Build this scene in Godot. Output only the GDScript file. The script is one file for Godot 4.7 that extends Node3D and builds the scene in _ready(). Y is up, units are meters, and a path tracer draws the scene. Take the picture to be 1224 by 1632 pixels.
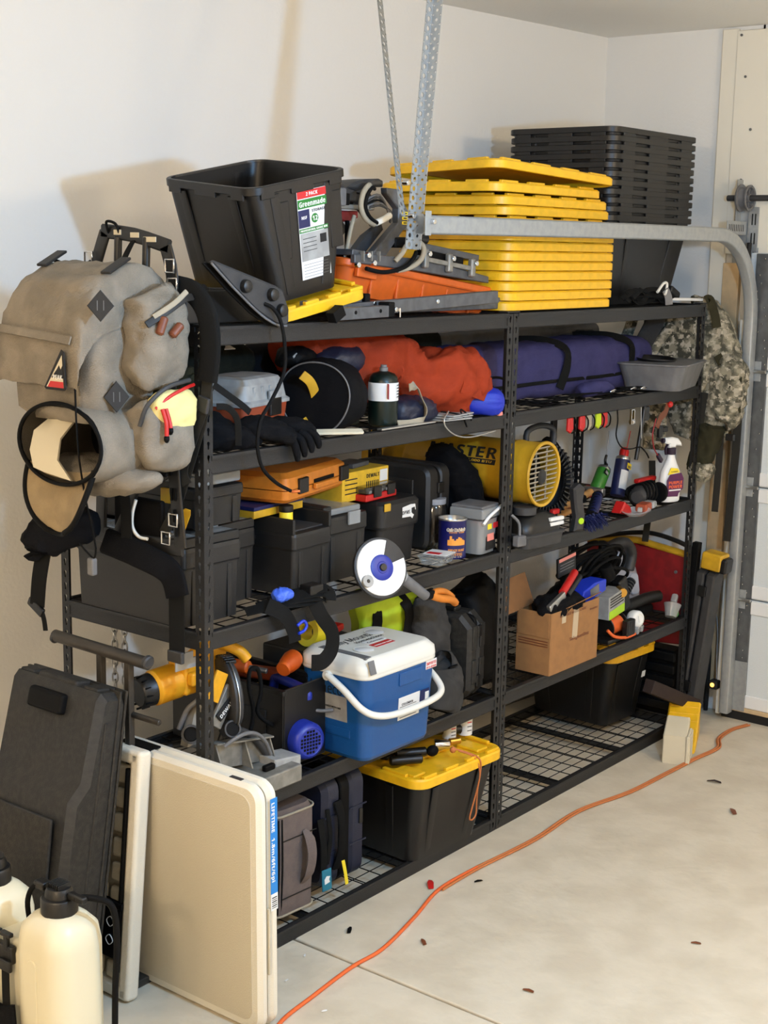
extends Node3D
# Garage shelving scene. x runs along the racks away from the viewer, y up, z out of the rack into the room. Metres.

class MB:
	var v := PackedVector3Array()
	var n := PackedVector3Array()
	var t := Transform3D()

	func tri(a: Vector3, b: Vector3, c: Vector3, na: Vector3, nb: Vector3, nc: Vector3) -> void:
		var A := t * a
		var B := t * b
		var D := t * c
		var NA := (t.basis * na).normalized()
		var NB := (t.basis * nb).normalized()
		var ND := (t.basis * nc).normalized()
		var g := (B - A).cross(D - A)
		if g.length_squared() < 1e-16:
			return
		if g.dot(NA + NB + ND) > 0.0:
			v.append(A); v.append(D); v.append(B)
			n.append(NA); n.append(ND); n.append(NB)
		else:
			v.append(A); v.append(B); v.append(D)
			n.append(NA); n.append(NB); n.append(ND)

	func quad(a: Vector3, b: Vector3, c: Vector3, d: Vector3, na: Vector3, nb: Vector3, nc: Vector3, nd: Vector3) -> void:
		tri(a, b, c, na, nb, nc)
		tri(a, c, d, na, nc, nd)

	func fq(a: Vector3, b: Vector3, c: Vector3, d: Vector3, m: Vector3) -> void:
		quad(a, b, c, d, m, m, m, m)

	func box(c: Vector3, s: Vector3, r := 0.003, b := Basis()) -> MB:
		var h := s * 0.5
		r = minf(r, minf(h.x, minf(h.y, h.z)) * 0.98)
		if r <= 0.0:
			for ax in 3:
				for sg in [-1.0, 1.0]:
					var m := Vector3(); m[ax] = sg
					var u := Vector3(); u[(ax + 1) % 3] = h[(ax + 1) % 3]
					var w := Vector3(); w[(ax + 2) % 3] = h[(ax + 2) % 3]
					var o := m * h[ax]
					fq(c + b * (o - u - w), c + b * (o + u - w), c + b * (o + u + w), c + b * (o - u + w), b * m)
			return self
		var k := h - Vector3(r, r, r)
		for ax in 3:
			var i := (ax + 1) % 3
			var j := (ax + 2) % 3
			for sg in [-1.0, 1.0]:
				var gi := [-h[i], -k[i], k[i], h[i]]
				var gj := [-h[j], -k[j], k[j], h[j]]
				var P := []
				var N := []
				for a in 4:
					for e in 4:
						var p := Vector3()
						p[ax] = sg * h[ax]; p[i] = gi[a]; p[j] = gj[e]
						var q0 := p.clamp(-k, k)
						var d := (p - q0).normalized()
						P.append(c + b * (q0 + d * r)); N.append(b * d)
				for a in 3:
					for e in 3:
						var o := a * 4 + e
						quad(P[o], P[o + 1], P[o + 5], P[o + 4], N[o], N[o + 1], N[o + 5], N[o + 4])
		return self

	# Rings of equal length, wrapped round; hard = flat along the length; caps close the ends.
	func loft(R: Array, hard := false, cap := true, closed := true) -> MB:
		var m := R.size()
		var k: int = R[0].size()
		var cen := []
		for r in R:
			var s := Vector3()
			for p in r: s += p
			cen.append(s / k)
		var nn := func(a: int, b: int, i: int, j: int) -> Vector3:
			var i0 := (i - 1 + k) % k if closed else maxi(i - 1, 0)
			var i1 := (i + 1) % k if closed else mini(i + 1, k - 1)
			var du: Vector3 = R[j][i1] - R[j][i0]
			var dv: Vector3 = R[b][i] - R[a][i]
			if du.length() < 1e-7:
				du = R[a if j == b else b][i1] - R[a if j == b else b][i0]
			if dv.length() < 1e-7:
				dv = cen[b] - cen[a]
			var x := du.cross(dv).normalized()
			if closed and x.dot(R[j][i] - cen[j]) < -1e-7:
				pass
			return x
		# orientation from the signed volume
		var vol := 0.0
		if closed:
			for j in m - 1:
				for i in k:
					var a: Vector3 = R[j][i] - cen[0]
					var b: Vector3 = R[j][(i + 1) % k] - cen[0]
					var d: Vector3 = R[j + 1][i] - cen[0]
					var e: Vector3 = R[j + 1][(i + 1) % k] - cen[0]
					vol += a.dot(b.cross(d)) + e.dot(d.cross(b))
			vol += (cen[m - 1] - cen[0]).dot(ringn(R[m - 1])) * 2.0
		var sg := 1.0 if vol >= 0.0 else -1.0
		var ku := k if closed else k - 1
		for j in m - 1:
			var a0 := j if hard else maxi(j - 1, 0)
			var b0 := j + 1
			var a1 := j
			var b1 := j + 1 if hard else mini(j + 2, m - 1)
			var N0 := []
			var N1 := []
			for i in k:
				N0.append(nn.call(a0, b0, i, j) * sg)
				N1.append(nn.call(a1, b1, i, j + 1) * sg)
			for i in ku:
				var i1 := (i + 1) % k
				quad(R[j][i], R[j][i1], R[j + 1][i1], R[j + 1][i], N0[i], N0[i1], N1[i1], N1[i])
		if cap and closed:
			for e in [0, m - 1]:
				var away: Vector3 = ringn(R[e]).normalized()
				var to: Vector3 = cen[0] - cen[1] if e == 0 else cen[m - 1] - cen[m - 2]
				if to.length() > 1e-7 and away.dot(to) < 0.0: away = -away
				for i in k:
					tri(cen[e], R[e][i], R[e][(i + 1) % k], away, away, away)
		return self

	func ringn(r) -> Vector3:
		var s := Vector3()
		for i in r.size():
			s += r[i].cross(r[(i + 1) % r.size()])
		return s

	# A grid of points as a cloth of thickness th.
	func cloth(G: Array, th := 0.002) -> MB:
		var m := G.size()
		var k: int = G[0].size()
		var N := []
		var U := []
		var L := []
		for j in m:
			var row := []
			var up := PackedVector3Array()
			var lo := PackedVector3Array()
			for i in k:
				var du: Vector3 = G[j][mini(i + 1, k - 1)] - G[j][maxi(i - 1, 0)]
				var dv: Vector3 = G[mini(j + 1, m - 1)][i] - G[maxi(j - 1, 0)][i]
				var x := du.cross(dv).normalized()
				row.append(x); up.append(G[j][i] + x * th * 0.5); lo.append(G[j][i] - x * th * 0.5)
			N.append(row); U.append(up); L.append(lo)
		for j in m - 1:
			for i in k - 1:
				quad(U[j][i], U[j][i + 1], U[j + 1][i + 1], U[j + 1][i], N[j][i], N[j][i + 1], N[j + 1][i + 1], N[j + 1][i])
				quad(L[j][i], L[j][i + 1], L[j + 1][i + 1], L[j + 1][i], -N[j][i], -N[j][i + 1], -N[j + 1][i + 1], -N[j + 1][i])
		for j in m - 1:
			for i in [0, k - 1]:
				var o: Vector3 = (G[j][i] - G[j][1 if i == 0 else k - 2]).normalized()
				fq(U[j][i], U[j + 1][i], L[j + 1][i], L[j][i], o)
		for i in k - 1:
			for j in [0, m - 1]:
				var o: Vector3 = (G[j][i] - G[1 if j == 0 else m - 2][i]).normalized()
				fq(U[j][i], U[j][i + 1], L[j][i + 1], L[j][i], o)
		return self

	# prof: [Vector2(radius, height)...] turned round the y axis of xf
	func lathe(prof: Array, xf := Transform3D(), seg := 24, a0 := 0.0, a1 := TAU) -> MB:
		var ns := []
		for i in prof.size() - 1:
			var d: Vector2 = (prof[i + 1] - prof[i]).normalized()
			ns.append(Vector2(d.y, -d.x))
		var sgn := 1.0
		var area := 0.0
		for i in prof.size() - 1:
			area += (prof[i].x + prof[i + 1].x) * (prof[i + 1].y - prof[i].y)
		if area < 0.0: sgn = -1.0
		var rn := PackedVector2Array()
		for k in seg + 1:
			var a := a0 + (a1 - a0) * k / seg
			rn.append(Vector2(cos(a), sin(a)))
		for i in prof.size() - 1:
			var n0: Vector2 = ns[i]
			var n1: Vector2 = ns[i]
			if i > 0 and ns[i].dot(ns[i - 1]) > 0.72: n0 = (ns[i] + ns[i - 1]).normalized()
			if i < ns.size() - 1 and ns[i].dot(ns[i + 1]) > 0.72: n1 = (ns[i] + ns[i + 1]).normalized()
			var p: Vector2 = prof[i]
			var q: Vector2 = prof[i + 1]
			for k in seg:
				var c := rn[k]
				var d := rn[k + 1]
				quad(xf * Vector3(p.x * c.x, p.y, p.x * c.y), xf * Vector3(p.x * d.x, p.y, p.x * d.y), xf * Vector3(q.x * d.x, q.y, q.x * d.y), xf * Vector3(q.x * c.x, q.y, q.x * c.y),
					xf.basis * Vector3(n0.x * c.x, n0.y, n0.x * c.y) * sgn, xf.basis * Vector3(n0.x * d.x, n0.y, n0.x * d.y) * sgn, xf.basis * Vector3(n1.x * d.x, n1.y, n1.x * d.y) * sgn, xf.basis * Vector3(n1.x * c.x, n1.y, n1.x * c.y) * sgn)
		return self

	static func along(a: Vector3, b: Vector3) -> Transform3D:
		var y := (b - a).normalized()
		var x := y.cross(Vector3(0.31, 0.17, 0.93)).normalized()
		if x.length() < 0.5: x = y.cross(Vector3.RIGHT).normalized()
		return Transform3D(Basis(x, y, x.cross(y)), a)

	func cyl(a: Vector3, b: Vector3, r0: float, r1 := -1.0, seg := 16, bev := 0.0015) -> MB:
		if r1 < 0.0: r1 = r0
		var l := a.distance_to(b)
		var e := minf(bev, minf(l * 0.4, minf(r0, r1) * 0.5))
		return lathe([Vector2(0, 0), Vector2(r0 - e, 0), Vector2(r0, e), Vector2(r1, l - e), Vector2(r1 - e, l), Vector2(0, l)], MB.along(a, b), seg)

	func ball(c: Vector3, r: Vector3, seg := 14, b := Basis()) -> MB:
		var p := []
		var half := seg / 2
		for i in half + 1:
			var a := -PI / 2 + PI * i / half
			p.append(Vector2(maxf(cos(a), 0.0), sin(a)))
		return lathe(p, Transform3D(b * Basis.from_scale(r), c), seg)

	static func smooth(P: Array, sub: int, closed := false) -> Array:
		if sub <= 1 or P.size() < 3: return P
		var o := []
		var m := P.size()
		var last := m if closed else m - 1
		for i in last:
			var p0: Vector3 = P[(i - 1 + m) % m] if closed else P[maxi(i - 1, 0)]
			var p1: Vector3 = P[i]
			var p2: Vector3 = P[(i + 1) % m]
			var p3: Vector3 = P[(i + 2) % m] if closed else P[mini(i + 2, m - 1)]
			for s in sub:
				o.append(p1.cubic_interpolate(p2, p0, p3, float(s) / sub))
		if not closed: o.append(P[m - 1])
		return o

	# Section (2D points) swept along a path; up fixes which way the section's y looks.
	func sweep(P0: Array, sec: PackedVector2Array, up := Vector3.ZERO, sub := 6, closed := false, scl := [], hard := false) -> MB:
		var P := MB.smooth(P0, sub, closed)
		var m := P.size()
		var R := []
		var nrm := up
		for j in m + (1 if closed else 0):
			var jj := j % m
			var a: Vector3 = P[(jj - 1 + m) % m] if closed else P[maxi(jj - 1, 0)]
			var b: Vector3 = P[(jj + 1) % m] if closed else P[mini(jj + 1, m - 1)]
			var d := (b - a).normalized()
			if up == Vector3.ZERO:
				if j == 0: nrm = MB.along(Vector3.ZERO, d).basis.x
				nrm = (nrm - d * nrm.dot(d)).normalized()
			else:
				nrm = (up - d * up.dot(d)).normalized()
			var s := d.cross(nrm)
			var f := 1.0
			if scl.size() > 0:
				var w := float(j) / (m - 1) * (scl.size() - 1)
				var w0 := mini(int(w), scl.size() - 1)
				f = lerpf(scl[w0], scl[mini(w0 + 1, scl.size() - 1)], w - w0)
			var ring := PackedVector3Array()
			for q in sec:
				ring.append(P[jj] + s * q.x * f + nrm * q.y * f)
			R.append(ring)
		return loft(R, hard, not closed)

	func tube(P: Array, r: float, seg := 8, sub := 6, closed := false, scl := []) -> MB:
		var c := PackedVector2Array()
		for i in seg: c.append(Vector2(cos(TAU * i / seg), sin(TAU * i / seg)) * r)
		return sweep(P, c, Vector3.ZERO, sub, closed, scl)

	# Flat band of width w, thickness th; up is the normal of its flat side.
	func band(P: Array, w: float, th: float, up: Vector3, sub := 6, closed := false, scl := []) -> MB:
		var e := th * 0.4
		var x := w * 0.5
		var y := th * 0.5
		return sweep(P, PackedVector2Array([Vector2(-x + e, -y), Vector2(x - e, -y), Vector2(x, -y + e), Vector2(x, y - e), Vector2(x - e, y), Vector2(-x + e, y), Vector2(-x, y - e), Vector2(-x, -y + e)]), up, sub, closed, scl)

	# Polygon in xy pushed out along z by depth (centred), edges chamfered by bev
	func prism(poly: PackedVector2Array, depth: float, bev := 0.002, xf := Transform3D(), rnd := true) -> MB:
		var p := poly
		if Geometry2D.is_polygon_clockwise(p): p.reverse()
		var k := p.size()
		var en := PackedVector2Array()
		for i in k:
			var d := (p[(i + 1) % k] - p[i]).normalized()
			en.append(Vector2(d.y, -d.x))
		var ins := PackedVector2Array()
		for i in k:
			var a := en[(i - 1 + k) % k]
			var b := en[i]
			var m := (a + b)
			var q := m / maxf(m.length_squared() * 0.5, 0.35)
			ins.append(p[i] - q * bev)
		var h := depth * 0.5
		var f := minf(bev, h * 0.9)
		var tr := Geometry2D.triangulate_polygon(ins if bev > 0.0 else p)
		for sg in [-1.0, 1.0]:
			var m := xf.basis * Vector3(0, 0, sg)
			for i in range(0, tr.size(), 3):
				var q := ins if bev > 0.0 else p
				tri(xf * Vector3(q[tr[i]].x, q[tr[i]].y, sg * h), xf * Vector3(q[tr[i + 1]].x, q[tr[i + 1]].y, sg * h), xf * Vector3(q[tr[i + 2]].x, q[tr[i + 2]].y, sg * h), m, m, m)
		for i in k:
			var i1 := (i + 1) % k
			var e0 := en[i]
			var e1 := en[i]
			if rnd and en[(i - 1 + k) % k].dot(en[i]) > 0.75: e0 = (en[(i - 1 + k) % k] + en[i]).normalized()
			if rnd and en[i1].dot(en[i]) > 0.75: e1 = (en[i1] + en[i]).normalized()
			var z := h - f
			var A := xf.basis * Vector3(e0.x, e0.y, 0)
			var B := xf.basis * Vector3(e1.x, e1.y, 0)
			quad(xf * Vector3(p[i].x, p[i].y, -z), xf * Vector3(p[i1].x, p[i1].y, -z), xf * Vector3(p[i1].x, p[i1].y, z), xf * Vector3(p[i].x, p[i].y, z), A, B, B, A)
			if bev > 0.0:
				for sg in [-1.0, 1.0]:
					var m0 := xf.basis * Vector3(e0.x, e0.y, sg).normalized()
					var m1 := xf.basis * Vector3(e1.x, e1.y, sg).normalized()
					quad(xf * Vector3(p[i].x, p[i].y, sg * z), xf * Vector3(p[i1].x, p[i1].y, sg * z), xf * Vector3(ins[i1].x, ins[i1].y, sg * h), xf * Vector3(ins[i].x, ins[i].y, sg * h), m0, m1, m1, m0)
		return self

	func mesh() -> ArrayMesh:
		var a := []
		a.resize(Mesh.ARRAY_MAX)
		a[Mesh.ARRAY_VERTEX] = v
		a[Mesh.ARRAY_NORMAL] = n
		var am := ArrayMesh.new()
		am.add_surface_from_arrays(Mesh.PRIMITIVE_TRIANGLES, a)
		return am


var M := {}
var noise_a := FastNoiseLite.new()
var GROUND := Basis()

func mb(t := Transform3D()) -> MB:
	var m := MB.new()
	m.t = t
	return m

# builder that takes world coordinates for the thing o
func mw(o: Node3D) -> MB:
	return mb(o.transform.affine_inverse())

# 2D rounded rectangle, counter-clockwise
func rr(w: float, h: float, r: float, seg := 4, c := Vector2.ZERO) -> PackedVector2Array:
	var o := PackedVector2Array()
	for q in 4:
		var cx := (w * 0.5 - r) * (1 if q == 0 or q == 3 else -1)
		var cy := (h * 0.5 - r) * (1 if q < 2 else -1)
		for s in seg + 1:
			var a := PI * 0.5 * (q + float(s) / seg)
			o.append(c + Vector2(cx + r * cos(a), cy + r * sin(a)))
	return o

func circ(r: float, seg := 20, c := Vector2.ZERO, ry := -1.0) -> PackedVector2Array:
	var o := PackedVector2Array()
	for i in seg:
		o.append(c + Vector2(cos(TAU * i / seg) * r, sin(TAU * i / seg) * (ry if ry > 0.0 else r)))
	return o

# a flat 2D outline as a ring at height y (xz plane)
func ringy(p: PackedVector2Array, y: float, off := Vector2.ZERO) -> PackedVector3Array:
	var o := PackedVector3Array()
	for q in p: o.append(Vector3(q.x + off.x, y, -q.y + off.y))
	return o

func xf(p: Vector3, rx := 0.0, ry := 0.0, rz := 0.0) -> Transform3D:
	return Transform3D(Basis(Vector3.UP, deg_to_rad(ry)) * Basis(Vector3.RIGHT, deg_to_rad(rx)) * Basis(Vector3.BACK, deg_to_rad(rz)), p)

func T(called: String, label: String, cat: String, at := Transform3D(), group := "") -> Node3D:
	var o := Node3D.new()
	o.name = called
	add_child(o, true)
	o.transform = at
	o.set_meta("label", label)
	o.set_meta("category", cat)
	if group: o.set_meta("group", group)
	return o

func P(called: String, m, mat: String, parent: Node3D, label := "") -> MeshInstance3D:
	var o := MeshInstance3D.new()
	o.name = called
	o.mesh = m.mesh() if m is MB else m
	o.material_override = M[mat]
	parent.add_child(o, true)
	if label: o.set_meta("label", label)
	return o

# one mesh that is a whole thing
func T1(called: String, m, mat: String, label: String, cat: String, at := Transform3D(), group := "") -> MeshInstance3D:
	var o := P(called, m, mat, self, label)
	o.transform = at
	o.set_meta("category", cat)
	if group: o.set_meta("group", group)
	return o

func S(called: String, m, mat: String) -> MeshInstance3D:
	var o := P(called, m, mat, self)
	o.set_meta("kind", "structure")
	return o

func stuff(o: Node3D) -> Node3D:
	o.set_meta("kind", "stuff")
	return o

func pb(parent: Node3D, called: String, mat: String, c: Vector3, s: Vector3, r := 0.003, b := Basis()) -> MeshInstance3D:
	return P(called, mb().box(c, s, r, b), mat, parent)

var fonts := {}
# Lettering standing on the xy plane of at, cap height h, squeezed to width w when given
func txt(parent: Node3D, s: String, h: float, at: Transform3D, mat: String, bold := true, w := 0.0, serif := false) -> MeshInstance3D:
	var key := "%s%s" % [bold, serif]
	if not fonts.has(key):
		var f := SystemFont.new()
		f.font_names = PackedStringArray(["Droid Serif" if serif else "Droid Sans"])
		f.font_weight = 700 if bold else 400
		fonts[key] = f
	var tm := TextMesh.new()
	tm.font = fonts[key]
	tm.font_size = 32
	tm.text = s
	tm.depth = 0.0006
	tm.pixel_size = h / 23.0
	tm.curve_step = 2.0
	tm.horizontal_alignment = HORIZONTAL_ALIGNMENT_CENTER
	var o := P("lettering", tm, mat, parent)
	var k := 1.0
	if w > 0.0:
		var sx := tm.get_aabb().size.x
		if sx > 0.0: k = w / sx
	o.transform = at * Transform3D(Basis.from_scale(Vector3(k, 1, 1)), Vector3.ZERO)
	return o

func tex(freq: float, oct: int, lo: Color, hi: Color, size := 256, kind := FastNoiseLite.TYPE_SIMPLEX_SMOOTH, a := 0.25, b := 0.75) -> NoiseTexture2D:
	var f := FastNoiseLite.new()
	f.seed = int(freq * 10000) + oct
	f.noise_type = kind
	f.frequency = freq
	f.fractal_octaves = oct
	var g := Gradient.new()
	g.offsets = PackedFloat32Array([a, b])
	g.colors = PackedColorArray([lo, hi])
	var t := NoiseTexture2D.new()
	t.width = size; t.height = size
	t.seamless = true
	t.noise = f
	t.color_ramp = g
	return t

func bump(freq: float, oct: int, k: float, size := 256) -> NoiseTexture2D:
	var f := FastNoiseLite.new()
	f.seed = 7
	f.frequency = freq
	f.fractal_octaves = oct
	var t := NoiseTexture2D.new()
	t.width = size; t.height = size
	t.seamless = true
	t.as_normal_map = true
	t.bump_strength = k
	t.noise = f
	return t

func mk(key: String, c: Color, rough := 0.5, metal := 0.0, alb: Texture2D = null, sc := 4.0, nrm: Texture2D = null, ns := 0.4) -> StandardMaterial3D:
	var m := StandardMaterial3D.new()
	m.resource_name = key
	m.albedo_color = c
	m.roughness = rough
	m.metallic = metal
	if alb or nrm:
		m.uv1_triplanar = true
		m.uv1_scale = Vector3.ONE * sc
	if alb: m.albedo_texture = alb
	if nrm:
		m.normal_enabled = true
		m.normal_texture = nrm
		m.normal_scale = ns
	M[key] = m
	return m

func clear(key: String, c: Color, a: float, rough := 0.1) -> void:
	var m := mk(key, Color(c.r, c.g, c.b, a), rough)
	m.transparency = BaseMaterial3D.TRANSPARENCY_ALPHA

func camo_image(cols: Array) -> ImageTexture:
	var im := Image.create(256, 256, false, Image.FORMAT_RGB8)
	var f := FastNoiseLite.new()
	f.seed = 5; f.frequency = 0.035; f.fractal_octaves = 3
	var g := FastNoiseLite.new()
	g.seed = 91; g.frequency = 0.06; g.fractal_octaves = 2
	for y in 64:
		for x in 64:
			var a := f.get_noise_2d(x * 3.0, y * 3.0)
			var b := g.get_noise_2d(x * 2.0, y * 2.0)
			var k := 0
			if a > 0.12: k = 1
			if b > 0.16: k = 2
			if a < -0.16: k = 3
			im.fill_rect(Rect2i(x * 4, y * 4, 4, 4), cols[k])
	return ImageTexture.create_from_image(im)

func setup() -> void:
	var cam := Camera3D.new()
	cam.name = "camera"
	add_child(cam)
	cam.fov = rad_to_deg(2.0 * atan(816.0 / 2280.494))
	cam.near = 0.05
	cam.transform = Transform3D(Basis(Vector3.UP, -0.906459) * Basis(Vector3.RIGHT, -0.184571) * Basis(Vector3.BACK, 0.0190466), Vector3(-2.780419, 2.18148, 2.815485))
	cam.current = true
	var env := Environment.new()
	env.background_mode = Environment.BG_COLOR
	env.background_color = Color(0.02, 0.02, 0.025)
	env.tonemap_mode = Environment.TONE_MAPPER_LINEAR
	env.tonemap_exposure = 0.67
	env.sdfgi_enabled = true
	env.ssao_enabled = true
	env.ssil_enabled = true
	var we := WorldEnvironment.new()
	we.name = "environment"
	we.environment = env
	add_child(we)

func lamp(called: String, at: Vector3, c: Color, e: float, size: float) -> void:
	var l := OmniLight3D.new()
	l.name = called
	add_child(l)
	l.position = at
	l.light_color = c
	l.light_energy = e
	l.light_size = size
	l.omni_range = 14.0
	l.omni_attenuation = 2.0
	l.shadow_enabled = true

func lights() -> void:
	# the opener's bulb (cool) and a warm ceiling fitting, both out of the picture
	lamp("opener_light", Vector3(-0.15, 2.33, 2.15), Color(0.62, 0.81, 1.0), 6.8, 0.06)
	lamp("ceiling_light", Vector3(-4.6, 2.98, 2.05), Color(1.0, 0.89, 0.74), 17.0, 0.3)
	lamp("ceiling_light", Vector3(1.3, 2.98, 3.7), Color(1.0, 0.885, 0.72), 8.0, 0.3)
	var o := T("garage_opener", "grey garage door opener with a glowing bulb hanging from the ceiling", "opener", xf(Vector3(-0.15, 2.45, 2.42)))
	pb(o, "housing", "galv", Vector3(-0.05, 0.1, 0.0), Vector3(0.5, 0.2, 0.3), 0.02)
	pb(o, "hanger", "galv", Vector3(-0.25, 0.46, 0.0), Vector3(0.03, 0.55, 0.03), 0.002)
	pb(o, "hanger", "galv", Vector3(0.15, 0.46, 0.0), Vector3(0.03, 0.55, 0.03), 0.002)
	P("rail", mb().box(Vector3(1.8, 0.1, 0), Vector3(3.4, 0.05, 0.04), 0.002), "galv", o)
	P("socket", mb().cyl(Vector3(0, 0.0, -0.15), Vector3(0, -0.06, -0.2), 0.02), "white_pl", o)
	P("bulb", mb().ball(Vector3(0, -0.12, -0.27), Vector3(0.03, 0.03, 0.03), 16), "glow_cool", o)
	for p in [[-4.6, 2.05, "round flush ceiling lamp with a warm glowing dome, behind the viewer"], [1.3, 3.7, "round flush ceiling lamp with a warm glowing dome, over the open floor"]]:
		var c := T("ceiling_lamp", p[2], "lamp", xf(Vector3(p[0], 3.06, p[1])), "ceiling lamps")
		P("base", mb().lathe([Vector2(0, 0.11), Vector2(0.32, 0.11), Vector2(0.32, 0.07), Vector2(0, 0.07)]), "white_pl", c)
		P("dome", mb().lathe([Vector2(0.3, 0.07), Vector2(0.28, 0.03), Vector2(0.2, 0.0), Vector2(0, -0.012)]), "glow_warm", c)

func materials() -> void:
	var dirt := tex(0.012, 4, Color(0.88, 0.88, 0.88), Color(1, 1, 1))
	var dust := tex(0.02, 5, Color(0.94, 0.94, 0.94), Color(1, 0.995, 0.98))
	var scuff := tex(0.03, 5, Color(1, 1, 1), Color(0.62, 0.6, 0.56), 512, FastNoiseLite.TYPE_SIMPLEX_SMOOTH, 0.6, 0.78)
	var grain := bump(0.25, 3, 3.0)
	var lump := bump(0.03, 4, 6.0)
	var weave := bump(0.32, 2, 5.0)
	var wall_n := bump(0.06, 4, 2.0, 512)
	mk("wall", Color(0.88, 0.875, 0.855), 0.85, 0.0, null, 1.5, wall_n, 0.25)
	mk("ceiling", Color(0.93, 0.92, 0.89), 0.9, 0.0, null, 1.5, wall_n, 0.25)
	var slab := tex(0.006, 5, Color(0.95, 0.945, 0.935), Color(1, 1, 1), 1024, FastNoiseLite.TYPE_SIMPLEX_SMOOTH, 0.25, 0.7)
	mk("floor", Color(0.82, 0.775, 0.69), 0.62, 0.0, slab, 0.6, bump(0.05, 5, 2.5, 512), 0.25)
	var slab2 := tex(0.05, 5, Color(0.56, 0.54, 0.51), Color(0.68, 0.66, 0.63), 512)
	mk("concrete", Color(0.9, 0.88, 0.85), 0.9, 0.0, slab2, 2.0, lump, 0.7)
	mk("wood_trim", Color(0.80, 0.69, 0.53), 0.7, 0.0, dust, 3.0)
	mk("white_trim", Color(0.88, 0.86, 0.80), 0.6)
	mk("door", Color(0.84, 0.86, 0.86), 0.5, 0.0, null, 2.0, grain, 0.15)
	mk("seal", Color(0.05, 0.05, 0.05), 0.7)
	mk("galv", Color(0.64, 0.655, 0.66), 0.42, 0.35, dust, 5.0)
	mk("galv_dark", Color(0.40, 0.41, 0.415), 0.45, 0.4, dirt, 4.0)
	mk("steel", Color(0.72, 0.72, 0.71), 0.3, 0.9)
	mk("chrome", Color(0.85, 0.85, 0.85), 0.15, 1.0)
	mk("brass", Color(0.80, 0.62, 0.30), 0.3, 0.9)
	mk("copper", Color(0.83, 0.45, 0.25), 0.4, 0.7)
	mk("rack", Color(0.085, 0.087, 0.093), 0.5, 0.0, null, 4.0, grain, 0.3)
	mk("wire", Color(0.05, 0.05, 0.055), 0.5)
	mk("black", Color(0.05, 0.05, 0.053), 0.42, 0.0, dust, 5.0, grain, 0.15)
	mk("black_m", Color(0.035, 0.035, 0.038), 0.6)
	mk("black_dusty", Color(0.15, 0.145, 0.135), 0.62, 0.0, scuff_for_black(), 3.5, grain, 0.35)
	mk("black_box", Color(0.098, 0.098, 0.1), 0.5, 0.0, dust, 5.0, grain, 0.25)
	mk("rubber", Color(0.05, 0.05, 0.052), 0.75)
	mk("grey_dk", Color(0.2, 0.2, 0.205), 0.55, 0.0, dirt, 5.0, grain, 0.2)
	mk("grey", Color(0.42, 0.42, 0.425), 0.5, 0.0, dirt, 4.0)
	mk("grey_lt", Color(0.64, 0.64, 0.63), 0.5, 0.0, dirt, 4.0)
	mk("machine", Color(0.36, 0.365, 0.375), 0.45, 0.3, dirt, 6.0)
	mk("machine_lt", Color(0.56, 0.55, 0.52), 0.45, 0.4, dirt, 6.0)
	mk("yellow", Color(0.93, 0.72, 0.10), 0.42, 0.0, dust, 3.0)
	mk("yellow_tool", Color(0.90, 0.64, 0.09), 0.5, 0.0, dust, 5.0)
	mk("yellow_heat", Color(0.80, 0.62, 0.14), 0.4, 0.0, dirt, 3.0)
	mk("yellow_card", Color(0.85, 0.68, 0.14), 0.7, 0.0, dust, 5.0)
	mk("orange", Color(0.85, 0.38, 0.10), 0.5, 0.0, dust, 4.0)
	mk("orange_case", Color(0.80, 0.47, 0.13), 0.5, 0.0, dust, 4.0, grain, 0.2)
	mk("orange_cord", Color(0.85, 0.38, 0.16), 0.55)
	mk("cord_tan", Color(0.72, 0.42, 0.22), 0.6)
	mk("rust_red", Color(0.58, 0.21, 0.11), 0.75, 0.0, dust, 4.0, weave, 0.3)
	mk("clay", Color(0.62, 0.27, 0.15), 0.5)
	mk("red", Color(0.72, 0.10, 0.09), 0.45)
	mk("red_dk", Color(0.55, 0.09, 0.11), 0.5, 0.0, dirt, 4.0)
	mk("red_label", Color(0.75, 0.12, 0.14), 0.5)
	mk("pink", Color(0.9, 0.55, 0.5), 0.5)
	mk("blue_cooler", Color(0.07, 0.29, 0.52), 0.38, 0.0, null, 3.0, grain, 0.1)
	mk("blue", Color(0.08, 0.20, 0.72), 0.4)
	mk("blue_bag", Color(0.05, 0.16, 0.66), 0.5, 0.0, null, 4.0, weave, 0.3)
	mk("blue_pump", Color(0.09, 0.17, 0.58), 0.42, 0.0, dust, 8.0)
	mk("blue_dk", Color(0.06, 0.10, 0.30), 0.5)
	mk("blue_lt", Color(0.25, 0.40, 0.85), 0.5)
	mk("blue_label", Color(0.10, 0.48, 0.78), 0.45)
	mk("teal", Color(0.06, 0.42, 0.52), 0.5)
	mk("navy_bag", Color(0.24, 0.235, 0.40), 0.75, 0.0, dust, 3.0, weave, 0.3)
	mk("navy_case", Color(0.09, 0.115, 0.20), 0.5, 0.0, dust, 4.0, grain, 0.3)
	mk("dark_cloth", Color(0.055, 0.055, 0.065), 0.85, 0.0, dirt, 5.0, weave, 0.5)
	mk("strap", Color(0.075, 0.075, 0.072), 0.8, 0.0, null, 10.0, weave, 0.5)
	mk("strap_grey", Color(0.15, 0.145, 0.13), 0.8, 0.0, null, 10.0, weave, 0.5)
	mk("olive", Color(0.20, 0.19, 0.13), 0.85, 0.0, dirt, 5.0, weave, 0.5)
	mk("olive_dk", Color(0.09, 0.10, 0.075), 0.85, 0.0, dirt, 5.0, weave, 0.5)
	mk("pack", Color(0.54, 0.505, 0.45), 0.85, 0.0, dirt, 2.5, weave, 0.4)
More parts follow.
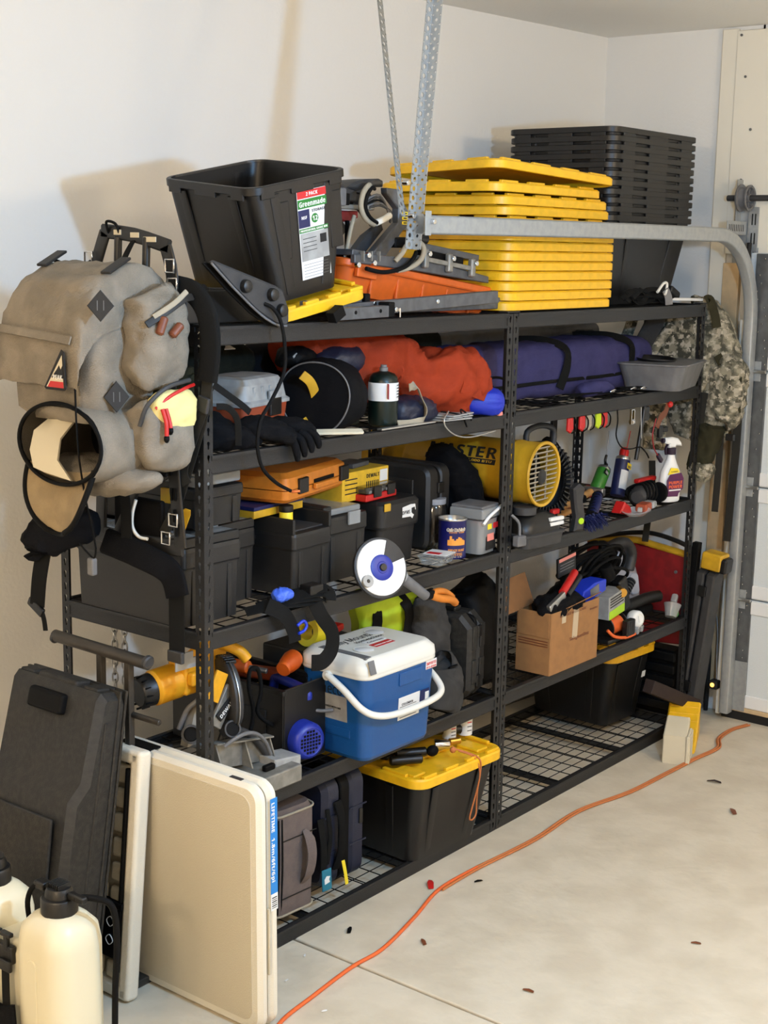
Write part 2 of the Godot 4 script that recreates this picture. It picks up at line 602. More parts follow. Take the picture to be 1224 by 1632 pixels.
	mk("pack_tan", Color(0.60, 0.52, 0.39), 0.85, 0.0, dirt, 4.0, weave, 0.4)
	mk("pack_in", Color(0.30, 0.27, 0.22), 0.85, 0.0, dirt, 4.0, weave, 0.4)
	mk("leather", Color(0.085, 0.08, 0.075), 0.6, 0.0, null, 8.0, grain, 0.3)
	mk("leather_br", Color(0.42, 0.22, 0.12), 0.5)
	mk("suit_grey", Color(0.43, 0.385, 0.37), 0.85, 0.0, dust, 4.0, weave, 0.4)
	mk("grey_cloth", Color(0.25, 0.245, 0.24), 0.85, 0.0, dirt, 4.0, weave, 0.4)
	mk("hivis", Color(0.70, 0.78, 0.10), 0.7)
	mk("lime", Color(0.66, 0.82, 0.10), 0.5)
	mk("green_can", Color(0.22, 0.50, 0.16), 0.4)
	mk("green_dk", Color(0.03, 0.10, 0.085), 0.35, 0.3)
	mk("cream", Color(0.88, 0.82, 0.55), 0.8)
	mk("cloth_white", Color(0.80, 0.76, 0.66), 0.9)
	mk("strap_beige", Color(0.62, 0.58, 0.50), 0.8, 0.0, null, 10.0, weave, 0.4)
	mk("white_pl", Color(0.87, 0.86, 0.82), 0.4)
	mk("white", Color(0.90, 0.90, 0.89), 0.4)
	mk("paper", Color(0.86, 0.86, 0.85), 0.7)
	mk("ink", Color(0.04, 0.04, 0.05), 0.7)
	mk("table", Color(0.87, 0.84, 0.77), 0.5, 0.0, null, 3.0, grain, 0.25)
	mk("table_top", Color(0.78, 0.74, 0.65), 0.55, 0.0, null, 3.0, grain, 0.3)
	mk("tank", Color(0.86, 0.83, 0.72), 0.4)
	mk("carton", Color(0.60, 0.43, 0.26), 0.85, 0.0, dust, 3.0)
	mk("carton_in", Color(0.50, 0.35, 0.21), 0.9, 0.0, dust, 3.0)
	mk("tape", Color(0.74, 0.66, 0.54), 0.25)
	mk("wood", Color(0.72, 0.53, 0.30), 0.7, 0.0, dirt, 6.0)
	mk("rust", Color(0.20, 0.15, 0.14), 0.7, 0.3, dirt, 8.0)
	mk("purple", Color(0.30, 0.06, 0.27), 0.45)
	mk("purple_dk", Color(0.14, 0.07, 0.16), 0.5)
	mk("orange_ink", Color(0.90, 0.40, 0.15), 0.5)
	mk("yellow_ink", Color(0.92, 0.82, 0.15), 0.5)
	mk("green_ink", Color(0.10, 0.45, 0.15), 0.5)
	mk("coffee_blue", Color(0.045, 0.06, 0.32), 0.35)
	mk("coffee_ink", Color(0.88, 0.58, 0.22), 0.5)
	mk("pipe", Color(0.25, 0.23, 0.205), 0.45, 0.3, dirt, 6.0)
	clear("clear_pl", Color(0.85, 0.87, 0.88), 0.35, 0.2)
	clear("clear_dome", Color(0.72, 0.74, 0.78), 0.55, 0.25)
	clear("lid_clear", Color(0.62, 0.63, 0.63), 0.62, 0.24)
	clear("acetate", Color(0.9, 0.92, 0.92), 0.2, 0.05)
	clear("smoke", Color(0.14, 0.13, 0.12), 0.6, 0.1)
	for k in ["dark_cloth", "black_m", "strap", "strap_grey", "olive", "olive_dk", "navy_bag", "grey_cloth", "rust_red", "pack", "suit_grey", "rubber", "wire"]:
		M[k].metallic_specular = 0.25
	var cm := mk("camo", Color(1, 1, 1), 0.85, 0.0, camo_image([Color(0.40, 0.385, 0.32), Color(0.56, 0.53, 0.45), Color(0.72, 0.68, 0.60), Color(0.25, 0.24, 0.19)]), 3.2, weave, 0.4)
	cm.texture_filter = BaseMaterial3D.TEXTURE_FILTER_NEAREST
	var g := mk("glow_cool", Color(1, 1, 1), 0.5)
	g.emission_enabled = true; g.emission = Color(0.93, 0.965, 1.0); g.emission_energy_multiplier = 4.0
	g = mk("glow_warm", Color(1, 1, 1), 0.5)
	g.emission_enabled = true; g.emission = Color(1.0, 0.8, 0.55); g.emission_energy_multiplier = 2.0
	g = mk("glow_amber", Color(1, 0.85, 0.5), 0.5)
	g.emission_enabled = true; g.emission = Color(1.0, 0.75, 0.35); g.emission_energy_multiplier = 3.0

func scuff_for_black() -> NoiseTexture2D:
	return tex(0.02, 5, Color(0.62, 0.62, 0.62), Color(1, 0.98, 0.94), 512, FastNoiseLite.TYPE_SIMPLEX_SMOOTH, 0.3, 0.75)

# ---------------------------------------------------------------- the room
const WZ := -1.075
const WS := 0.09

func wall_z(x: float) -> float:
	return WZ + WS * x

func room() -> void:
	var H := 3.17
	# floor: two pours with a joint at x = 0.394
	var f := S("floor", mb().box(Vector3(-3.05, -0.05, 2.0), Vector3(6.88, 0.1, 7.0), 0.006), "floor")
	P("slab", mb().box(Vector3(2.398, -0.05, 2.0), Vector3(3.996, 0.1, 7.0), 0.006), "floor", f)
	S("ceiling", mb().box(Vector3(-1.3, H + 0.05, 2.0), Vector3(11.0, 0.1, 7.4), 0.0), "ceiling")
	var a := Vector3(-6.6, 0, wall_z(-6.6))
	var b := Vector3(3.7, 0, wall_z(3.7))
	var w := mb()
	var R := []
	for y in [-0.1, H + 0.02]:
		R.append(PackedVector3Array([a + Vector3(0, y, 0), b + Vector3(0, y, 0), b + Vector3(0, y, -0.12), a + Vector3(0, y, -0.12)]))
	for i in 4:
		var p: Vector3 = R[0][i]
		var q: Vector3 = R[0][(i + 1) % 4]
		w.fq(p, q, R[1][(i + 1) % 4], R[1][i], (q - p).cross(Vector3.DOWN).normalized() * 1.0)
	S("wall_left", w, "wall")
	w = mb()
	# far wall with the door opening z 0.02..2.62, y 0..2.14
	w.box(Vector3(3.52, H / 2, -0.55), Vector3(0.14, H, 1.16), 0.0)
	w.box(Vector3(3.52, H / 2, 4.06), Vector3(0.14, H, 2.88), 0.0)
	w.box(Vector3(3.52, 2.14 + (H - 2.14) / 2, 1.32), Vector3(0.14, H - 2.14, 2.6), 0.0)
	S("wall_far", w, "wall")
	S("wall_right", mb().box(Vector3(-1.3, H / 2, 5.5), Vector3(11, H, 0.12), 0.0), "wall")
	S("wall_rear", mb().box(Vector3(-6.5, H / 2, 2.0), Vector3(0.12, H, 7.4), 0.0), "wall")
	# low concrete stem walls
	w = mb()
	w.box(Vector3(3.435, 0.1, -0.42), Vector3(0.04, 0.24, 0.72), 0.004)
	S("trim_1", w, "concrete")
	w = mb(Transform3D(Basis(Vector3.UP, -atan(WS)), Vector3(0, 0, wall_z(0) + 0.008)))
	w.box(Vector3(0.7, 0.1, 0), Vector3(5.3, 0.2, 0.03), 0.004)
	S("trim_2", w, "concrete")
	# jamb boards
	S("trim_3", mb().box(Vector3(3.435, 1.13, -0.05), Vector3(0.03, 2.0, 0.08), 0.003), "wood_trim")
	S("trim_4", mb().box(Vector3(3.44, 1.58, -0.125), Vector3(0.02, 3.16, 0.075), 0.002), "white_trim")
	S("trim_5", mb().box(Vector3(3.438, 2.66, 1.3), Vector3(0.025, 0.98, 2.78), 0.003), "white_trim")
	var scr := S("trim_6", mb().box(Vector3(3.43, 2.62, 0.165), Vector3(0.02, 0.9, 0.004), 0.001), "seal")
	for p in [[2.95, -0.04], [2.72, 0.0], [2.5, -0.03], [3.1, 0.07], [3.13, -0.07], [2.2, -0.03]]:
		P("screw", mb().cyl(Vector3(3.42, p[0], p[1]), Vector3(3.43, p[0], p[1]), 0.006, -1, 8), "galv_dark", scr)
	garage_door()

func garage_door() -> void:
	var d := S("door_1", mb().box(Vector3(3.40, 0.024, 1.33), Vector3(0.045, 0.05, 2.54), 0.004), "seal")
	P("bottom_strip", mb().box(Vector3(3.39, 0.055, 1.33), Vector3(0.05, 0.02, 2.54), 0.003), "wood_trim", d)
	for k in 4:
		var y0 := 0.06 + 0.5305 * k
		var p := P("panel", mb().box(Vector3(3.40, y0 + 0.263, 1.33), Vector3(0.04, 0.526, 2.54), 0.006), "door", d)
		# pressed ribs near the edges and a raised field
		P("rib", mb().box(Vector3(3.379, y0 + 0.49, 1.33), Vector3(0.014, 0.062, 2.36), 0.005), "white", p)
		P("rib", mb().box(Vector3(3.379, y0 + 0.036, 1.33), Vector3(0.014, 0.062, 2.36), 0.005), "white", p)
		var w := mb()
		for s in 4:
			var zc := 0.55 + 0.56 * s
			for e in [[0, 0.14, 0.4, 0.012], [0, -0.14, 0.4, 0.012], [0.2, 0, 0.012, 0.29], [-0.2, 0, 0.012, 0.29]]:
				w.box(Vector3(3.379, y0 + 0.263 + e[1], zc + e[0]), Vector3(0.008, e[3], e[2]), 0.003)
		P("embossing", w, "door", p)
		var st := P("stile", mb().box(Vector3(3.377, y0 + 0.263, 0.135), Vector3(0.014, 0.52, 0.085), 0.003), "galv_dark", p)
		var sc := mb()
		var rng := RandomNumberGenerator.new()
		rng.seed = 40 + k
		for i in 14:
			var yy := y0 + 0.03 + 0.47 * i / 13.0
			var zz := 0.105 + 0.06 * rng.randf()
			sc.ball(Vector3(3.3695, yy, zz), Vector3(0.003, 0.0055, 0.0055), 8)
		P("screw", sc, "chrome", st)
		if k > 0:
			var hg := P("hinge", mb().box(Vector3(3.367, y0 - 0.002, 0.125), Vector3(0.006, 0.09, 0.05), 0.002), "galv", st)
			hg.name = "hinge"
			var b := mb()
			b.cyl(Vector3(3.355, y0 - 0.002, 0.09), Vector3(3.355, y0 - 0.002, 0.18), 0.008, -1, 10)
			b.box(Vector3(3.35, y0 + 0.02, 0.105), Vector3(0.03, 0.03, 0.004), 0.001)
			b.box(Vector3(3.35, y0 - 0.025, 0.105), Vector3(0.03, 0.03, 0.004), 0.001)
			b.cyl(Vector3(3.345, y0, 0.1), Vector3(3.345, y0, 0.08), 0.018, -1, 14)
			P("hinge", b, "steel", p)
	# bottom bracket
	P("bracket", mb().box(Vector3(3.365, 0.17, 0.135), Vector3(0.005, 0.24, 0.09), 0.001), "galv", d)
	# the track: C channel, up the jamb, round the bend and out over the racks
	var cy := 2.25
	var r := 0.38
	var x1 := 3.335
	var path := []
	path.append(Vector3(x1, 0.04, 0.1))
	path.append(Vector3(x1, 1.0, 0.1))
	path.append(Vector3(x1, cy - r, 0.1))
	for i in range(1, 12):
		var an := PI * 0.5 * i / 12.0
		path.append(Vector3(x1 - r + r * cos(an), cy - r + r * sin(an), 0.1))
	path.append(Vector3(x1 - r, cy, 0.1))
	path.append(Vector3(2.2, cy, 0.1))
	path.append(Vector3(0.835, cy - 0.005, 0.1))
	var sec := PackedVector2Array()
	# open channel: web towards the wall side, lips turned in (x across the travel, y along z)
	for q in [[-0.027, 0.022], [-0.021, 0.024], [-0.021, 0.016], [-0.027, 0.010], [-0.027, -0.016], [-0.02, -0.02], [0.02, -0.02], [0.027, -0.016], [0.027, 0.010], [0.021, 0.016], [0.021, 0.024], [0.027, 0.022], [0.0295, 0.012], [0.0295, -0.018], [0.021, -0.0225], [-0.021, -0.0225], [-0.0295, -0.018], [-0.0295, 0.012]]:
		sec.append(Vector2(q[0], -q[1]))
	var t := T("door_track", "galvanised steel garage door track curving from the jamb out over the racks", "track")
	P("channel", mb().sweep(path, sec, Vector3.BACK, 1), "galv", t)
	pb(t, "end_plate", "galv", Vector3(0.845, cy, 0.128), Vector3(0.03, 0.075, 0.004), 0.001)
	P("bolt", mb().cyl(Vector3(0.86, cy + 0.005, 0.12), Vector3(0.86, cy + 0.005, 0.145), 0.009, -1, 6), "chrome", t)
	var pl := mb()
	pl.box(Vector3(3.3, 2.285, 0.02), Vector3(0.2, 0.06, 0.004), 0.001)
	pl.box(Vector3(3.425, 2.25, -0.01), Vector3(0.004, 0.34, 0.08), 0.001)
	P("flag_bracket", pl, "galv", t)
	var sl := mb()
	for i in 9:
		sl.box(Vector3(3.22 + 0.018 * i, 2.285, 0.0225), Vector3(0.004, 0.03, 0.002), 0.0005)
	P("slot", sl, "seal", t)
	pl = mb()
	pl.box(Vector3(3.43, 1.15, 0.06), Vector3(0.01, 2.1, 0.03), 0.001)
	for y in [0.35, 0.95, 1.5]:
		pl.box(Vector3(3.385, y, 0.075), Vector3(0.09, 0.06, 0.004), 0.001)
	P("wall_angle", pl, "galv", t)
	P("strip", mb().box(Vector3(3.35, 0.95, 0.055), Vector3(0.012, 1.86, 0.02), 0.002), "white_trim", t, "long pale edge strip beside the track")
	# perforated angle hangers
	hanger("perforated_strap", Vector3(0.817, 2.17, 0.075), Vector3(0.93, 3.18, 0.075), true, "wide perforated steel angle strap rising steeply from the track's end to the ceiling")
	hanger("perforated_strap", Vector3(0.795, 2.27, 0.066), Vector3(1.14, 3.175, -0.345), false, "narrow perforated steel strap slanting back to the ceiling from the track's end")
	# torsion shaft and drum
	var sh := T("torsion_shaft", "dark steel torsion shaft with a grey cable drum above the door", "shaft")
	P("shaft", mb().cyl(Vector3(3.36, 2.417, -0.06), Vector3(3.36, 2.417, 2.7), 0.0135), "grey_dk", sh)
	P("drum", mb().lathe([Vector2(0.014, 0), Vector2(0.058, 0.0), Vector2(0.061, 0.004), Vector2(0.061, 0.009), Vector2(0.05, 0.013), Vector2(0.048, 0.036), Vector2(0.057, 0.042), Vector2(0.058, 0.05), Vector2(0.054, 0.053), Vector2(0.046, 0.05), Vector2(0.042, 0.03), Vector2(0.02, 0.03), Vector2(0.018, 0.05), Vector2(0.0135, 0.05)], MB.along(Vector3(3.36, 2.417, 0.0), Vector3(3.36, 2.417, 1.0)), 28), "grey", sh)
	var sp := mb()
	for i in 5:
		var an := TAU * i / 5.0
		sp.box(Vector3(3.36 + 0.03 * cos(an), 2.417 + 0.03 * sin(an), 0.036), Vector3(0.03, 0.008, 0.01), 0.002, Basis(Vector3.BACK, an))
	P("spoke", sp, "grey", sh)
	P("bearing_plate", mb().box(Vector3(3.4, 2.40, -0.02), Vector3(0.06, 0.2, 0.005), 0.001), "galv", sh)
	# vertical slotted angle under the drum
	var va := T("slotted_angle", "pale slotted steel angle standing on the jamb under the cable drum", "bracket")
	P("angle", mb().box(Vector3(3.42, 2.2, 0.045), Vector3(0.006, 0.36, 0.05), 0.001), "galv", va)
	sl = mb()
	for i in 4:
		sl.box(Vector3(3.4165, 2.07 + 0.085 * i, 0.04), Vector3(0.001, 0.05, 0.006), 0.0)
		sl.box(Vector3(3.4165, 2.07 + 0.085 * i, 0.055), Vector3(0.001, 0.05, 0.006), 0.0)
	P("slot", sl, "seal", va)
	T1("cable_guard", mb().tube([Vector3(3.37, 2.22, 0.055), Vector3(3.35, 2.12, 0.06), Vector3(3.345, 1.95, 0.07)], 0.011, 8), "seal", "black rubber sleeve on the lift cable beside the track's bend", "sleeve")
	# photo eye
	var ph := T("safety_sensor", "small black photo sensor with a glowing amber light low beside the door", "sensor", xf(Vector3(3.33, 0.165, 0.04)))
	pb(ph, "body", "seal", Vector3(0, 0, 0.0), Vector3(0.05, 0.04, 0.045), 0.006)
	P("lens", mb().ball(Vector3(-0.028, 0.002, 0.0), Vector3(0.006, 0.011, 0.011), 10), "glow_amber", ph)
	pb(ph, "bracket", "galv", Vector3(0.045, 0.0, 0.012), Vector3(0.06, 0.03, 0.004), 0.001)
	P("wire", mb().tube([Vector3(0.02, 0.02, 0), Vector3(0.05, 0.1, -0.02), Vector3(0.06, 0.25, -0.03), Vector3(0.085, 0.36, -0.06)], 0.003, 6), "grey_lt", ph)
	T1("conduit", mb().tube([Vector3(3.41, 0.0, -0.035), Vector3(3.41, 0.3, -0.035), Vector3(3.41, 0.37, -0.06), Vector3(3.41, 0.39, -0.12)], 0.011, 8), "seal", "black conduit bent along the stem wall beside the jamb", "conduit")

func hanger(called: String, a: Vector3, b: Vector3, wide: bool, label: String) -> void:
	var l := a.distance_to(b)
	var y := (b - a).normalized()
	var z := Vector3.BACK
	var x := y.cross(z).normalized()
	z = x.cross(y)
	var m := mb(Transform3D(Basis(x, y, z), a))
	var step := 0.0285
	for i in int(l / step):
		perf(m, Transform3D(Basis(), Vector3(0, step * (i + 0.5), 0)), 0.034 if wide else 0.03, step, 0.0028, 0.0075)
		if wide:
			perf(m, Transform3D(Basis(Vector3.UP, PI / 2), Vector3(0.017, step * (i + 0.5), 0.017)), 0.034, step, 0.0028, 0.0055)
	var o := T(called, label, "strap", Transform3D(), "")
	P("angle" if wide else "flat_bar", m, "galv", o)
	P("bolt", mb().cyl(a + Vector3(0.0, 0.1, 0.0), a + Vector3(0.0, 0.1, 0.022), 0.009, -1, 6), "chrome", o)

# a plate w x h with a round hole of radius r, in the xy plane of f
func perf(m: MB, f: Transform3D, w: float, h: float, th: float, r: float) -> void:
	var k := 12
	for sg in [-1.0, 1.0]:
		for i in k:
			var c := []
			for j in [i, i + 1]:
				var a: float = TAU * j / k
				var d := Vector2(cos(a), sin(a))
				var e := minf(w * 0.5 / maxf(absf(d.x), 1e-4), h * 0.5 / maxf(absf(d.y), 1e-4))
				c.append(Vector3(d.x * r, d.y * r, sg * th * 0.5)); c.append(Vector3(d.x * e, d.y * e, sg * th * 0.5))
			var nn := f.basis * Vector3(0, 0, sg)
			m.fq(f * c[0], f * c[1], f * c[3], f * c[2], nn)
	for i in k:
		var a := TAU * i / k
		var b := TAU * (i + 1) / k
		var p := Vector3(cos(a) * r, sin(a) * r, 0)
		var q := Vector3(cos(b) * r, sin(b) * r, 0)
		var hz := Vector3(0, 0, th * 0.5)
		m.fq(f * (p - hz), f * (q - hz), f * (q + hz), f * (p + hz), f.basis * -p.normalized())
	for sx in [-1.0, 1.0]:
		m.fq(f * Vector3(sx * w * 0.5, -h * 0.5, -th * 0.5), f * Vector3(sx * w * 0.5, h * 0.5, -th * 0.5), f * Vector3(sx * w * 0.5, h * 0.5, th * 0.5), f * Vector3(sx * w * 0.5, -h * 0.5, th * 0.5), f.basis * Vector3(sx, 0, 0))

# ---------------------------------------------------------------- the racks
const L := 1.5406
const D := 0.6218
const TOP := 1.958
const SH := [0.05, 0.538, 1.085, 1.593, 1.95]

func keyplate(m: MB, f: Transform3D, w: float, h: float, th: float) -> void:
	# plate with a keyhole slot
	var o := []
	for a in [0, 30, 60, 90, 120, 150, 180]:
		o.append(Vector2(cos(deg_to_rad(a)) * 0.0055, 0.005 + sin(deg_to_rad(a)) * 0.0055))
	for q in [[-0.003, -0.002], [-0.003, -0.011], [0, -0.013], [0.003, -0.011], [0.003, -0.002]]:
		o.append(Vector2(q[0], q[1]))
	var e := []
	for q in o:
		var d: Vector2 = q.normalized()
		var s := minf(w * 0.5 / maxf(absf(d.x), 1e-4), h * 0.5 / maxf(absf(d.y), 1e-4))
		e.append(d * s)
	# add the corners by snapping the nearest directions
	for c in [Vector2(w, h) * 0.5, Vector2(-w, h) * 0.5, Vector2(-w, -h) * 0.5, Vector2(w, -h) * 0.5]:
		var best := 0
		for i in e.size():
			if e[i].distance_to(c) < e[best].distance_to(c): best = i
		e[best] = c
	var k := o.size()
	for i in k:
		var j := (i + 1) % k
		for sg in [-1.0, 1.0]:
			m.fq(f * Vector3(o[i].x, o[i].y, sg * th / 2), f * Vector3(e[i].x, e[i].y, sg * th / 2), f * Vector3(e[j].x, e[j].y, sg * th / 2), f * Vector3(o[j].x, o[j].y, sg * th / 2), f.basis * Vector3(0, 0, sg))
		var p: Vector2 = (o[i] + o[j]) * -0.5
		m.fq(f * Vector3(o[i].x, o[i].y, -th / 2), f * Vector3(o[j].x, o[j].y, -th / 2), f * Vector3(o[j].x, o[j].y, th / 2), f * Vector3(o[i].x, o[i].y, th / 2), f.basis * Vector3(p.x, p.y, 0).normalized())
	for sx in [-1.0, 1.0]:
		m.fq(f * Vector3(sx * w / 2, -h / 2, -th / 2), f * Vector3(sx * w / 2, h / 2, -th / 2), f * Vector3(sx * w / 2, h / 2, th / 2), f * Vector3(sx * w / 2, -h / 2, th / 2), f.basis * Vector3(sx, 0, 0))

var post_mesh := {}
func post(parent: Node3D, x: float, z: float, sx: float, sz: float) -> void:
	# L section, outer corner at (x, z), flanges towards +sx and +sz
	var key := "%d%d" % [sx, sz]
	if not post_mesh.has(key):
		var m := mb()
		var w := 0.035
		var pitch := 0.0381
		var kk := int(TOP / pitch)
		for i in kk:
			var y := pitch * (i + 0.5) + 0.006
			keyplate(m, Transform3D(Basis(), Vector3(sx * w / 2, y, 0)), w, pitch, 0.0018)
			keyplate(m, Transform3D(Basis(Vector3.UP, PI / 2), Vector3(0, y, sz * w / 2)), w, pitch, 0.0018)
		m.box(Vector3(sx * w / 2, 0.004, sz * w / 2), Vector3(w + 0.004, 0.008, w + 0.004), 0.002)
		m.box(Vector3(sx * w / 2, TOP - 0.003, sz * w / 2), Vector3(w + 0.006, 0.006, w + 0.006), 0.002)
		post_mesh[key] = m.mesh()
	var o := P("post", post_mesh[key], "rack", parent)
	o.position = Vector3(x, 0, z)

func rail_sec() -> PackedVector2Array:
	# x outward, y up: a step beam with a rounded lip on top
	var s := PackedVector2Array()
	for q in [[-0.014, 0.0], [-0.012, -0.003], [0.0, -0.004], [0.003, -0.002], [0.003, -0.014], [-0.001, -0.019], [-0.001, -0.044], [0.002, -0.050], [0.0, -0.055], [-0.004, -0.055], [-0.003, -0.045], [-0.003, -0.016], [-0.014, -0.014], [-0.018, -0.012]]:
		s.append(Vector2(q[0], q[1]))
	return s

func rack(at_x: float, label: String, skip_group := false) -> void:
	var o := T("shelving_unit", label, "shelves", xf(Vector3(at_x, 0, 0)), "")
	post(o, 0, 0, 1, -1)
	post(o, L - 0.002, 0, -1, -1)
	post(o, 0, -D, 1, 1)
	post(o, L - 0.002, -D, -1, 1)
	var sec := rail_sec()
	for k in 5:
		var y: float = SH[k] + 0.003
		if k == 0: y = 0.053
		P("rail", mb().sweep([Vector3(0.03, y, 0.0), Vector3(L - 0.03, y, 0.0)], sec, Vector3.UP, 1), "rack", o)
		var m := mb(xf(Vector3(0, 0, -D), 0, 180, 0))
		m.sweep([Vector3(-L + 0.03, y, 0.0), Vector3(-0.03, y, 0.0)], sec, Vector3.UP, 1)
		P("rail", m, "rack", o)
		m = mb(xf(Vector3(0, 0, 0), 0, -90, 0))
		m.sweep([Vector3(-D + 0.03, y, 0.0), Vector3(-0.03, y, 0.0)], sec, Vector3.UP, 1)
		P("side_rail", m, "rack", o)
		m = mb(xf(Vector3(L - 0.002, 0, 0), 0, 90, 0))
		m.sweep([Vector3(0.03, y, 0.0), Vector3(D - 0.03, y, 0.0)], sec, Vector3.UP, 1)
		P("side_rail", m, "rack", o)
		for x in [0.49, 1.015]:
			pb(o, "cross_bar", "rack", Vector3(x, y - 0.022, -D / 2), Vector3(0.022, 0.02, D - 0.02), 0.002)
		m = mb()
		for i in 13:
			var z := -0.018 - (D - 0.036) * i / 12.0
			m.cyl(Vector3(0.02, y - 0.004, z), Vector3(L - 0.02, y - 0.004, z), 0.0018, -1, 5, 0.0)
		for i in 17:
			var x := 0.02 + (L - 0.04) * i / 16.0
			m.cyl(Vector3(x, y - 0.0075, -0.012), Vector3(x, y - 0.0075, -D + 0.012), 0.0021, -1, 5, 0.0)
			if i in [3, 8, 12]:
				m.cyl(Vector3(x + 0.012, y - 0.0075, -0.012), Vector3(x + 0.012, y - 0.0075, -D + 0.012), 0.0021, -1, 5, 0.0)
		P("wire_deck", m, "wire", o)

func racks() -> void:
	rack(0.0, "black steel shelving unit with five wire shelves, the nearer one holding the blue cooler")
	rack(L + 0.002, "black steel shelving unit with five wire shelves, the farther one beside the garage door")

# ---------------------------------------------------------------- totes and lids
# open tote standing on y = 0: top w x d, bottom scaled by kx, kz, height h
func tote_parts(o: Node3D, w: float, d: float, h: float, kx: float, kz: float, mat := "black", teeth := true) -> void:
	var m := mb()
	var wall := 0.003
	var rings := []
	for e in [[0.0, 0.0], [0.006, 0.0], [h - 0.03, 0.0], [h - 0.004, 0.0]]:
		var f: float = e[0] / h
		rings.append(ringy(rr(w * lerpf(kx, 0.97, f), d * lerpf(kz, 0.97, f), 0.04, 4), e[0]))
	m.loft(rings, true, false)
	var inn := []
	for e in [h - 0.004, h * 0.5, 0.006]:
		var f: float = e / h
		inn.append(ringy(rr(w * lerpf(kx, 0.97, f) - wall * 2, d * lerpf(kz, 0.97, f) - wall * 2, 0.038, 4), e))
	# inner skin faces inward: reversed rings
	var rev := []
	for r in inn:
		var q: PackedVector3Array = r
		q.reverse()
		rev.append(q)
	m.loft(rev, true, false)
	m.box(Vector3(0, 0.004, 0), Vector3(w * kx - 0.03, 0.006, d * kz - 0.03), 0.002)
	P("body", m, mat, o)
	m = mb()
	# vertical ribs that follow the taper
	for sx in [-1.0, 1.0]:
		for k in [-0.28, 0.28]:
			for e in 2:
				var a := Vector3(k * w * kx, 0.02, sx * d * kz * 0.5) if e == 0 else Vector3(sx * w * kx * 0.5, 0.02, k * d * kz)
				var b := Vector3(k * w * 0.97, h - 0.03, sx * d * 0.97 * 0.5) if e == 0 else Vector3(sx * w * 0.97 * 0.5, h - 0.03, k * d * 0.97)
				P("rib", mb().band([a, b], 0.035, 0.007, Vector3(0, 0, sx) if e == 0 else Vector3(sx, 0, 0), 1), mat, o)
	m = mb()
	var R := []
	for e in [[w * 0.965, d * 0.965, h - 0.022], [w * 0.985, d * 0.985, h - 0.024], [w, d, h - 0.022], [w, d, h - 0.002], [w * 0.99, d * 0.99, h], [w * 0.95, d * 0.95, h], [w * 0.945, d * 0.945, h - 0.006]]:
		R.append(ringy(rr(e[0], e[1], 0.05, 5), e[2]))
	m.loft(R, true, false)
	if teeth:
		for sx in [-1.0, 1.0]:
			for q in [[-0.34, 0.13], [0.0, 0.22], [0.34, 0.13]]:
				m.box(Vector3(q[0] * w, h - 0.028, sx * d * 0.49), Vector3(q[1] * w, 0.02, 0.008), 0.002)
				m.box(Vector3(sx * w * 0.49, h - 0.028, q[0] * d), Vector3(0.008, 0.02, q[1] * d), 0.002)
	P("rim", m, mat, o)

func lid_parts(o: Node3D, w: float, d: float, h: float, mat := "yellow") -> void:
	var m := mb()
	var R := []
	for e in [[0.97, -h * 0.25], [0.985, -h * 0.5], [1.0, -h * 0.5 + 0.002], [1.0, h * 0.32], [0.985, h * 0.5], [0.93, h * 0.5], [0.91, h * 0.15]]:
		R.append(ringy(rr(w - (1.0 - e[0]) * w, d - (1.0 - e[0]) * w, 0.06, 6), e[1]))
	m.loft(R, true, false)
	P("rim", m, mat, o)
	m = mb()
	m.box(Vector3(0, h * 0.1, 0), Vector3(w * 0.9, 0.004, d * 0.88), 0.002)
	m.box(Vector3(0, h * 0.3, 0), Vector3(w * 0.55, h * 0.36, d * 0.5), 0.006)
	for sx in [-1.0, 1.0]:
		for sz in [-1.0, 1.0]:
			m.box(Vector3(sx * w * 0.36, h * 0.3, sz * d * 0.33), Vector3(w * 0.13, h * 0.36, d * 0.16), 0.006)
	P("panel", m, mat, o)
	m = mb()
	for sx in [-1.0, 1.0]:
		for q in [-0.36, -0.12, 0.12, 0.36]:
			m.box(Vector3(q * w, h * 0.58, sx * (d * 0.5 - w * 0.035)), Vector3(w * 0.14, h * 0.34, 0.016), 0.003)
		for q in [-0.3, 0.0, 0.3]:
			m.box(Vector3(sx * w * 0.468, h * 0.58, q * d), Vector3(0.016, h * 0.34, d * 0.17), 0.003)
	P("lug", m, mat, o)

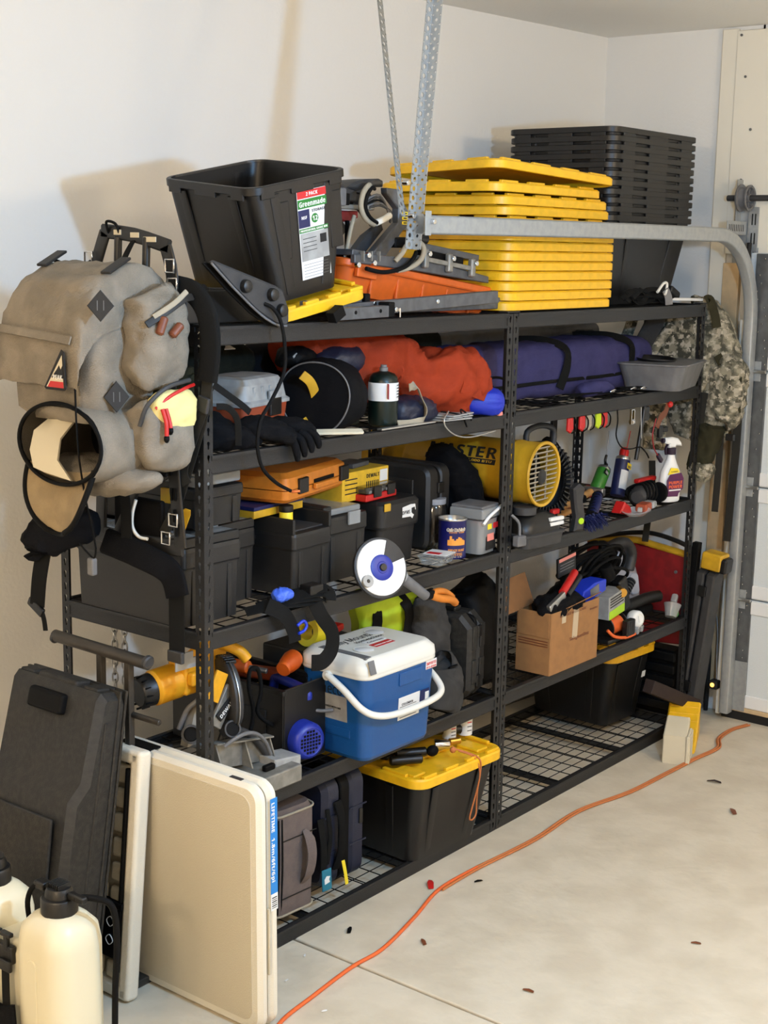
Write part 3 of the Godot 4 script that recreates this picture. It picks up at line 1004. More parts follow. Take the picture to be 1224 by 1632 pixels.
func go_top() -> void:
	# nested black totes at the far end
	var proto: Node3D = null
	for i in 11:
		var y := 1.957 + 0.0343 * i
		var lab := "black tote in the tall nested stack, number %s rim from the bottom" % ["first", "second", "third", "fourth", "fifth", "sixth", "seventh", "eighth", "ninth", "tenth", "topmost"][i]
		if i == 0: lab = "bottom tote of the tall nested black stack, its whole body showing"
		elif i == 10: lab = "topmost tote of the tall nested black stack near the far wall"
		else: lab = "black tote nested in the tall stack, %s rim up from the bottom" % ["", "second", "third", "fourth", "fifth", "sixth", "seventh", "eighth", "ninth", "tenth"][i]
		var o: Node3D
		if proto == null:
			o = T("storage_tote", lab, "tote", Transform3D(), "nested black totes")
			tote_parts(o, 0.735, 0.515, 0.36, 0.78, 0.76)
			proto = o
		else:
			o = proto.duplicate()
			o.name = "storage_tote"
			add_child(o, true)
			o.set_meta("label", lab)
		var jx: float = [0, 0, 0.002, -0.003, 0.001, 0.0, -0.002, 0.003, 0.002, 0.004, 0.0][i]
		o.transform = xf(Vector3(2.70 + jx, y, -0.325), 0, jx * 60.0, 0)
	# yellow lids
	var lp: Node3D = null
	var ord := ["bottom", "second", "third", "fourth", "fifth", "sixth", "seventh", "eighth", "ninth", "tenth", "eleventh", "twelfth", "loose tilted top"]
	for i in 13:
		var lab: String = "yellow tote lid, %s from the bottom of the lid stack" % ord[i]
		if i == 0: lab = "bottom yellow tote lid of the stack, lying on the wire shelf"
		if i == 12: lab = "loose tilted yellow tote lid on top of the lid stack"
		var o: Node3D
		if lp == null:
			o = T("tote_lid", lab, "lid", Transform3D(), "stacked yellow lids")
			lid_parts(o, 0.775, 0.525, 0.033)
			lp = o
		else:
			o = lp.duplicate()
			o.name = "tote_lid"
			add_child(o, true)
			o.set_meta("label", lab)
		var y := 1.974 + 0.0352 * i
		var x := 1.902
		var z := -0.268
		var ry := 0.0
		if i == 0: x -= 0.012
		if i >= 8:
			x -= 0.045
			ry = 1.0
			y += 0.012
		if i >= 9: y += 0.006
		if i == 10: x -= 0.02
		if i == 11:
			x -= 0.07
			ry = 2.0
			y += 0.008
		o.transform = xf(Vector3(x, y, z), 0, ry, 0)
		if i == 12: o.transform = xf(Vector3(1.845, y + 0.028, -0.265), -2.2, -3.0, -2.6)
	# the open tote on its tilted lid
	var tb := Transform3D(Basis(Vector3.UP, deg_to_rad(-5.5)) * Basis(Vector3.RIGHT, deg_to_rad(5.4)) * Basis(Vector3.BACK, deg_to_rad(11.5)), Vector3(0.512, 2.05, -0.25))
	var o := T("open_tote", "open black tote with a product label, standing tilted on a yellow lid", "tote", tb)
	tote_parts(o, 0.395, 0.42, 0.345, 0.64, 0.97)
	var lb := P("label", mb(Transform3D(Basis(), Vector3.ZERO)).box(Vector3(0, 0, 0), Vector3(0.118, 0.262, 0.0012), 0.0005), "paper", o, "tall white, green and blue paper label")
	lb.transform = xf(Vector3(0.035, 0.178, 0.2062), 0.0, 0, 0)
	var lt := Vector3(0, 0, 0.0008)
	var bands := [["red_label", 0.121, 0.02], ["green_ink", 0.092, 0.03], ["blue_dk", 0.043, 0.055], ["grey_lt", -0.03, 0.075]]
	pb(lb, "red_band", "red_label", Vector3(0, 0.119, 0.0009), Vector3(0.116, 0.022, 0.0008), 0.0002)
	pb(lb, "green_band", "green_ink", Vector3(0, 0.092, 0.0009), Vector3(0.116, 0.026, 0.0008), 0.0002)
	pb(lb, "blue_square", "blue_dk", Vector3(-0.036, 0.049, 0.0009), Vector3(0.045, 0.052, 0.0008), 0.0002)
	P("badge", mb().cyl(Vector3(0.007, 0.045, 0.0005), Vector3(0.007, 0.045, 0.0015), 0.014, -1, 20, 0.0002), "green_ink", lb)
	pb(lb, "green_strip", "green_ink", Vector3(0, 0.014, 0.0009), Vector3(0.116, 0.012, 0.0008), 0.0002)
	pb(lb, "info_panel", "grey_lt", Vector3(0, -0.035, 0.0009), Vector3(0.112, 0.082, 0.0006), 0.0002)
	pb(lb, "bar_code", "ink", Vector3(0.035, -0.018, 0.0014), Vector3(0.026, 0.026, 0.0004), 0.0001)
	txt(lb, "2 PACK", 0.010, xf(Vector3(0, 0.119, 0.0016)), "white")
	txt(lb, "Greenmade", 0.015, xf(Vector3(0, 0.091, 0.0016)), "white", true, 0.105)
	txt(lb, "STORAGE", 0.008, xf(Vector3(0.024, 0.068, 0.0012)), "ink", true, 0.055)
	txt(lb, "12", 0.014, xf(Vector3(0.007, 0.045, 0.0018)), "white")
	txt(lb, "NSF", 0.009, xf(Vector3(-0.036, 0.052, 0.0016)), "white")
	txt(lb, "PROFESSIONAL GRADE BIN", 0.006, xf(Vector3(0, 0.014, 0.0016)), "white", true, 0.108)
	for k in 5: pb(lb, "rule", "grey", Vector3(0, -0.087 - 0.009 * k, 0.0009), Vector3(0.1, 0.0012, 0.0004), 0.0001)
	for k in 4: pb(lb, "small_print", "grey_dk", Vector3(-0.02, -0.01 - 0.012 * k, 0.0013), Vector3(0.055, 0.002, 0.0003), 0.0001)
	# moulded side panels on the label face
	for s in [-1.0, 1.0]:
		pb(o, "side_panel", "black", Vector3(s * 0.105 + 0.025, 0.205, 0.203), Vector3(0.05, 0.17, 0.008), 0.004)
	tb.origin = Vector3(0.512, 2.026, -0.245)
	o = T("tote_lid", "yellow lid lying tilted under the open black tote", "lid", tb, "")
	lid_parts(o, 0.385, 0.54, 0.034)

	# orange tray, tilted down to the right
	o = T("orange_tray", "orange plastic bin lying tilted beside the yellow lid stack", "bin", xf(Vector3(1.13, 2.03, -0.315), 2, 0, -7.2))
	var m := mb()
	var R := []
	for e in [[0.80, 0.40, -0.045], [0.84, 0.44, 0.04], [0.86, 0.46, 0.04], [0.865, 0.465, 0.045], [0.865, 0.465, 0.062], [0.85, 0.45, 0.066], [0.82, 0.42, 0.06]]:
		R.append(ringy(rr(e[0], e[1], 0.04, 4), e[2]))
	m.loft(R, true, true)
	P("body", m, "orange", o)
	m = mb()
	for x in [-0.28, -0.14, 0.0, 0.14, 0.28]: m.box(Vector3(x, 0.0, 0.213), Vector3(0.012, 0.075, 0.01), 0.003)
	P("rib", m, "orange", o)
	pb(o, "latch", "orange", Vector3(-0.33, 0.03, 0.228), Vector3(0.1, 0.035, 0.016), 0.004)

	# machine frame with cables on top of it
	o = T("machine_frame", "grey metal machine frame with pale hose loops lying on the orange bin", "machine", xf(Vector3(1.08, 2.1, -0.15)))
	P("base_plate", mw(o).prism(PackedVector2Array([Vector2(0.727, 2.150), Vector2(0.806, 2.152), Vector2(1.105, 2.135), Vector2(1.474, 2.078), Vector2(1.475, 2.055), Vector2(1.034, 2.100), Vector2(0.967, 2.105), Vector2(0.727, 2.125)]), 0.02, 0.003, xf(Vector3(0, 0, -0.075))), "machine", o)
	P("bed", mw(o).box(Vector3(1.1, 2.115, -0.2), Vector3(0.74, 0.02, 0.24), 0.004, Basis(Vector3.BACK, -0.115)), "machine", o)
	for x in [0.76, 0.80, 0.84]:
		P("gusset", mw(o).box(Vector3(x, 2.145, -0.062), Vector3(0.004, 0.032, 0.016), 0.001), "machine_lt", o)
	for p in [[0.785, 2.148], [0.815, 2.124], [0.735, 2.118]]:
		P("bolt", mw(o).cyl(Vector3(p[0], p[1], -0.068), Vector3(p[0], p[1], -0.053), 0.010, -1, 6), "chrome", o)
	P("carriage_rail", mw(o).box(Vector3(1.19, 2.125, -0.06), Vector3(0.3, 0.016, 0.02), 0.003, Basis(Vector3.BACK, -0.115)), "machine_lt", o)
	P("carriage_rail", mw(o).box(Vector3(1.26, 2.162, -0.1), Vector3(0.36, 0.022, 0.03), 0.003, Basis(Vector3.BACK, -0.115)), "machine", o)
	P("slot_cover", mw(o).box(Vector3(1.2, 2.142, -0.08), Vector3(0.25, 0.028, 0.02), 0.004, Basis(Vector3.BACK, -0.115)), "black_m", o)
	for p in [[1.08, 2.145], [1.216, 2.13], [1.352, 2.114]]:
		P("link", mw(o).box(Vector3(p[0], p[1] - 0.005, -0.055), Vector3(0.026, 0.065, 0.022), 0.008), "machine_lt", o)
		P("bolt", mw(o).cyl(Vector3(p[0] + 0.005, p[1] + 0.01, -0.046), Vector3(p[0] + 0.005, p[1] + 0.01, -0.035), 0.010, -1, 6), "chrome", o)
	var arm := PackedVector2Array([Vector2(0.928, 2.362), Vector2(0.982, 2.360), Vector2(1.042, 2.294), Vector2(1.041, 2.244), Vector2(1.015, 2.227), Vector2(0.923, 2.14), Vector2(0.84, 2.14), Vector2(0.990, 2.253), Vector2(0.991, 2.298), Vector2(0.931, 2.343)])
	P("arm", mw(o).prism(arm, 0.03, 0.003, xf(Vector3(0, 0, -0.115))), "machine", o)
	P("arm", mw(o).prism(PackedVector2Array([Vector2(0.80, 2.14), Vector2(0.88, 2.21), Vector2(0.96, 2.25), Vector2(0.97, 2.23), Vector2(0.86, 2.14)]), 0.03, 0.003, xf(Vector3(0, 0, -0.16))), "grey_dk", o)
	P("arm", mw(o).prism(PackedVector2Array([Vector2(0.83, 2.36), Vector2(0.93, 2.36), Vector2(0.93, 2.31), Vector2(0.99, 2.25), Vector2(0.97, 2.24), Vector2(0.90, 2.29), Vector2(0.83, 2.30)]), 0.012, 0.003, xf(Vector3(0, 0, -0.2))), "grey_dk", o)
	for y in [2.284, 2.268, 2.253]:
		P("warning_label", mw(o).box(Vector3(1.022, y, -0.0985), Vector3(0.028, 0.010, 0.002), 0.0005), "yellow_ink", o)
		P("warning_text", mw(o).box(Vector3(1.022, y, -0.0972), Vector3(0.018, 0.004, 0.0008), 0.0002), "ink", o)
	P("top_cover", mw(o).prism(PackedVector2Array([Vector2(0.744, 2.357), Vector2(0.776, 2.372), Vector2(0.808, 2.381), Vector2(0.904, 2.390), Vector2(0.925, 2.384), Vector2(0.924, 2.364), Vector2(0.867, 2.362), Vector2(0.793, 2.347)]), 0.12, 0.008, xf(Vector3(0, 0, -0.17))), "grey_dk", o)
	P("top_cover", mw(o).prism(PackedVector2Array([Vector2(0.655, 2.375), Vector2(0.700, 2.373), Vector2(0.744, 2.355), Vector2(0.785, 2.347), Vector2(0.745, 2.33), Vector2(0.655, 2.34)]), 0.08, 0.006, xf(Vector3(0, 0, -0.15))), "grey_dk", o)
	P("motor", mw(o).box(Vector3(0.69, 2.325, -0.12), Vector3(0.06, 0.055, 0.05), 0.006), "grey", o)
	P("gear_housing", mw(o).box(Vector3(0.735, 2.32, -0.14), Vector3(0.05, 0.06, 0.06), 0.012), "black_m", o)
	P("gear_housing", mw(o).box(Vector3(0.79, 2.335, -0.16), Vector3(0.05, 0.05, 0.06), 0.01), "grey_dk", o)
	P("gear_housing", mw(o).box(Vector3(0.86, 2.32, -0.17), Vector3(0.1, 0.05, 0.05), 0.01), "black", o)
	P("cross_tube", mw(o).box(Vector3(0.76, 2.297, -0.12), Vector3(0.24, 0.016, 0.02), 0.005), "machine_lt", o)
	P("red_frame", mw(o).prism(PackedVector2Array([Vector2(0.66, 2.285), Vector2(0.843, 2.286), Vector2(0.844, 2.265), Vector2(0.795, 2.251), Vector2(0.66, 2.273)]), 0.06, 0.003, xf(Vector3(0, 0, -0.18))), "red_dk", o)
	P("drum_guard", mw(o).prism(PackedVector2Array([Vector2(0.64, 2.249), Vector2(0.774, 2.251), Vector2(0.791, 2.236), Vector2(0.783, 2.215), Vector2(0.755, 2.192), Vector2(0.72, 2.184), Vector2(0.64, 2.184)]), 0.06, 0.006, xf(Vector3(0, 0, -0.18))), "black", o)
	P("black_post", mw(o).box(Vector3(0.765, 2.2, -0.13), Vector3(0.01, 0.11, 0.014), 0.002), "black_m", o)
	P("hose", mw(o).tube([Vector3(0.84, 2.36, -0.1), Vector3(0.809, 2.365, -0.08), Vector3(0.780, 2.347, -0.075), Vector3(0.767, 2.321, -0.075), Vector3(0.765, 2.296, -0.075), Vector3(0.778, 2.271, -0.075), Vector3(0.807, 2.254, -0.08), Vector3(0.85, 2.245, -0.09)], 0.0085, 8), "strap_beige", o)
	P("cable", mw(o).tube([Vector3(0.85, 2.355, -0.09), Vector3(0.82, 2.358, -0.075), Vector3(0.793, 2.341, -0.068), Vector3(0.781, 2.318, -0.068), Vector3(0.779, 2.296, -0.068), Vector3(0.79, 2.277, -0.068), Vector3(0.815, 2.262, -0.073), Vector3(0.86, 2.25, -0.085)], 0.006, 8), "rubber", o)
	P("hose", mw(o).tube([Vector3(0.775, 2.27, -0.11), Vector3(0.755, 2.22, -0.11), Vector3(0.745, 2.14, -0.12)], 0.007, 8), "strap_beige", o)
	P("hose", mw(o).tube([Vector3(0.86, 2.25, -0.09), Vector3(0.9, 2.262, -0.09), Vector3(0.935, 2.275, -0.095)], 0.011, 8), "white_pl", o)
	P("hose", mw(o).tube([Vector3(0.925, 2.13, -0.06), Vector3(0.946, 2.154, -0.05), Vector3(0.972, 2.180, -0.05), Vector3(1.011, 2.192, -0.05), Vector3(1.051, 2.187, -0.05), Vector3(1.059, 2.165, -0.045), Vector3(1.033, 2.133, -0.04), Vector3(0.981, 2.109, -0.045), Vector3(0.93, 2.1, -0.055)], 0.0085, 8), "strap_beige", o)
	P("cable", mw(o).tube([Vector3(1.03, 2.16, -0.055), Vector3(1.000, 2.138, -0.045), Vector3(0.961, 2.115, -0.042), Vector3(0.903, 2.100, -0.045), Vector3(0.839, 2.096, -0.05), Vector3(0.770, 2.107, -0.055)], 0.007, 8), "rubber", o)
	for k in 5:
		P("wire", mw(o).tube([Vector3(0.83, 2.29 + 0.006 * k, -0.12), Vector3(0.89, 2.305 + 0.008 * k, -0.1), Vector3(0.95, 2.285 - 0.006 * k, -0.1), Vector3(0.945, 2.255, -0.1)], 0.004, 6), ["grey_dk", "grey", "rubber", "grey_dk", "grey"][k], o)
	P("knob", mw(o).cyl(Vector3(1.07, 2.205, -0.11), Vector3(1.13, 2.205, -0.09), 0.02), "black", o)
	P("clamp", mw(o).box(Vector3(1.03, 2.19, -0.12), Vector3(0.12, 0.035, 0.05), 0.008), "black_m", o)

	# folded stand of grey bars
	o = T("folding_stand", "folded stand of grey square steel bars lying along the top shelf", "stand")
	P("bar", mb().box(Vector3(0.96, 1.9965, 0.012), Vector3(0.88, 0.042, 0.03), 0.003, Basis(Vector3.BACK, deg_to_rad(2.0))), "machine", o)
	pb(o, "bar", "machine", Vector3(1.12, 1.985, -0.06), Vector3(0.84, 0.04, 0.03), 0.003)
	P("bar", mb().box(Vector3(0.62, 1.978, 0.055), Vector3(0.26, 0.036, 0.03), 0.003, Basis(Vector3.BACK, deg_to_rad(1.0))), "machine", o)
	P("bar", mb().box(Vector3(0.545, 2.0, -0.005), Vector3(0.26, 0.036, 0.028), 0.003, Basis(Vector3.BACK, deg_to_rad(1.5))), "machine", o)
	P("end_cap", mb().box(Vector3(0.495, 1.977, 0.055), Vector3(0.05, 0.034, 0.032), 0.002, Basis(Vector3.BACK, 0.5)), "black_m", o)
	pb(o, "joint", "black_m", Vector3(0.745, 1.985, 0.05), Vector3(0.03, 0.046, 0.045), 0.004)
	pb(o, "joint", "black_m", Vector3(0.69, 2.01, 0.0), Vector3(0.025, 0.046, 0.04), 0.004)
	for p in [[0.765, 1.985, 0.075], [0.715, 2.003, 0.03], [1.045, 2.003, 0.03]]:
		P("bolt", mb().cyl(Vector3(p[0], p[1], p[2] - 0.012), Vector3(p[0], p[1], p[2]), 0.008, -1, 8), "chrome", o)
	P("wing_nut", mb().box(Vector3(0.775, 1.975, 0.078), Vector3(0.006, 0.03, 0.008), 0.002), "chrome", o)
	for p in [[0.57, 1.98, 0.071], [0.69, 1.982, 0.071]]:
		P("hole", mb().cyl(Vector3(p[0], p[1], p[2] - 0.002), Vector3(p[0], p[1], p[2]), 0.006, -1, 10, 0.0), "black_m", o)

	# triangular plate with three knobs and its cable
	o = T("triangular_plate", "dark grey triangular plastic plate with three black knobs, leaning at the shelf front", "plate", xf(Vector3(0, 0, 0.028)))
	var tri := PackedVector2Array([Vector2(-0.004, 2.128), Vector2(0.01, 2.132), Vector2(0.255, 2.062), Vector2(0.285, 2.048), Vector2(0.312, 1.995), Vector2(0.312, 1.958), Vector2(0.298, 1.946), Vector2(0.25, 1.955), Vector2(0.18, 1.99), Vector2(0.08, 2.06)])
	P("plate", mb().prism(tri, 0.016, 0.006), "grey_dk", o)
	var t2 := PackedVector2Array()
	for q in tri: t2.append(Vector2(q.x * 1.0 - 0.012, q.y - 0.004))
	P("backing", mb().prism(t2, 0.008, 0.002, xf(Vector3(0, 0, -0.016))), "black_m", o)
	for p in [[0.125, 2.062], [0.234, 2.037], [0.273, 1.992]]:
		P("knob", mb().lathe([Vector2(0, 0.02), Vector2(0.009, 0.02), Vector2(0.017, 0.016), Vector2(0.019, 0.008), Vector2(0.019, 0.0)], MB.along(Vector3(p[0], p[1], 0.007), Vector3(p[0], p[1], 1.0)), 20), "black", o)
	P("piping", mb().tube([Vector3(-0.004, 2.124, 0.009), Vector3(0.08, 2.058, 0.009), Vector3(0.18, 1.988, 0.009), Vector3(0.25, 1.954, 0.009), Vector3(0.298, 1.947, 0.009)], 0.0035, 6), "grey", o)
	P("cable", mb().tube([Vector3(0.205, 2.012, 0.008), Vector3(0.225, 2.0, 0.022), Vector3(0.248, 1.965, 0.03), Vector3(0.262, 1.9, 0.034), Vector3(0.258, 1.82, 0.036), Vector3(0.2, 1.74, 0.04), Vector3(0.155, 1.69, 0.042), Vector3(0.14, 1.62, 0.044), Vector3(0.16, 1.555, 0.044), Vector3(0.22, 1.505, 0.04), Vector3(0.285, 1.472, 0.04)], 0.0055, 8), "rubber", o)
	P("bare_end", mb().tube([Vector3(0.285, 1.472, 0.04), Vector3(0.3, 1.468, 0.04), Vector3(0.318, 1.468, 0.045)], 0.0045, 6), "copper", o)
	# black tray with a round can inside, at the corner
	o = T("black_bin", "low black open bin at the rack corner behind the triangular plate", "bin", xf(Vector3(0.15, 1.957, -0.22)))
	m = mb()
	m.box(Vector3(0, 0.004, 0), Vector3(0.3, 0.008, 0.3), 0.003)
	for s in [-1.0, 1.0]:
		m.box(Vector3(s * 0.15, 0.045, 0), Vector3(0.008, 0.09, 0.3), 0.003)
		m.box(Vector3(0, 0.045, s * 0.15), Vector3(0.3, 0.09, 0.008), 0.003)
	P("body", m, "black", o)
	T1("black_canister", mb().cyl(Vector3(0, 0, 0), Vector3(0.0, 0.095, 0.0), 0.062, 0.058, 24, 0.012), "black", "glossy black canister standing inside the low open bin", "canister", xf(Vector3(0.1, 1.967, -0.16)))
	# small things at the far right end
	o = T("strap_bundle", "tangled bundle of black straps with a white bent rod, beside the black totes", "straps")
	m = mb()
	var rng := RandomNumberGenerator.new()
	rng.seed = 3
	for k in 9:
		var pts := []
		for s in 5: pts.append(Vector3(2.42 + 0.09 * s + rng.randf_range(-0.04, 0.04), 1.965 + rng.randf_range(0.0, 0.06), -0.02 + rng.randf_range(-0.03, 0.01)))
		m.band(pts, 0.022, 0.003, Vector3(0.2, 0.7, 0.6), 5)
	P("straps", m, "strap", o)
	P("rod", mb().tube([Vector3(2.62, 2.01, 0.0), Vector3(2.67, 2.045, 0.0), Vector3(2.70, 2.045, 0.0), Vector3(2.70, 2.02, 0.0), Vector3(2.68, 2.0, 0.005)], 0.006, 8), "white_pl", o)
	P("fringe", mb().band([Vector3(2.69, 2.02, 0.0), Vector3(2.71, 1.99, 0.005), Vector3(2.715, 1.957, 0.008)], 0.035, 0.003, Vector3(-0.5, 0.1, 0.8), 4), "grey", o)
	T1("white_board", mb().box(Vector3(2.95, 1.973, -0.09), Vector3(0.33, 0.012, 0.12), 0.003, Basis(Vector3.BACK, -0.025)), "white", "thin white board lying on the top shelf's far right corner", "board")
	T1("strap_clip", mb().box(Vector3(2.98, 2.0, -0.12), Vector3(0.09, 0.035, 0.05), 0.01, Basis(Vector3.BACK, -0.4)), "black", "small black strap clip lying on the white board", "clip")

# ---------------------------------------------------------------- soft things
# A stuffed bag along pts; sizes are half width (across) and half height (along up); wrinkles from noise
func bag(m: MB, pts: Array, sizes: Array, up: Vector3, amp := 0.01, freq := 9.0, sd := 1, pw := 2.6, sub := 7, seg := 32) -> MB:
	var f := FastNoiseLite.new()
	f.seed = sd
	f.frequency = 1.0
	f.fractal_type = FastNoiseLite.FRACTAL_RIDGED
	f.fractal_octaves = 2
	var Q := MB.smooth(pts, sub)
	var R := []
	var k := Q.size()
	for j in k:
		var d: Vector3 = (Q[mini(j + 1, k - 1)] - Q[maxi(j - 1, 0)]).normalized()
		var y := (up - d * up.dot(d)).normalized()
		var x := d.cross(y)
		var w := float(j) / (k - 1) * (sizes.size() - 1)
		var i0 := mini(int(w), sizes.size() - 2)
		var s: Vector2 = sizes[i0].cubic_interpolate(sizes[i0 + 1], sizes[maxi(i0 - 1, 0)], sizes[mini(i0 + 2, sizes.size() - 1)], w - i0)
		var r := PackedVector3Array()
		for i in seg:
			var a := TAU * i / seg
			var c := cos(a)
			var e := sin(a)
			var q := pow(pow(absf(c), pw) + pow(absf(e), pw), -1.0 / pw)
			var p: Vector3 = Q[j] + x * (c * q * s.x) + y * (e * q * s.y)
			var o: Vector3 = (x * c + y * e)
			var n := f.get_noise_3dv(p * freq)
			p += o * n * amp * minf(1.0, minf(s.x, s.y) / 0.03)
			r.append(p)
		R.append(r)
	return m.loft(R, false, true)

func propane(at: Vector3, label: String) -> Node3D:
	var o := T("propane_cylinder", label, "gas cylinder", xf(at), "small green propane cylinders")
	P("bottle", mb().lathe([Vector2(0, 0.004), Vector2(0.036, 0.0), Vector2(0.046, 0.006), Vector2(0.049, 0.02), Vector2(0.049, 0.145), Vector2(0.046, 0.16), Vector2(0.036, 0.172), Vector2(0.016, 0.179), Vector2(0.014, 0.18)], Transform3D(), 30), "green_dk", o)
	P("valve", mb().lathe([Vector2(0.014, 0.176), Vector2(0.014, 0.192), Vector2(0.010, 0.193), Vector2(0.010, 0.2), Vector2(0, 0.2)], Transform3D(), 16), "grey", o)
	P("label", mb().lathe([Vector2(0.0495, 0.085), Vector2(0.0497, 0.086), Vector2(0.0497, 0.143), Vector2(0.0495, 0.144)], Transform3D(), 30), "paper", o, "white and red wrap label")
	return o

func go_shelf_four() -> void:
	var y := 1.594
	var o: Node3D
	var m: MB
	T1("olive_jacket", bag(mb(), [Vector3(0.04, 1.70, -0.5), Vector3(0.12, 1.73, -0.48), Vector3(0.34, 1.77, -0.45), Vector3(0.52, 1.79, -0.46), Vector3(0.6, 1.76, -0.48)], [Vector2(0.06, 0.04), Vector2(0.13, 0.1), Vector2(0.14, 0.095), Vector2(0.12, 0.085), Vector2(0.05, 0.04)], Vector3.UP, 0.022, 8.0, 3), "olive_dk", "dark olive folded jacket piled behind the white and orange tackle box", "jacket")
	P("hang_tag", mb().box(Vector3(0.40, 1.868, -0.37), Vector3(0.13, 0.003, 0.09), 0.001, Basis(Vector3.RIGHT, 0.35)), "paper", get_node("olive_jacket"), "printed white card tag")
	T1("rolled_cloth", bag(mb(), [Vector3(0.02, 1.75, -0.3), Vector3(0.03, 1.75, -0.25), Vector3(0.08, 1.75, -0.19), Vector3(0.125, 1.75, -0.13), Vector3(0.13, 1.75, -0.125)], [Vector2(0.03, 0.04), Vector2(0.06, 0.065), Vector2(0.065, 0.07), Vector2(0.055, 0.06), Vector2(0.01, 0.015)], Vector3.UP, 0.02, 22.0, 9), "olive", "rolled olive brown cloth beside the rack's front post", "cloth")
	T1("black_jacket", bag(mb(), [Vector3(0.05, 1.66, -0.3), Vector3(0.1, 1.655, -0.22), Vector3(0.17, 1.635, -0.12), Vector3(0.25, 1.615, -0.075), Vector3(0.29, 1.605, -0.07)], [Vector2(0.05, 0.05), Vector2(0.08, 0.06), Vector2(0.075, 0.042), Vector2(0.05, 0.022), Vector2(0.015, 0.01)], Vector3.UP, 0.02, 10.0, 5), "dark_cloth", "black crumpled jacket lying in front of the tackle box", "jacket")
	T1("black_bag", bag(mb(), [Vector3(0.62, 1.68, -0.5), Vector3(0.68, 1.72, -0.46), Vector3(0.86, 1.74, -0.42), Vector3(1.02, 1.72, -0.4), Vector3(1.08, 1.68, -0.4)], [Vector2(0.05, 0.05), Vector2(0.12, 0.12), Vector2(0.12, 0.125), Vector2(0.1, 0.11), Vector2(0.04, 0.05)], Vector3.UP, 0.015, 8.0, 12), "dark_cloth", "black soft bag lying behind the open black hood", "bag")
	T1("baseball_hat", bag(mb(), [Vector3(0.72, 1.79, -0.24), Vector3(0.76, 1.805, -0.22), Vector3(0.85, 1.81, -0.2), Vector3(0.92, 1.79, -0.2)], [Vector2(0.03, 0.02), Vector2(0.07, 0.04), Vector2(0.07, 0.045), Vector2(0.02, 0.02)], Vector3.UP, 0.006, 14.0, 4), "navy_case", "dark blue grey cap resting on top of the open black hood", "hat")
	var gl := T("printed_glove", "black glove with white markings lying on the black bag near the cable", "glove")
	P("fabric", bag(mb(), [Vector3(0.6, 1.80, -0.27), Vector3(0.63, 1.82, -0.26), Vector3(0.70, 1.82, -0.25), Vector3(0.75, 1.80, -0.25)], [Vector2(0.02, 0.01), Vector2(0.05, 0.03), Vector2(0.045, 0.03), Vector2(0.02, 0.01)], Vector3.UP, 0.006, 20.0, 6), "black_m", gl)
	for k in 4:
		P("marking", mb().box(Vector3(0.615 + 0.03 * k, 1.832 - 0.006 * (k % 2), -0.213), Vector3(0.022, 0.008, 0.003), 0.001, Basis(Vector3.BACK, 0.5 - 0.3 * k)), "grey_lt", gl)

	# tackle box
	o = T("tackle_box", "tackle box with a pale grey lid and an orange brown base", "tackle box", xf(Vector3(0.393, y + 0.006, -0.235), 0, 14, 0))
	m = mb()
	m.loft([ringy(rr(0.25, 0.17, 0.02), 0.0), ringy(rr(0.265, 0.185, 0.02), 0.075), ringy(rr(0.27, 0.19, 0.02), 0.105)], true)
	P("base", m, "clay", o)
	m = mb()
	for k in 4: m.box(Vector3(-0.09 + 0.06 * k, 0.025, 0.088), Vector3(0.035, 0.05, 0.008), 0.003)
	P("rib", m, "clay", o)
	m = mb()
	m.loft([ringy(rr(0.285, 0.205, 0.025), 0.098), ringy(rr(0.285, 0.205, 0.025), 0.108), ringy(rr(0.27, 0.19, 0.03), 0.115), ringy(rr(0.255, 0.175, 0.03), 0.16), ringy(rr(0.235, 0.155, 0.03), 0.178), ringy(rr(0.2, 0.12, 0.03), 0.184)], true)
	P("lid", m, "grey_lt", o, "pale grey domed lid")
	for k in 4: pb(o, "lid_rib", "grey_lt", Vector3(-0.08 + 0.05 * k, 0.135, 0.09), Vector3(0.014, 0.04, 0.008), 0.003)
	pb(o, "latch", "black", Vector3(0.03, 0.09, 0.102), Vector3(0.07, 0.055, 0.012), 0.004)
	pb(o, "latch_plate", "grey_lt", Vector3(0.03, 0.125, 0.102), Vector3(0.075, 0.03, 0.01), 0.003)

	# the open hood
	o = T("open_hood", "large open black hood with yellow straps inside, facing the room", "hood", xf(Vector3(0.62, y + 0.004, -0.13)))
	var ax := Vector3(0.955, -0.02, -0.29).normalized()
	var c0 := Vector3(0.61, 1.705, -0.125)
	var px := ax.cross(Vector3.UP).normalized()
	var py := px.cross(ax)
	var R := []
	for e in [[0.0, 0.112], [0.012, 0.119], [0.05, 0.121], [0.1, 0.12], [0.16, 0.112], [0.2, 0.085], [0.215, 0.04]]:
		var r := PackedVector3Array()
		for i in 36:
			var a := TAU * i / 36
			var wob := 1.0 + 0.03 * sin(a * 3.0 + e[0] * 20.0) + (0.02 * sin(a * 9.0 + e[0] * 40.0) if e[0] > 0.03 else 0.0)
			r.append(c0 + ax * e[0] + (px * cos(a) * 1.04 + py * sin(a)) * e[1] * wob)
		R.append(r)
	P("shell", mw(o).loft(R, false, true), "dark_cloth", o)
	var Ri := []
	for e in [[0.2, 0.02], [0.19, 0.075], [0.15, 0.1], [0.08, 0.112], [0.0, 0.108]]:
		var r := PackedVector3Array()
		for i in 36:
			var a := -TAU * i / 36
			r.append(c0 + ax * e[0] + (px * cos(a) * 1.04 + py * sin(a)) * e[1])
		Ri.append(r)
	P("lining", mw(o).loft(Ri, false, false), "black_m", o)
	var rim := []
	for i in 24:
		var a := TAU * i / 24
		var wob := 1.0 + 0.03 * sin(a * 3.0)
		rim.append(c0 - ax * 0.002 + (px * cos(a) * 1.04 + py * sin(a)) * 0.115 * wob)
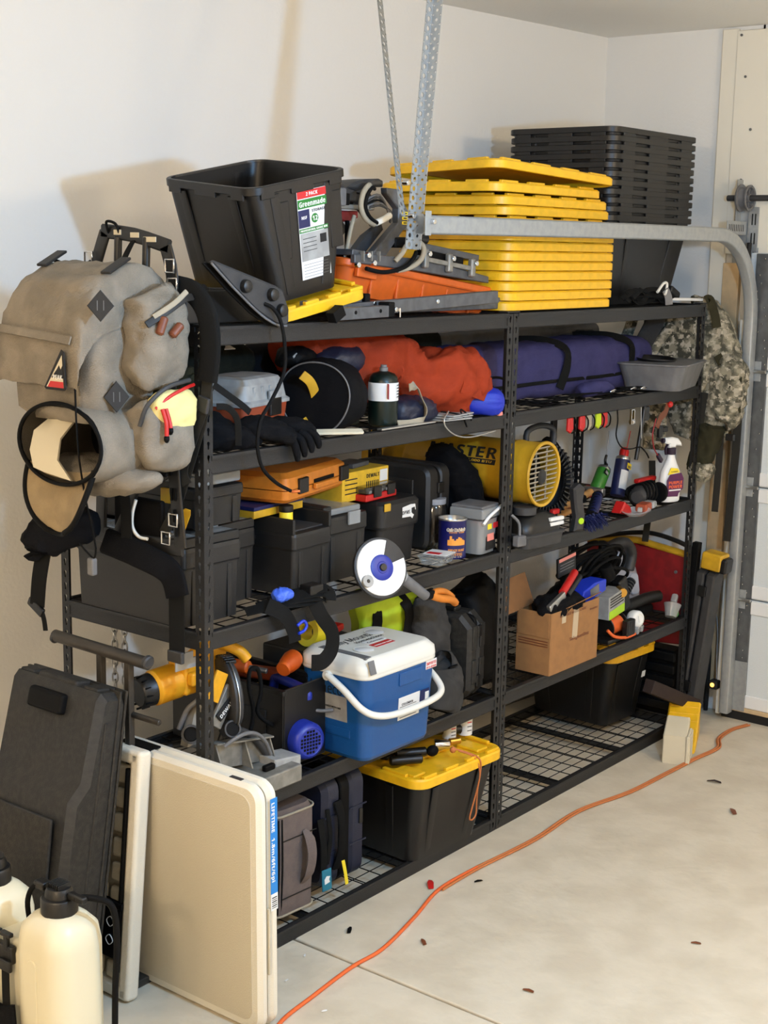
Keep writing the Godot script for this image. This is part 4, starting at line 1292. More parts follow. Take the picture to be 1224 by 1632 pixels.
	P("rim_wire", mw(o).tube(rim, 0.0028, 6, 3, true), "grey", o)
	P("head_band", mw(o).band([c0 + Vector3(-0.05, 0.075, -0.01), c0 + Vector3(-0.02, 0.05, 0.0), c0 + Vector3(0.005, 0.005, 0.0), c0 + Vector3(0.02, -0.04, -0.01), c0 + Vector3(0.0, -0.07, -0.02), c0 + Vector3(-0.04, -0.085, -0.02)], 0.03, 0.004, Vector3(-0.8, 0.1, 0.6), 5), "yellow_heat", o, "yellow padded band")
	P("tag", mw(o).box(c0 + Vector3(0.115, 0.02, -0.035), Vector3(0.02, 0.055, 0.008), 0.002), "yellow_heat", o)
	P("tag", mw(o).box(c0 + Vector3(0.095, -0.085, 0.01), Vector3(0.025, 0.03, 0.02), 0.006), "orange_case", o)
	P("visor", mw(o).ball(c0 + Vector3(0.06, -0.02, -0.05), Vector3(0.06, 0.085, 0.05), 18), "black_m", o)

	# gloves hanging over the shelf edge
	o = T("work_gloves", "black work gloves lying over the shelf edge below the tackle box", "gloves", xf(Vector3(0.33, y, 0.0)))
	P("palm", bag(mw(o), [Vector3(0.235, 1.63, -0.1), Vector3(0.26, 1.645, -0.07), Vector3(0.31, 1.64, -0.03), Vector3(0.36, 1.615, 0.01)], [Vector2(0.03, 0.02), Vector2(0.055, 0.032), Vector2(0.055, 0.03), Vector2(0.045, 0.02)], Vector3.UP, 0.008, 16.0, 8), "dark_cloth", o)
	for k in 4:
		var b := Vector3(0.335 + 0.032 * k, 1.62 + 0.004 * k, 0.0)
		P("finger", mw(o).tube([b, b + Vector3(0.012, -0.015, 0.022), b + Vector3(0.02, -0.05 + 0.004 * k, 0.03), b + Vector3(0.026, -0.072 + 0.006 * k, 0.026)], 0.0125, 8, 4, false, [1.0, 1.0, 0.95, 0.55]), "dark_cloth", o)
	P("cuff", bag(mw(o), [Vector3(0.35, 1.64, -0.1), Vector3(0.40, 1.64, -0.06), Vector3(0.45, 1.63, -0.03), Vector3(0.48, 1.615, -0.02)], [Vector2(0.03, 0.015), Vector2(0.05, 0.028), Vector2(0.045, 0.025), Vector2(0.02, 0.012)], Vector3.UP, 0.008, 16.0, 18), "dark_cloth", o)
	T1("wood_block", mb().box(Vector3(0.31, 1.612, -0.135), Vector3(0.1, 0.03, 0.04), 0.003, Basis(Vector3.UP, 0.1)), "wood", "small pale wood block on the wire shelf beneath the black gloves", "wood block")
	T1("white_strip", mb().prism(rr(0.26, 0.03, 0.008), 0.008, 0.002, Transform3D(Basis(Vector3.UP, -0.6) * Basis(Vector3.RIGHT, -1.25), Vector3(0.54, 1.612, -0.03))), "cloth_white", "narrow off white plastic strip lying in front of the open hood", "strip")

	# propane
	var a0 := propane(Vector3(0.895, y + 0.003, -0.075), "green propane cylinder in front, its red and white label facing out")
	pb(a0, "red_panel", "red_label", Vector3(-0.030, 0.118, 0.041), Vector3(0.001, 0.05, 0.034), 0.0003, Basis(Vector3.UP, -0.62))
	for k in 5:
		pb(a0, "small_print", "ink", Vector3(0.02, 0.136 - 0.0095 * k, 0.0462), Vector3(0.036, 0.003, 0.0006), 0.0002, Basis(Vector3.UP, 0.42))
	var b0 := propane(Vector3(0.84, y + 0.003, -0.19), "green propane cylinder standing partly hidden behind the other one")

	# rust red dry bag
	o = T("dry_bag", "large rust red waterproof bag lying folded along the shelf", "bag", xf(Vector3(1.1, y, -0.2)))
	P("fabric", bag(mw(o), [Vector3(0.66, 1.80, -0.33), Vector3(0.74, 1.81, -0.32), Vector3(0.9, 1.80, -0.28), Vector3(1.08, 1.775, -0.22), Vector3(1.16, 1.735, -0.16), Vector3(1.27, 1.72, -0.1), Vector3(1.37, 1.715, -0.075), Vector3(1.40, 1.71, -0.07)], [Vector2(0.03, 0.04), Vector2(0.1, 0.08), Vector2(0.12, 0.105), Vector2(0.11, 0.11), Vector2(0.085, 0.085), Vector2(0.09, 0.1), Vector2(0.085, 0.09), Vector2(0.035, 0.05)], Vector3.UP, 0.032, 6.5, 21, 3.0, 9, 44), "rust_red", o)
	P("end_fold", mw(o).cloth([[Vector3(1.225, 1.69, 0.0), Vector3(1.305, 1.665, 0.012), Vector3(1.395, 1.64, 0.01)], [Vector3(1.235, 1.72, 0.005), Vector3(1.315, 1.70, 0.022), Vector3(1.400, 1.69, 0.015)], [Vector3(1.245, 1.745, 0.0), Vector3(1.325, 1.735, 0.012), Vector3(1.405, 1.73, 0.005)]], 0.004), "rust_red", o)
	T1("green_bag", bag(mb(), [Vector3(1.4, 1.72, -0.5), Vector3(1.45, 1.76, -0.48), Vector3(1.58, 1.77, -0.46), Vector3(1.64, 1.72, -0.45)], [Vector2(0.03, 0.08), Vector2(0.08, 0.13), Vector2(0.08, 0.125), Vector2(0.03, 0.07)], Vector3.UP, 0.01, 8.0, 31), "olive_dk", "dark green bag standing behind the rust red bag", "bag")
	T1("dark_bundle", bag(mb(), [Vector3(0.96, 1.63, -0.11), Vector3(1.0, 1.635, -0.1), Vector3(1.1, 1.635, -0.08), Vector3(1.17, 1.615, -0.07)], [Vector2(0.04, 0.02), Vector2(0.06, 0.04), Vector2(0.055, 0.04), Vector2(0.02, 0.012)], Vector3.UP, 0.012, 14.0, 33), "navy_case", "dark grey blue bundle of cloth under the rust red bag", "bundle")
	T1("beige_strap", mb().band([Vector3(0.975, 1.72, -0.03), Vector3(1.0, 1.725, -0.02), Vector3(1.02, 1.69, -0.015), Vector3(1.045, 1.65, -0.012), Vector3(1.035, 1.612, -0.012), Vector3(0.99, 1.6, -0.02), Vector3(0.92, 1.602, -0.03)], 0.032, 0.003, Vector3(0.75, 0.2, 0.6), 6), "strap_beige", "looped beige webbing strap beside the propane cylinders", "strap")
	# stuff sack
	o = T("stuff_sack", "small bright blue drawstring sack at the shelf's front edge", "sack", xf(Vector3(1.45, y, -0.06)))
	m = mw(o)
	R = []
	for e in [[0.0, 0.02], [0.01, 0.038], [0.06, 0.046], [0.13, 0.05], [0.165, 0.05], [0.185, 0.044], [0.2, 0.03], [0.206, 0.012]]:
		var r := PackedVector3Array()
		for i in 40:
			var a := TAU * i / 40
			var pl: float = clampf((e[0] - 0.12) / 0.06, 0.0, 1.0)
			var rad: float = e[1] * (1.0 + 0.05 * pl * sin(a * 11.0) + 0.03 * sin(a * 4.0 + e[0] * 30.0))
			r.append(Vector3(1.305, 1.648, -0.115) + Vector3(0.66, -0.02, 0.75).normalized() * e[0] + (Vector3(-0.75, 0, 0.66) * cos(a) + Vector3.UP * sin(a)) * rad)
		R.append(r)
	P("fabric", m.loft(R, false, true), "blue_bag", o)
	P("cord_lock", mw(o).box(Vector3(1.445, 1.645, 0.045), Vector3(0.02, 0.016, 0.016), 0.004), "black_m", o)
	T1("coral_plug", mb().box(Vector3(1.455, 1.6, 0.012), Vector3(0.024, 0.016, 0.016), 0.005), "pink", "tiny coral pink plug on the rail below the blue sack", "plug")
	# hoses, cords and flat plates
	o = T("hose_coil", "coil of black hose behind the rust red bag, against the navy bag", "hose")
	for k in 4:
		P("loop", mb().tube([Vector3(1.5, 1.62, -0.2 - 0.012 * k), Vector3(1.56, 1.72 - 0.012 * k, -0.22), Vector3(1.66, 1.705 - 0.012 * k, -0.2), Vector3(1.72, 1.63, -0.19 + 0.01 * k), Vector3(1.66, 1.604, -0.18), Vector3(1.56, 1.604, -0.19)], 0.007, 8, 6, true), "rubber", o)
	T1("power_cable", mb().tube([Vector3(1.5, 1.64, -0.12), Vector3(1.53, 1.705, -0.1), Vector3(1.60, 1.71, -0.08), Vector3(1.66, 1.67, -0.07), Vector3(1.66, 1.62, -0.07), Vector3(1.62, 1.60, -0.08)], 0.005, 8), "rubber", "black cord arching behind the middle post above the blue sack", "cord")
	for k in 3:
		T1("grey_plate", mb().box(Vector3(1.2 + 0.012 * k, 1.6 + 0.007 * k, -0.03), Vector3(0.15, 0.005, 0.09), 0.001, Basis(Vector3.UP, 0.12 * k - 0.1)), "grey_lt", ["grey flat plate, lowest of three in front of the rust red bag", "grey flat plate, middle of three in front of the rust red bag", "grey flat plate, uppermost of three in front of the rust red bag"][k], "plate", Transform3D(), "thin grey plates")
	T1("bent_wire", mb().tube([Vector3(1.16, 1.63, 0.0), Vector3(1.12, 1.61, 0.012), Vector3(1.126, 1.581, 0.014), Vector3(1.182, 1.548, 0.016), Vector3(1.276, 1.533, 0.016), Vector3(1.423, 1.541, 0.016)], 0.003, 6), "steel", "bent pale wire hanging over the front rail below the grey plates", "wire")
	T1("thin_cord", mb().tube([Vector3(1.13, 1.63, -0.01), Vector3(1.19, 1.62, 0.01), Vector3(1.23, 1.605, 0.012), Vector3(1.25, 1.57, 0.015), Vector3(1.23, 1.63, 0.0), Vector3(1.27, 1.605, 0.01), Vector3(1.28, 1.59, 0.012)], 0.003, 6), "rubber", "thin black cord tangled over the grey plates", "cord")
	T1("flat_bar", mb().box(Vector3(0.94, 1.6, -0.008), Vector3(0.3, 0.006, 0.02), 0.001, Basis(Vector3.UP, 0.02)), "steel", "flat steel bar lying along the shelf in front of the propane cylinders", "bar")

	# right unit: navy canopy bag
	o = T("canopy_bag", "long navy blue canopy bag with black straps lying on the shelf", "bag", xf(Vector3(2.3, y, -0.3)))
	P("fabric", bag(mw(o), [Vector3(1.585, 1.70, -0.32), Vector3(1.6, 1.70, -0.32), Vector3(1.9, 1.702, -0.31), Vector3(2.4, 1.705, -0.3), Vector3(2.75, 1.705, -0.29), Vector3(2.95, 1.72, -0.28), Vector3(3.0, 1.72, -0.28)], [Vector2(0.09, 0.07), Vector2(0.115, 0.1), Vector2(0.12, 0.105), Vector2(0.125, 0.107), Vector2(0.12, 0.103), Vector2(0.09, 0.07), Vector2(0.05, 0.03)], Vector3.UP, 0.014, 5.0, 41, 5.0, 10, 40), "navy_bag", o)
	for x in [2.13, 2.66]:
		P("strap", mw(o).band([Vector3(x - 0.1, 1.815, -0.36), Vector3(x - 0.02, 1.82, -0.24), Vector3(x + 0.05, 1.79, -0.165), Vector3(x + 0.06, 1.72, -0.158), Vector3(x + 0.02, 1.63, -0.165)], 0.04, 0.004, Vector3(-0.1, 0.5, 0.85), 5), "strap", o)
	P("trim", mw(o).band([Vector3(1.64, 1.655, -0.185), Vector3(2.1, 1.66, -0.173), Vector3(2.6, 1.66, -0.165), Vector3(2.85, 1.68, -0.17)], 0.014, 0.003, Vector3(0, 0.1, 1), 4), "strap", o)
	P("loose_tie", bag(mw(o), [Vector3(2.22, 1.61, -0.12), Vector3(2.25, 1.62, -0.11), Vector3(2.38, 1.625, -0.1), Vector3(2.45, 1.615, -0.1)], [Vector2(0.02, 0.012), Vector2(0.03, 0.026), Vector2(0.03, 0.026), Vector2(0.015, 0.01)], Vector3.UP, 0.006, 18.0, 43), "navy_bag", o)
	T1("grey_case", bag(mb(), [Vector3(1.62, 1.76, -0.55), Vector3(1.65, 1.76, -0.55), Vector3(2.3, 1.765, -0.55), Vector3(2.98, 1.77, -0.55), Vector3(3.0, 1.77, -0.55)], [Vector2(0.04, 0.06), Vector2(0.05, 0.075), Vector2(0.05, 0.078), Vector2(0.05, 0.078), Vector2(0.05, 0.075)], Vector3.UP, 0.004, 8.0, 47, 4.0), "grey", "long dark grey case lying behind the navy canopy bag", "case")
	o = T("black_bracket", "black plastic bracket at the end of the long grey case", "bracket", xf(Vector3(2.85, 1.79, -0.47)))
	pb(o, "body", "black", Vector3(0, 0, 0), Vector3(0.09, 0.07, 0.05), 0.008)
	pb(o, "hook", "black", Vector3(0.07, -0.01, 0.01), Vector3(0.06, 0.03, 0.03), 0.006)
	o = T("shelf_straps", "flat black webbing straps spread over the wire shelf before the navy bag", "straps")
	var rng := RandomNumberGenerator.new()
	rng.seed = 11
	for k in 6:
		var x := 1.85 + 0.14 * k
		P("strap", mb().band([Vector3(x, 1.603 + 0.003 * (k % 3), -0.12), Vector3(x + 0.1, 1.606 + 0.003 * (k % 3), -0.05 + rng.randf_range(-0.03, 0.0)), Vector3(x + 0.22, 1.604 + 0.003 * (k % 3), -0.09 + rng.randf_range(-0.02, 0.02))], 0.035, 0.003, Vector3.UP, 5), "strap", o)
	for p in [[2.36, -0.05], [2.52, -0.045], [2.58, -0.03]]:
		P("buckle", mb().tube([Vector3(p[0], 1.612, p[1]), Vector3(p[0] + 0.02, 1.618, p[1] + 0.005), Vector3(p[0] + 0.04, 1.612, p[1]), Vector3(p[0] + 0.02, 1.608, p[1] - 0.01)], 0.004, 6, 5, true), "chrome", o)

	# grey dish pan with a dark pan inside
	o = T("dish_pan", "grey plastic dish pan standing at the shelf's right end", "pan", xf(Vector3(2.845, y + 0.004, -0.075), 0, 13.5, 0))
	m = mb()
	m.loft([ringy(rr(0.36, 0.235, 0.04), 0.0), ringy(rr(0.42, 0.29, 0.04), 0.104), ringy(rr(0.435, 0.305, 0.04), 0.106), ringy(rr(0.435, 0.305, 0.04), 0.112), ringy(rr(0.425, 0.295, 0.04), 0.113)], true)
	var rv := []
	for r in [ringy(rr(0.425, 0.295, 0.04), 0.113), ringy(rr(0.41, 0.28, 0.04), 0.104), ringy(rr(0.355, 0.23, 0.04), 0.005)]:
		var q: PackedVector3Array = r
		q.reverse()
		rv.append(q)
	m.loft(rv, true, false)
	P("body", m, "grey", o)
	T1("dark_pan", mb().lathe([Vector2(0, 0.0), Vector2(0.07, 0.0), Vector2(0.085, 0.03), Vector2(0.09, 0.032), Vector2(0.088, 0.034), Vector2(0.082, 0.031), Vector2(0.068, 0.004), Vector2(0, 0.004)]), "black", "shallow black pan resting in the grey dish pan", "pan", xf(Vector3(2.83, 1.69, -0.1), 4, 0, 2))

	# hanging under the shelf
	var cl := [[1.985, "red", "red and black spring clamp hanging at the left under the shelf"], [2.075, "red", "red spring clamp hanging beside the pale one under the shelf"], [2.125, "strap_beige", "pale spring clamp hanging in the middle of the row"], [2.2, "hivis", "yellow spring clamp hanging under the shelf"], [2.25, "red", "small red clamp hanging at the row's right end"]]
	for c in cl:
		o = T("spring_clamp", c[2], "clamp", xf(Vector3(c[0], 1.54, -0.012)), "clamps under the shelf")
		P("jaw", mb().prism(PackedVector2Array([Vector2(-0.02, 0.0), Vector2(0.015, 0.002), Vector2(0.02, -0.045), Vector2(0.0, -0.062), Vector2(-0.022, -0.05)]), 0.012, 0.003), c[1], o)
		P("spring", mb().tube([Vector3(0.012, 0.0, 0.008), Vector3(0.03, -0.02, 0.01), Vector3(0.026, -0.05, 0.01), Vector3(0.0, -0.06, 0.009)], 0.003, 6), "rubber", o)
	T1("cord_loop", mb().tube([Vector3(2.33, 1.545, 0.0), Vector3(2.32, 1.5, 0.01), Vector3(2.31, 1.44, 0.012), Vector3(2.36, 1.39, 0.012), Vector3(2.44, 1.375, 0.012), Vector3(2.52, 1.375, 0.01), Vector3(2.57, 1.35, 0.01), Vector3(2.6, 1.32, 0.012), Vector3(2.57, 1.345, 0.015), Vector3(2.53, 1.37, 0.014)], 0.003, 6), "rubber", "thin black cord hanging in a loop below the shelf rail", "cord")
	o = T("pulley_block", "small silver pulley hanging under the shelf rail", "pulley", xf(Vector3(2.455, 1.53, 0.002)))
	for s in [-1.0, 1.0]: pb(o, "cheek", "chrome", Vector3(s * 0.012, -0.025, 0), Vector3(0.004, 0.06, 0.01), 0.001)
	pb(o, "top", "chrome", Vector3(0, 0.005, 0), Vector3(0.028, 0.005, 0.01), 0.001)
	P("wheel", mb().cyl(Vector3(-0.008, -0.045, 0), Vector3(0.008, -0.045, 0), 0.012), "chrome", o)
	o = T("hanging_rod", "black rod with a clip hanging under the shelf beside the pulley", "rod", xf(Vector3(2.53, 1.54, -0.004)))
	P("rod", mb().tube([Vector3(0.04, 0.0, 0), Vector3(0.02, -0.09, 0), Vector3(-0.012, -0.22, 0)], 0.009, 8), "black", o)
	pb(o, "clip", "black", Vector3(0.05, -0.03, 0.0), Vector3(0.04, 0.06, 0.02), 0.006)
	P("wire", mb().tube([Vector3(-0.01, 0.0, 0.01), Vector3(-0.005, -0.08, 0.012), Vector3(0.002, -0.13, 0.012)], 0.002, 6), "grey_lt", o)
	o = T("hanging_straps", "bundle of dark straps and buckles with a red ball hanging under the shelf", "straps", xf(Vector3(2.73, 1.54, -0.02)))
	P("red_ball", mb().ball(Vector3(0.06, -0.008, 0.02), Vector3(0.014, 0.014, 0.014), 12), "red", o)
	P("band", mb().band([Vector3(0.05, -0.01, 0.015), Vector3(0.02, -0.04, 0.02), Vector3(-0.02, -0.06, 0.02), Vector3(-0.04, -0.1, 0.015)], 0.03, 0.004, Vector3(0, 0.2, 1), 5), "leather_br", o)
	P("buckle", mb().box(Vector3(-0.01, -0.12, 0.015), Vector3(0.03, 0.05, 0.016), 0.004), "black", o)
	P("buckle", mb().box(Vector3(0.035, -0.115, 0.012), Vector3(0.045, 0.022, 0.016), 0.004), "black", o)
	P("cord", mb().tube([Vector3(-0.05, -0.06, 0.015), Vector3(-0.075, -0.12, 0.015), Vector3(-0.06, -0.18, 0.015), Vector3(-0.02, -0.22, 0.015)], 0.003, 6), "red_dk", o)
	P("clip", mb().box(Vector3(0.0, -0.235, 0.015), Vector3(0.05, 0.02, 0.014), 0.004, Basis(Vector3.BACK, -0.7)), "purple_dk", o)

	# camouflage backpack hung on the end of the rack
	o = T("camo_backpack", "digital camouflage backpack hanging from the rack's far end", "backpack", xf(Vector3(3.2, 1.2, 0.0)))
	P("body", bag(mw(o), [Vector3(3.19, 1.885, -0.1), Vector3(3.195, 1.87, -0.09), Vector3(3.205, 1.75, -0.06), Vector3(3.215, 1.6, -0.05), Vector3(3.2, 1.42, -0.06), Vector3(3.18, 1.33, -0.08)], [Vector2(0.08, 0.05), Vector2(0.12, 0.07), Vector2(0.15, 0.085), Vector2(0.165, 0.09), Vector2(0.14, 0.08), Vector2(0.07, 0.05)], Vector3.RIGHT, 0.016, 10.0, 51, 3.2, 8, 36), "camo", o)
	P("pocket", bag(mw(o), [Vector3(3.17, 1.69, 0.075), Vector3(3.17, 1.68, 0.08), Vector3(3.175, 1.58, 0.085), Vector3(3.17, 1.45, 0.075), Vector3(3.165, 1.43, 0.07)], [Vector2(0.04, 0.04), Vector2(0.075, 0.06), Vector2(0.08, 0.065), Vector2(0.07, 0.06), Vector2(0.03, 0.03)], Vector3.RIGHT, 0.014, 14.0, 53, 3.0), "camo", o)
	P("pocket", bag(mw(o), [Vector3(3.145, 1.74, -0.03), Vector3(3.14, 1.72, -0.03), Vector3(3.125, 1.62, -0.03), Vector3(3.12, 1.56, -0.03)], [Vector2(0.03, 0.02), Vector2(0.05, 0.03), Vector2(0.045, 0.03), Vector2(0.02, 0.015)], Vector3.RIGHT, 0.01, 16.0, 57), "camo", o)
	P("roll", bag(mw(o), [Vector3(3.14, 1.42, 0.04), Vector3(3.14, 1.40, 0.035), Vector3(3.13, 1.3, 0.01), Vector3(3.125, 1.21, -0.02), Vector3(3.125, 1.19, -0.03)], [Vector2(0.03, 0.03), Vector2(0.05, 0.045), Vector2(0.05, 0.045), Vector2(0.04, 0.035), Vector2(0.02, 0.015)], Vector3.RIGHT, 0.012, 16.0, 59), "olive", o)
	P("pocket", bag(mw(o), [Vector3(3.12, 1.25, 0.02), Vector3(3.12, 1.23, 0.015), Vector3(3.12, 1.18, -0.01), Vector3(3.12, 1.165, -0.015)], [Vector2(0.03, 0.025), Vector2(0.05, 0.045), Vector2(0.045, 0.04), Vector2(0.02, 0.015)], Vector3.RIGHT, 0.01, 18.0, 61), "camo", o)
	P("strap", mw(o).band([Vector3(3.085, 1.968, -0.005), Vector3(3.1, 1.97, 0.01), Vector3(3.115, 1.90, 0.03), Vector3(3.12, 1.85, 0.04)], 0.04, 0.004, Vector3(-0.6, 0.3, 0.6), 6), "olive", o)
	P("strap", mw(o).band([Vector3(3.12, 1.73, 0.05), Vector3(3.12, 1.66, 0.10), Vector3(3.12, 1.61, 0.135), Vector3(3.12, 1.56, 0.12)], 0.035, 0.004, Vector3(-0.9, 0, 0.4), 6), "olive", o)
	P("strap", mw(o).band([Vector3(3.13, 1.64, 0.15), Vector3(3.13, 1.56, 0.145), Vector3(3.14, 1.48, 0.15)], 0.035, 0.004, Vector3(-0.9, 0, 0.4), 6), "olive", o)
	P("strap", mw(o).band([Vector3(3.2, 1.5, 0.13), Vector3(3.21, 1.3, 0.125), Vector3(3.22, 1.05, 0.11), Vector3(3.23, 0.88, 0.1)], 0.035, 0.004, Vector3(-0.9, 0, 0.4), 6), "strap_grey", o)
	P("strap", mw(o).band([Vector3(3.16, 1.4, 0.07), Vector3(3.16, 1.25, 0.07), Vector3(3.17, 1.02, 0.06)], 0.03, 0.004, Vector3(-0.9, 0, 0.4), 6), "strap_grey", o)
	P("strap", mw(o).band([Vector3(3.115, 1.56, 0.0), Vector3(3.11, 1.42, -0.01), Vector3(3.115, 1.3, 0.0)], 0.035, 0.004, Vector3(-0.9, 0, 0.4), 6), "strap_grey", o)
	P("buckle", mw(o).box(Vector3(3.13, 1.37, 0.13), Vector3(0.02, 0.03, 0.04), 0.004), "black", o)
	# its shoulder straps inside the rack end
	P("shoulder_strap", mw(o).band([Vector3(3.03, 1.935, -0.2), Vector3(3.02, 1.85, -0.22), Vector3(2.99, 1.74, -0.26), Vector3(2.96, 1.62, -0.28)], 0.085, 0.02, Vector3(-0.85, 0.1, 0.5), 6), "grey_cloth", o)
	P("shoulder_strap", mw(o).band([Vector3(3.05, 1.86, -0.14), Vector3(3.03, 1.78, -0.19), Vector3(3.0, 1.66, -0.25), Vector3(2.98, 1.60, -0.27)], 0.04, 0.02, Vector3(-0.85, 0.1, 0.5), 6), "camo", o)
	P("back_panel", mw(o).box(Vector3(3.065, 1.75, -0.16), Vector3(0.012, 0.3, 0.26), 0.005), "camo", o)
	P("belt", mw(o).box(Vector3(3.05, 1.42, -0.2), Vector3(0.03, 0.26, 0.11), 0.012), "camo", o)
	P("belt", mw(o).band([Vector3(3.04, 1.24, -0.2), Vector3(3.05, 1.1, -0.2), Vector3(3.05, 0.86, -0.22)], 0.03, 0.004, Vector3(-0.9, 0, 0.4), 5), "strap_grey", o)
	P("strap", mw(o).band([Vector3(3.04, 1.93, -0.32), Vector3(3.03, 1.84, -0.34), Vector3(3.02, 1.74, -0.37), Vector3(3.03, 1.66, -0.38)], 0.05, 0.01, Vector3(-0.85, 0.1, 0.5), 5), "camo", o)

# ---------------------------------------------------------------- third shelf
# plastic tool box: w across, d deep, h to the lid seam; organiser lids of clear plastic on top
func toolbox(o: Node3D, w: float, d: float, h: float, style: String) -> void:
	var m := mb()
	m.loft([ringy(rr(w * 0.93, d * 0.95, 0.012, 3), 0.0), ringy(rr(w * 0.965, d * 0.975, 0.014, 3), h * 0.72), ringy(rr(w * 0.975, d * 0.98, 0.014, 3), h * 0.74)], true)
	P("body", m, "black_box", o)
	m = mb()
	m.loft([ringy(rr(w * 0.98, d * 0.985, 0.014, 3), h * 0.74), ringy(rr(w, d, 0.016, 3), h * 0.76), ringy(rr(w, d, 0.016, 3), h * 0.95), ringy(rr(w * 0.985, d * 0.99, 0.016, 3), h)], true)
	P("lid", m, "black_box", o)
	for s in [-0.3, 0.3]:
		pb(o, "corner_rib", "black_box", Vector3(s * w, h * 0.36, d * 0.483), Vector3(0.02, h * 0.7, 0.008), 0.003)
	if style == "organiser":
		pb(o, "handle_rail", "black_box", Vector3(0, h + 0.012, 0), Vector3(w * 0.2, 0.03, d * 0.7), 0.01)
		for s in [-1.0, 1.0]:
			var c := P("organizer_lid", mb().box(Vector3(s * w * 0.3, h + 0.014, 0), Vector3(w * 0.36, 0.024, d * 0.9), 0.005), "lid_clear", o, "smoky clear organizer lid")
			pb(c, "clasp", "lid_clear", Vector3(s * w * 0.3, h + 0.002, d * 0.46), Vector3(0.03, 0.03, 0.008), 0.003)
			for k in 3:
				pb(c, "rib", "lid_clear", Vector3(s * w * 0.3, h + 0.027, -d * 0.3 + d * 0.3 * k), Vector3(w * 0.32, 0.004, 0.006), 0.001)
		for sz in [-1.0, 1.0]:
			pb(o, "end_block", "black_box", Vector3(0, h + 0.014, sz * d * 0.47), Vector3(w * 0.94, 0.03, d * 0.04), 0.006)
		pb(o, "latch", "black_m", Vector3(-w * 0.5, h * 0.85, 0.02), Vector3(0.012, 0.05, 0.07), 0.004)
	elif style == "tray":
		for s in [-1.0, 1.0]:
			pb(o, "tray_wall", "black_box", Vector3(s * w * 0.47, h + 0.022, 0), Vector3(0.012, 0.05, d * 0.98), 0.004)
		pb(o, "tray_wall", "black_box", Vector3(0, h + 0.022, -d * 0.46), Vector3(w * 0.96, 0.05, 0.02), 0.004)
		pb(o, "tray_mat", "grey_dk", Vector3(0, h + 0.003, 0), Vector3(w * 0.86, 0.006, d * 0.86), 0.002)

func spray_can(called: String, label: String, at: Transform3D, r: float, h: float, mat: String, cap: String) -> Node3D:
	var o := T(called, label, "spray can", at)
	P("can", mb().lathe([Vector2(0, 0), Vector2(r - 0.002, 0), Vector2(r, 0.003), Vector2(r, h - 0.02)], Transform3D(), 26), mat, o)
	P("dome", mb().lathe([Vector2(r, h - 0.02), Vector2(r * 1.02, h - 0.016), Vector2(r * 0.95, h - 0.006), Vector2(r * 0.6, h), Vector2(0, h)], Transform3D(), 26), "steel", o)
	if cap:
		P("cap", mb().lathe([Vector2(r * 0.62, h - 0.002), Vector2(r * 0.66, h + 0.02), Vector2(r * 0.5, h + 0.035), Vector2(r * 0.42, h + 0.038), Vector2(0, h + 0.038)], Transform3D(), 22), cap, o)
	return o

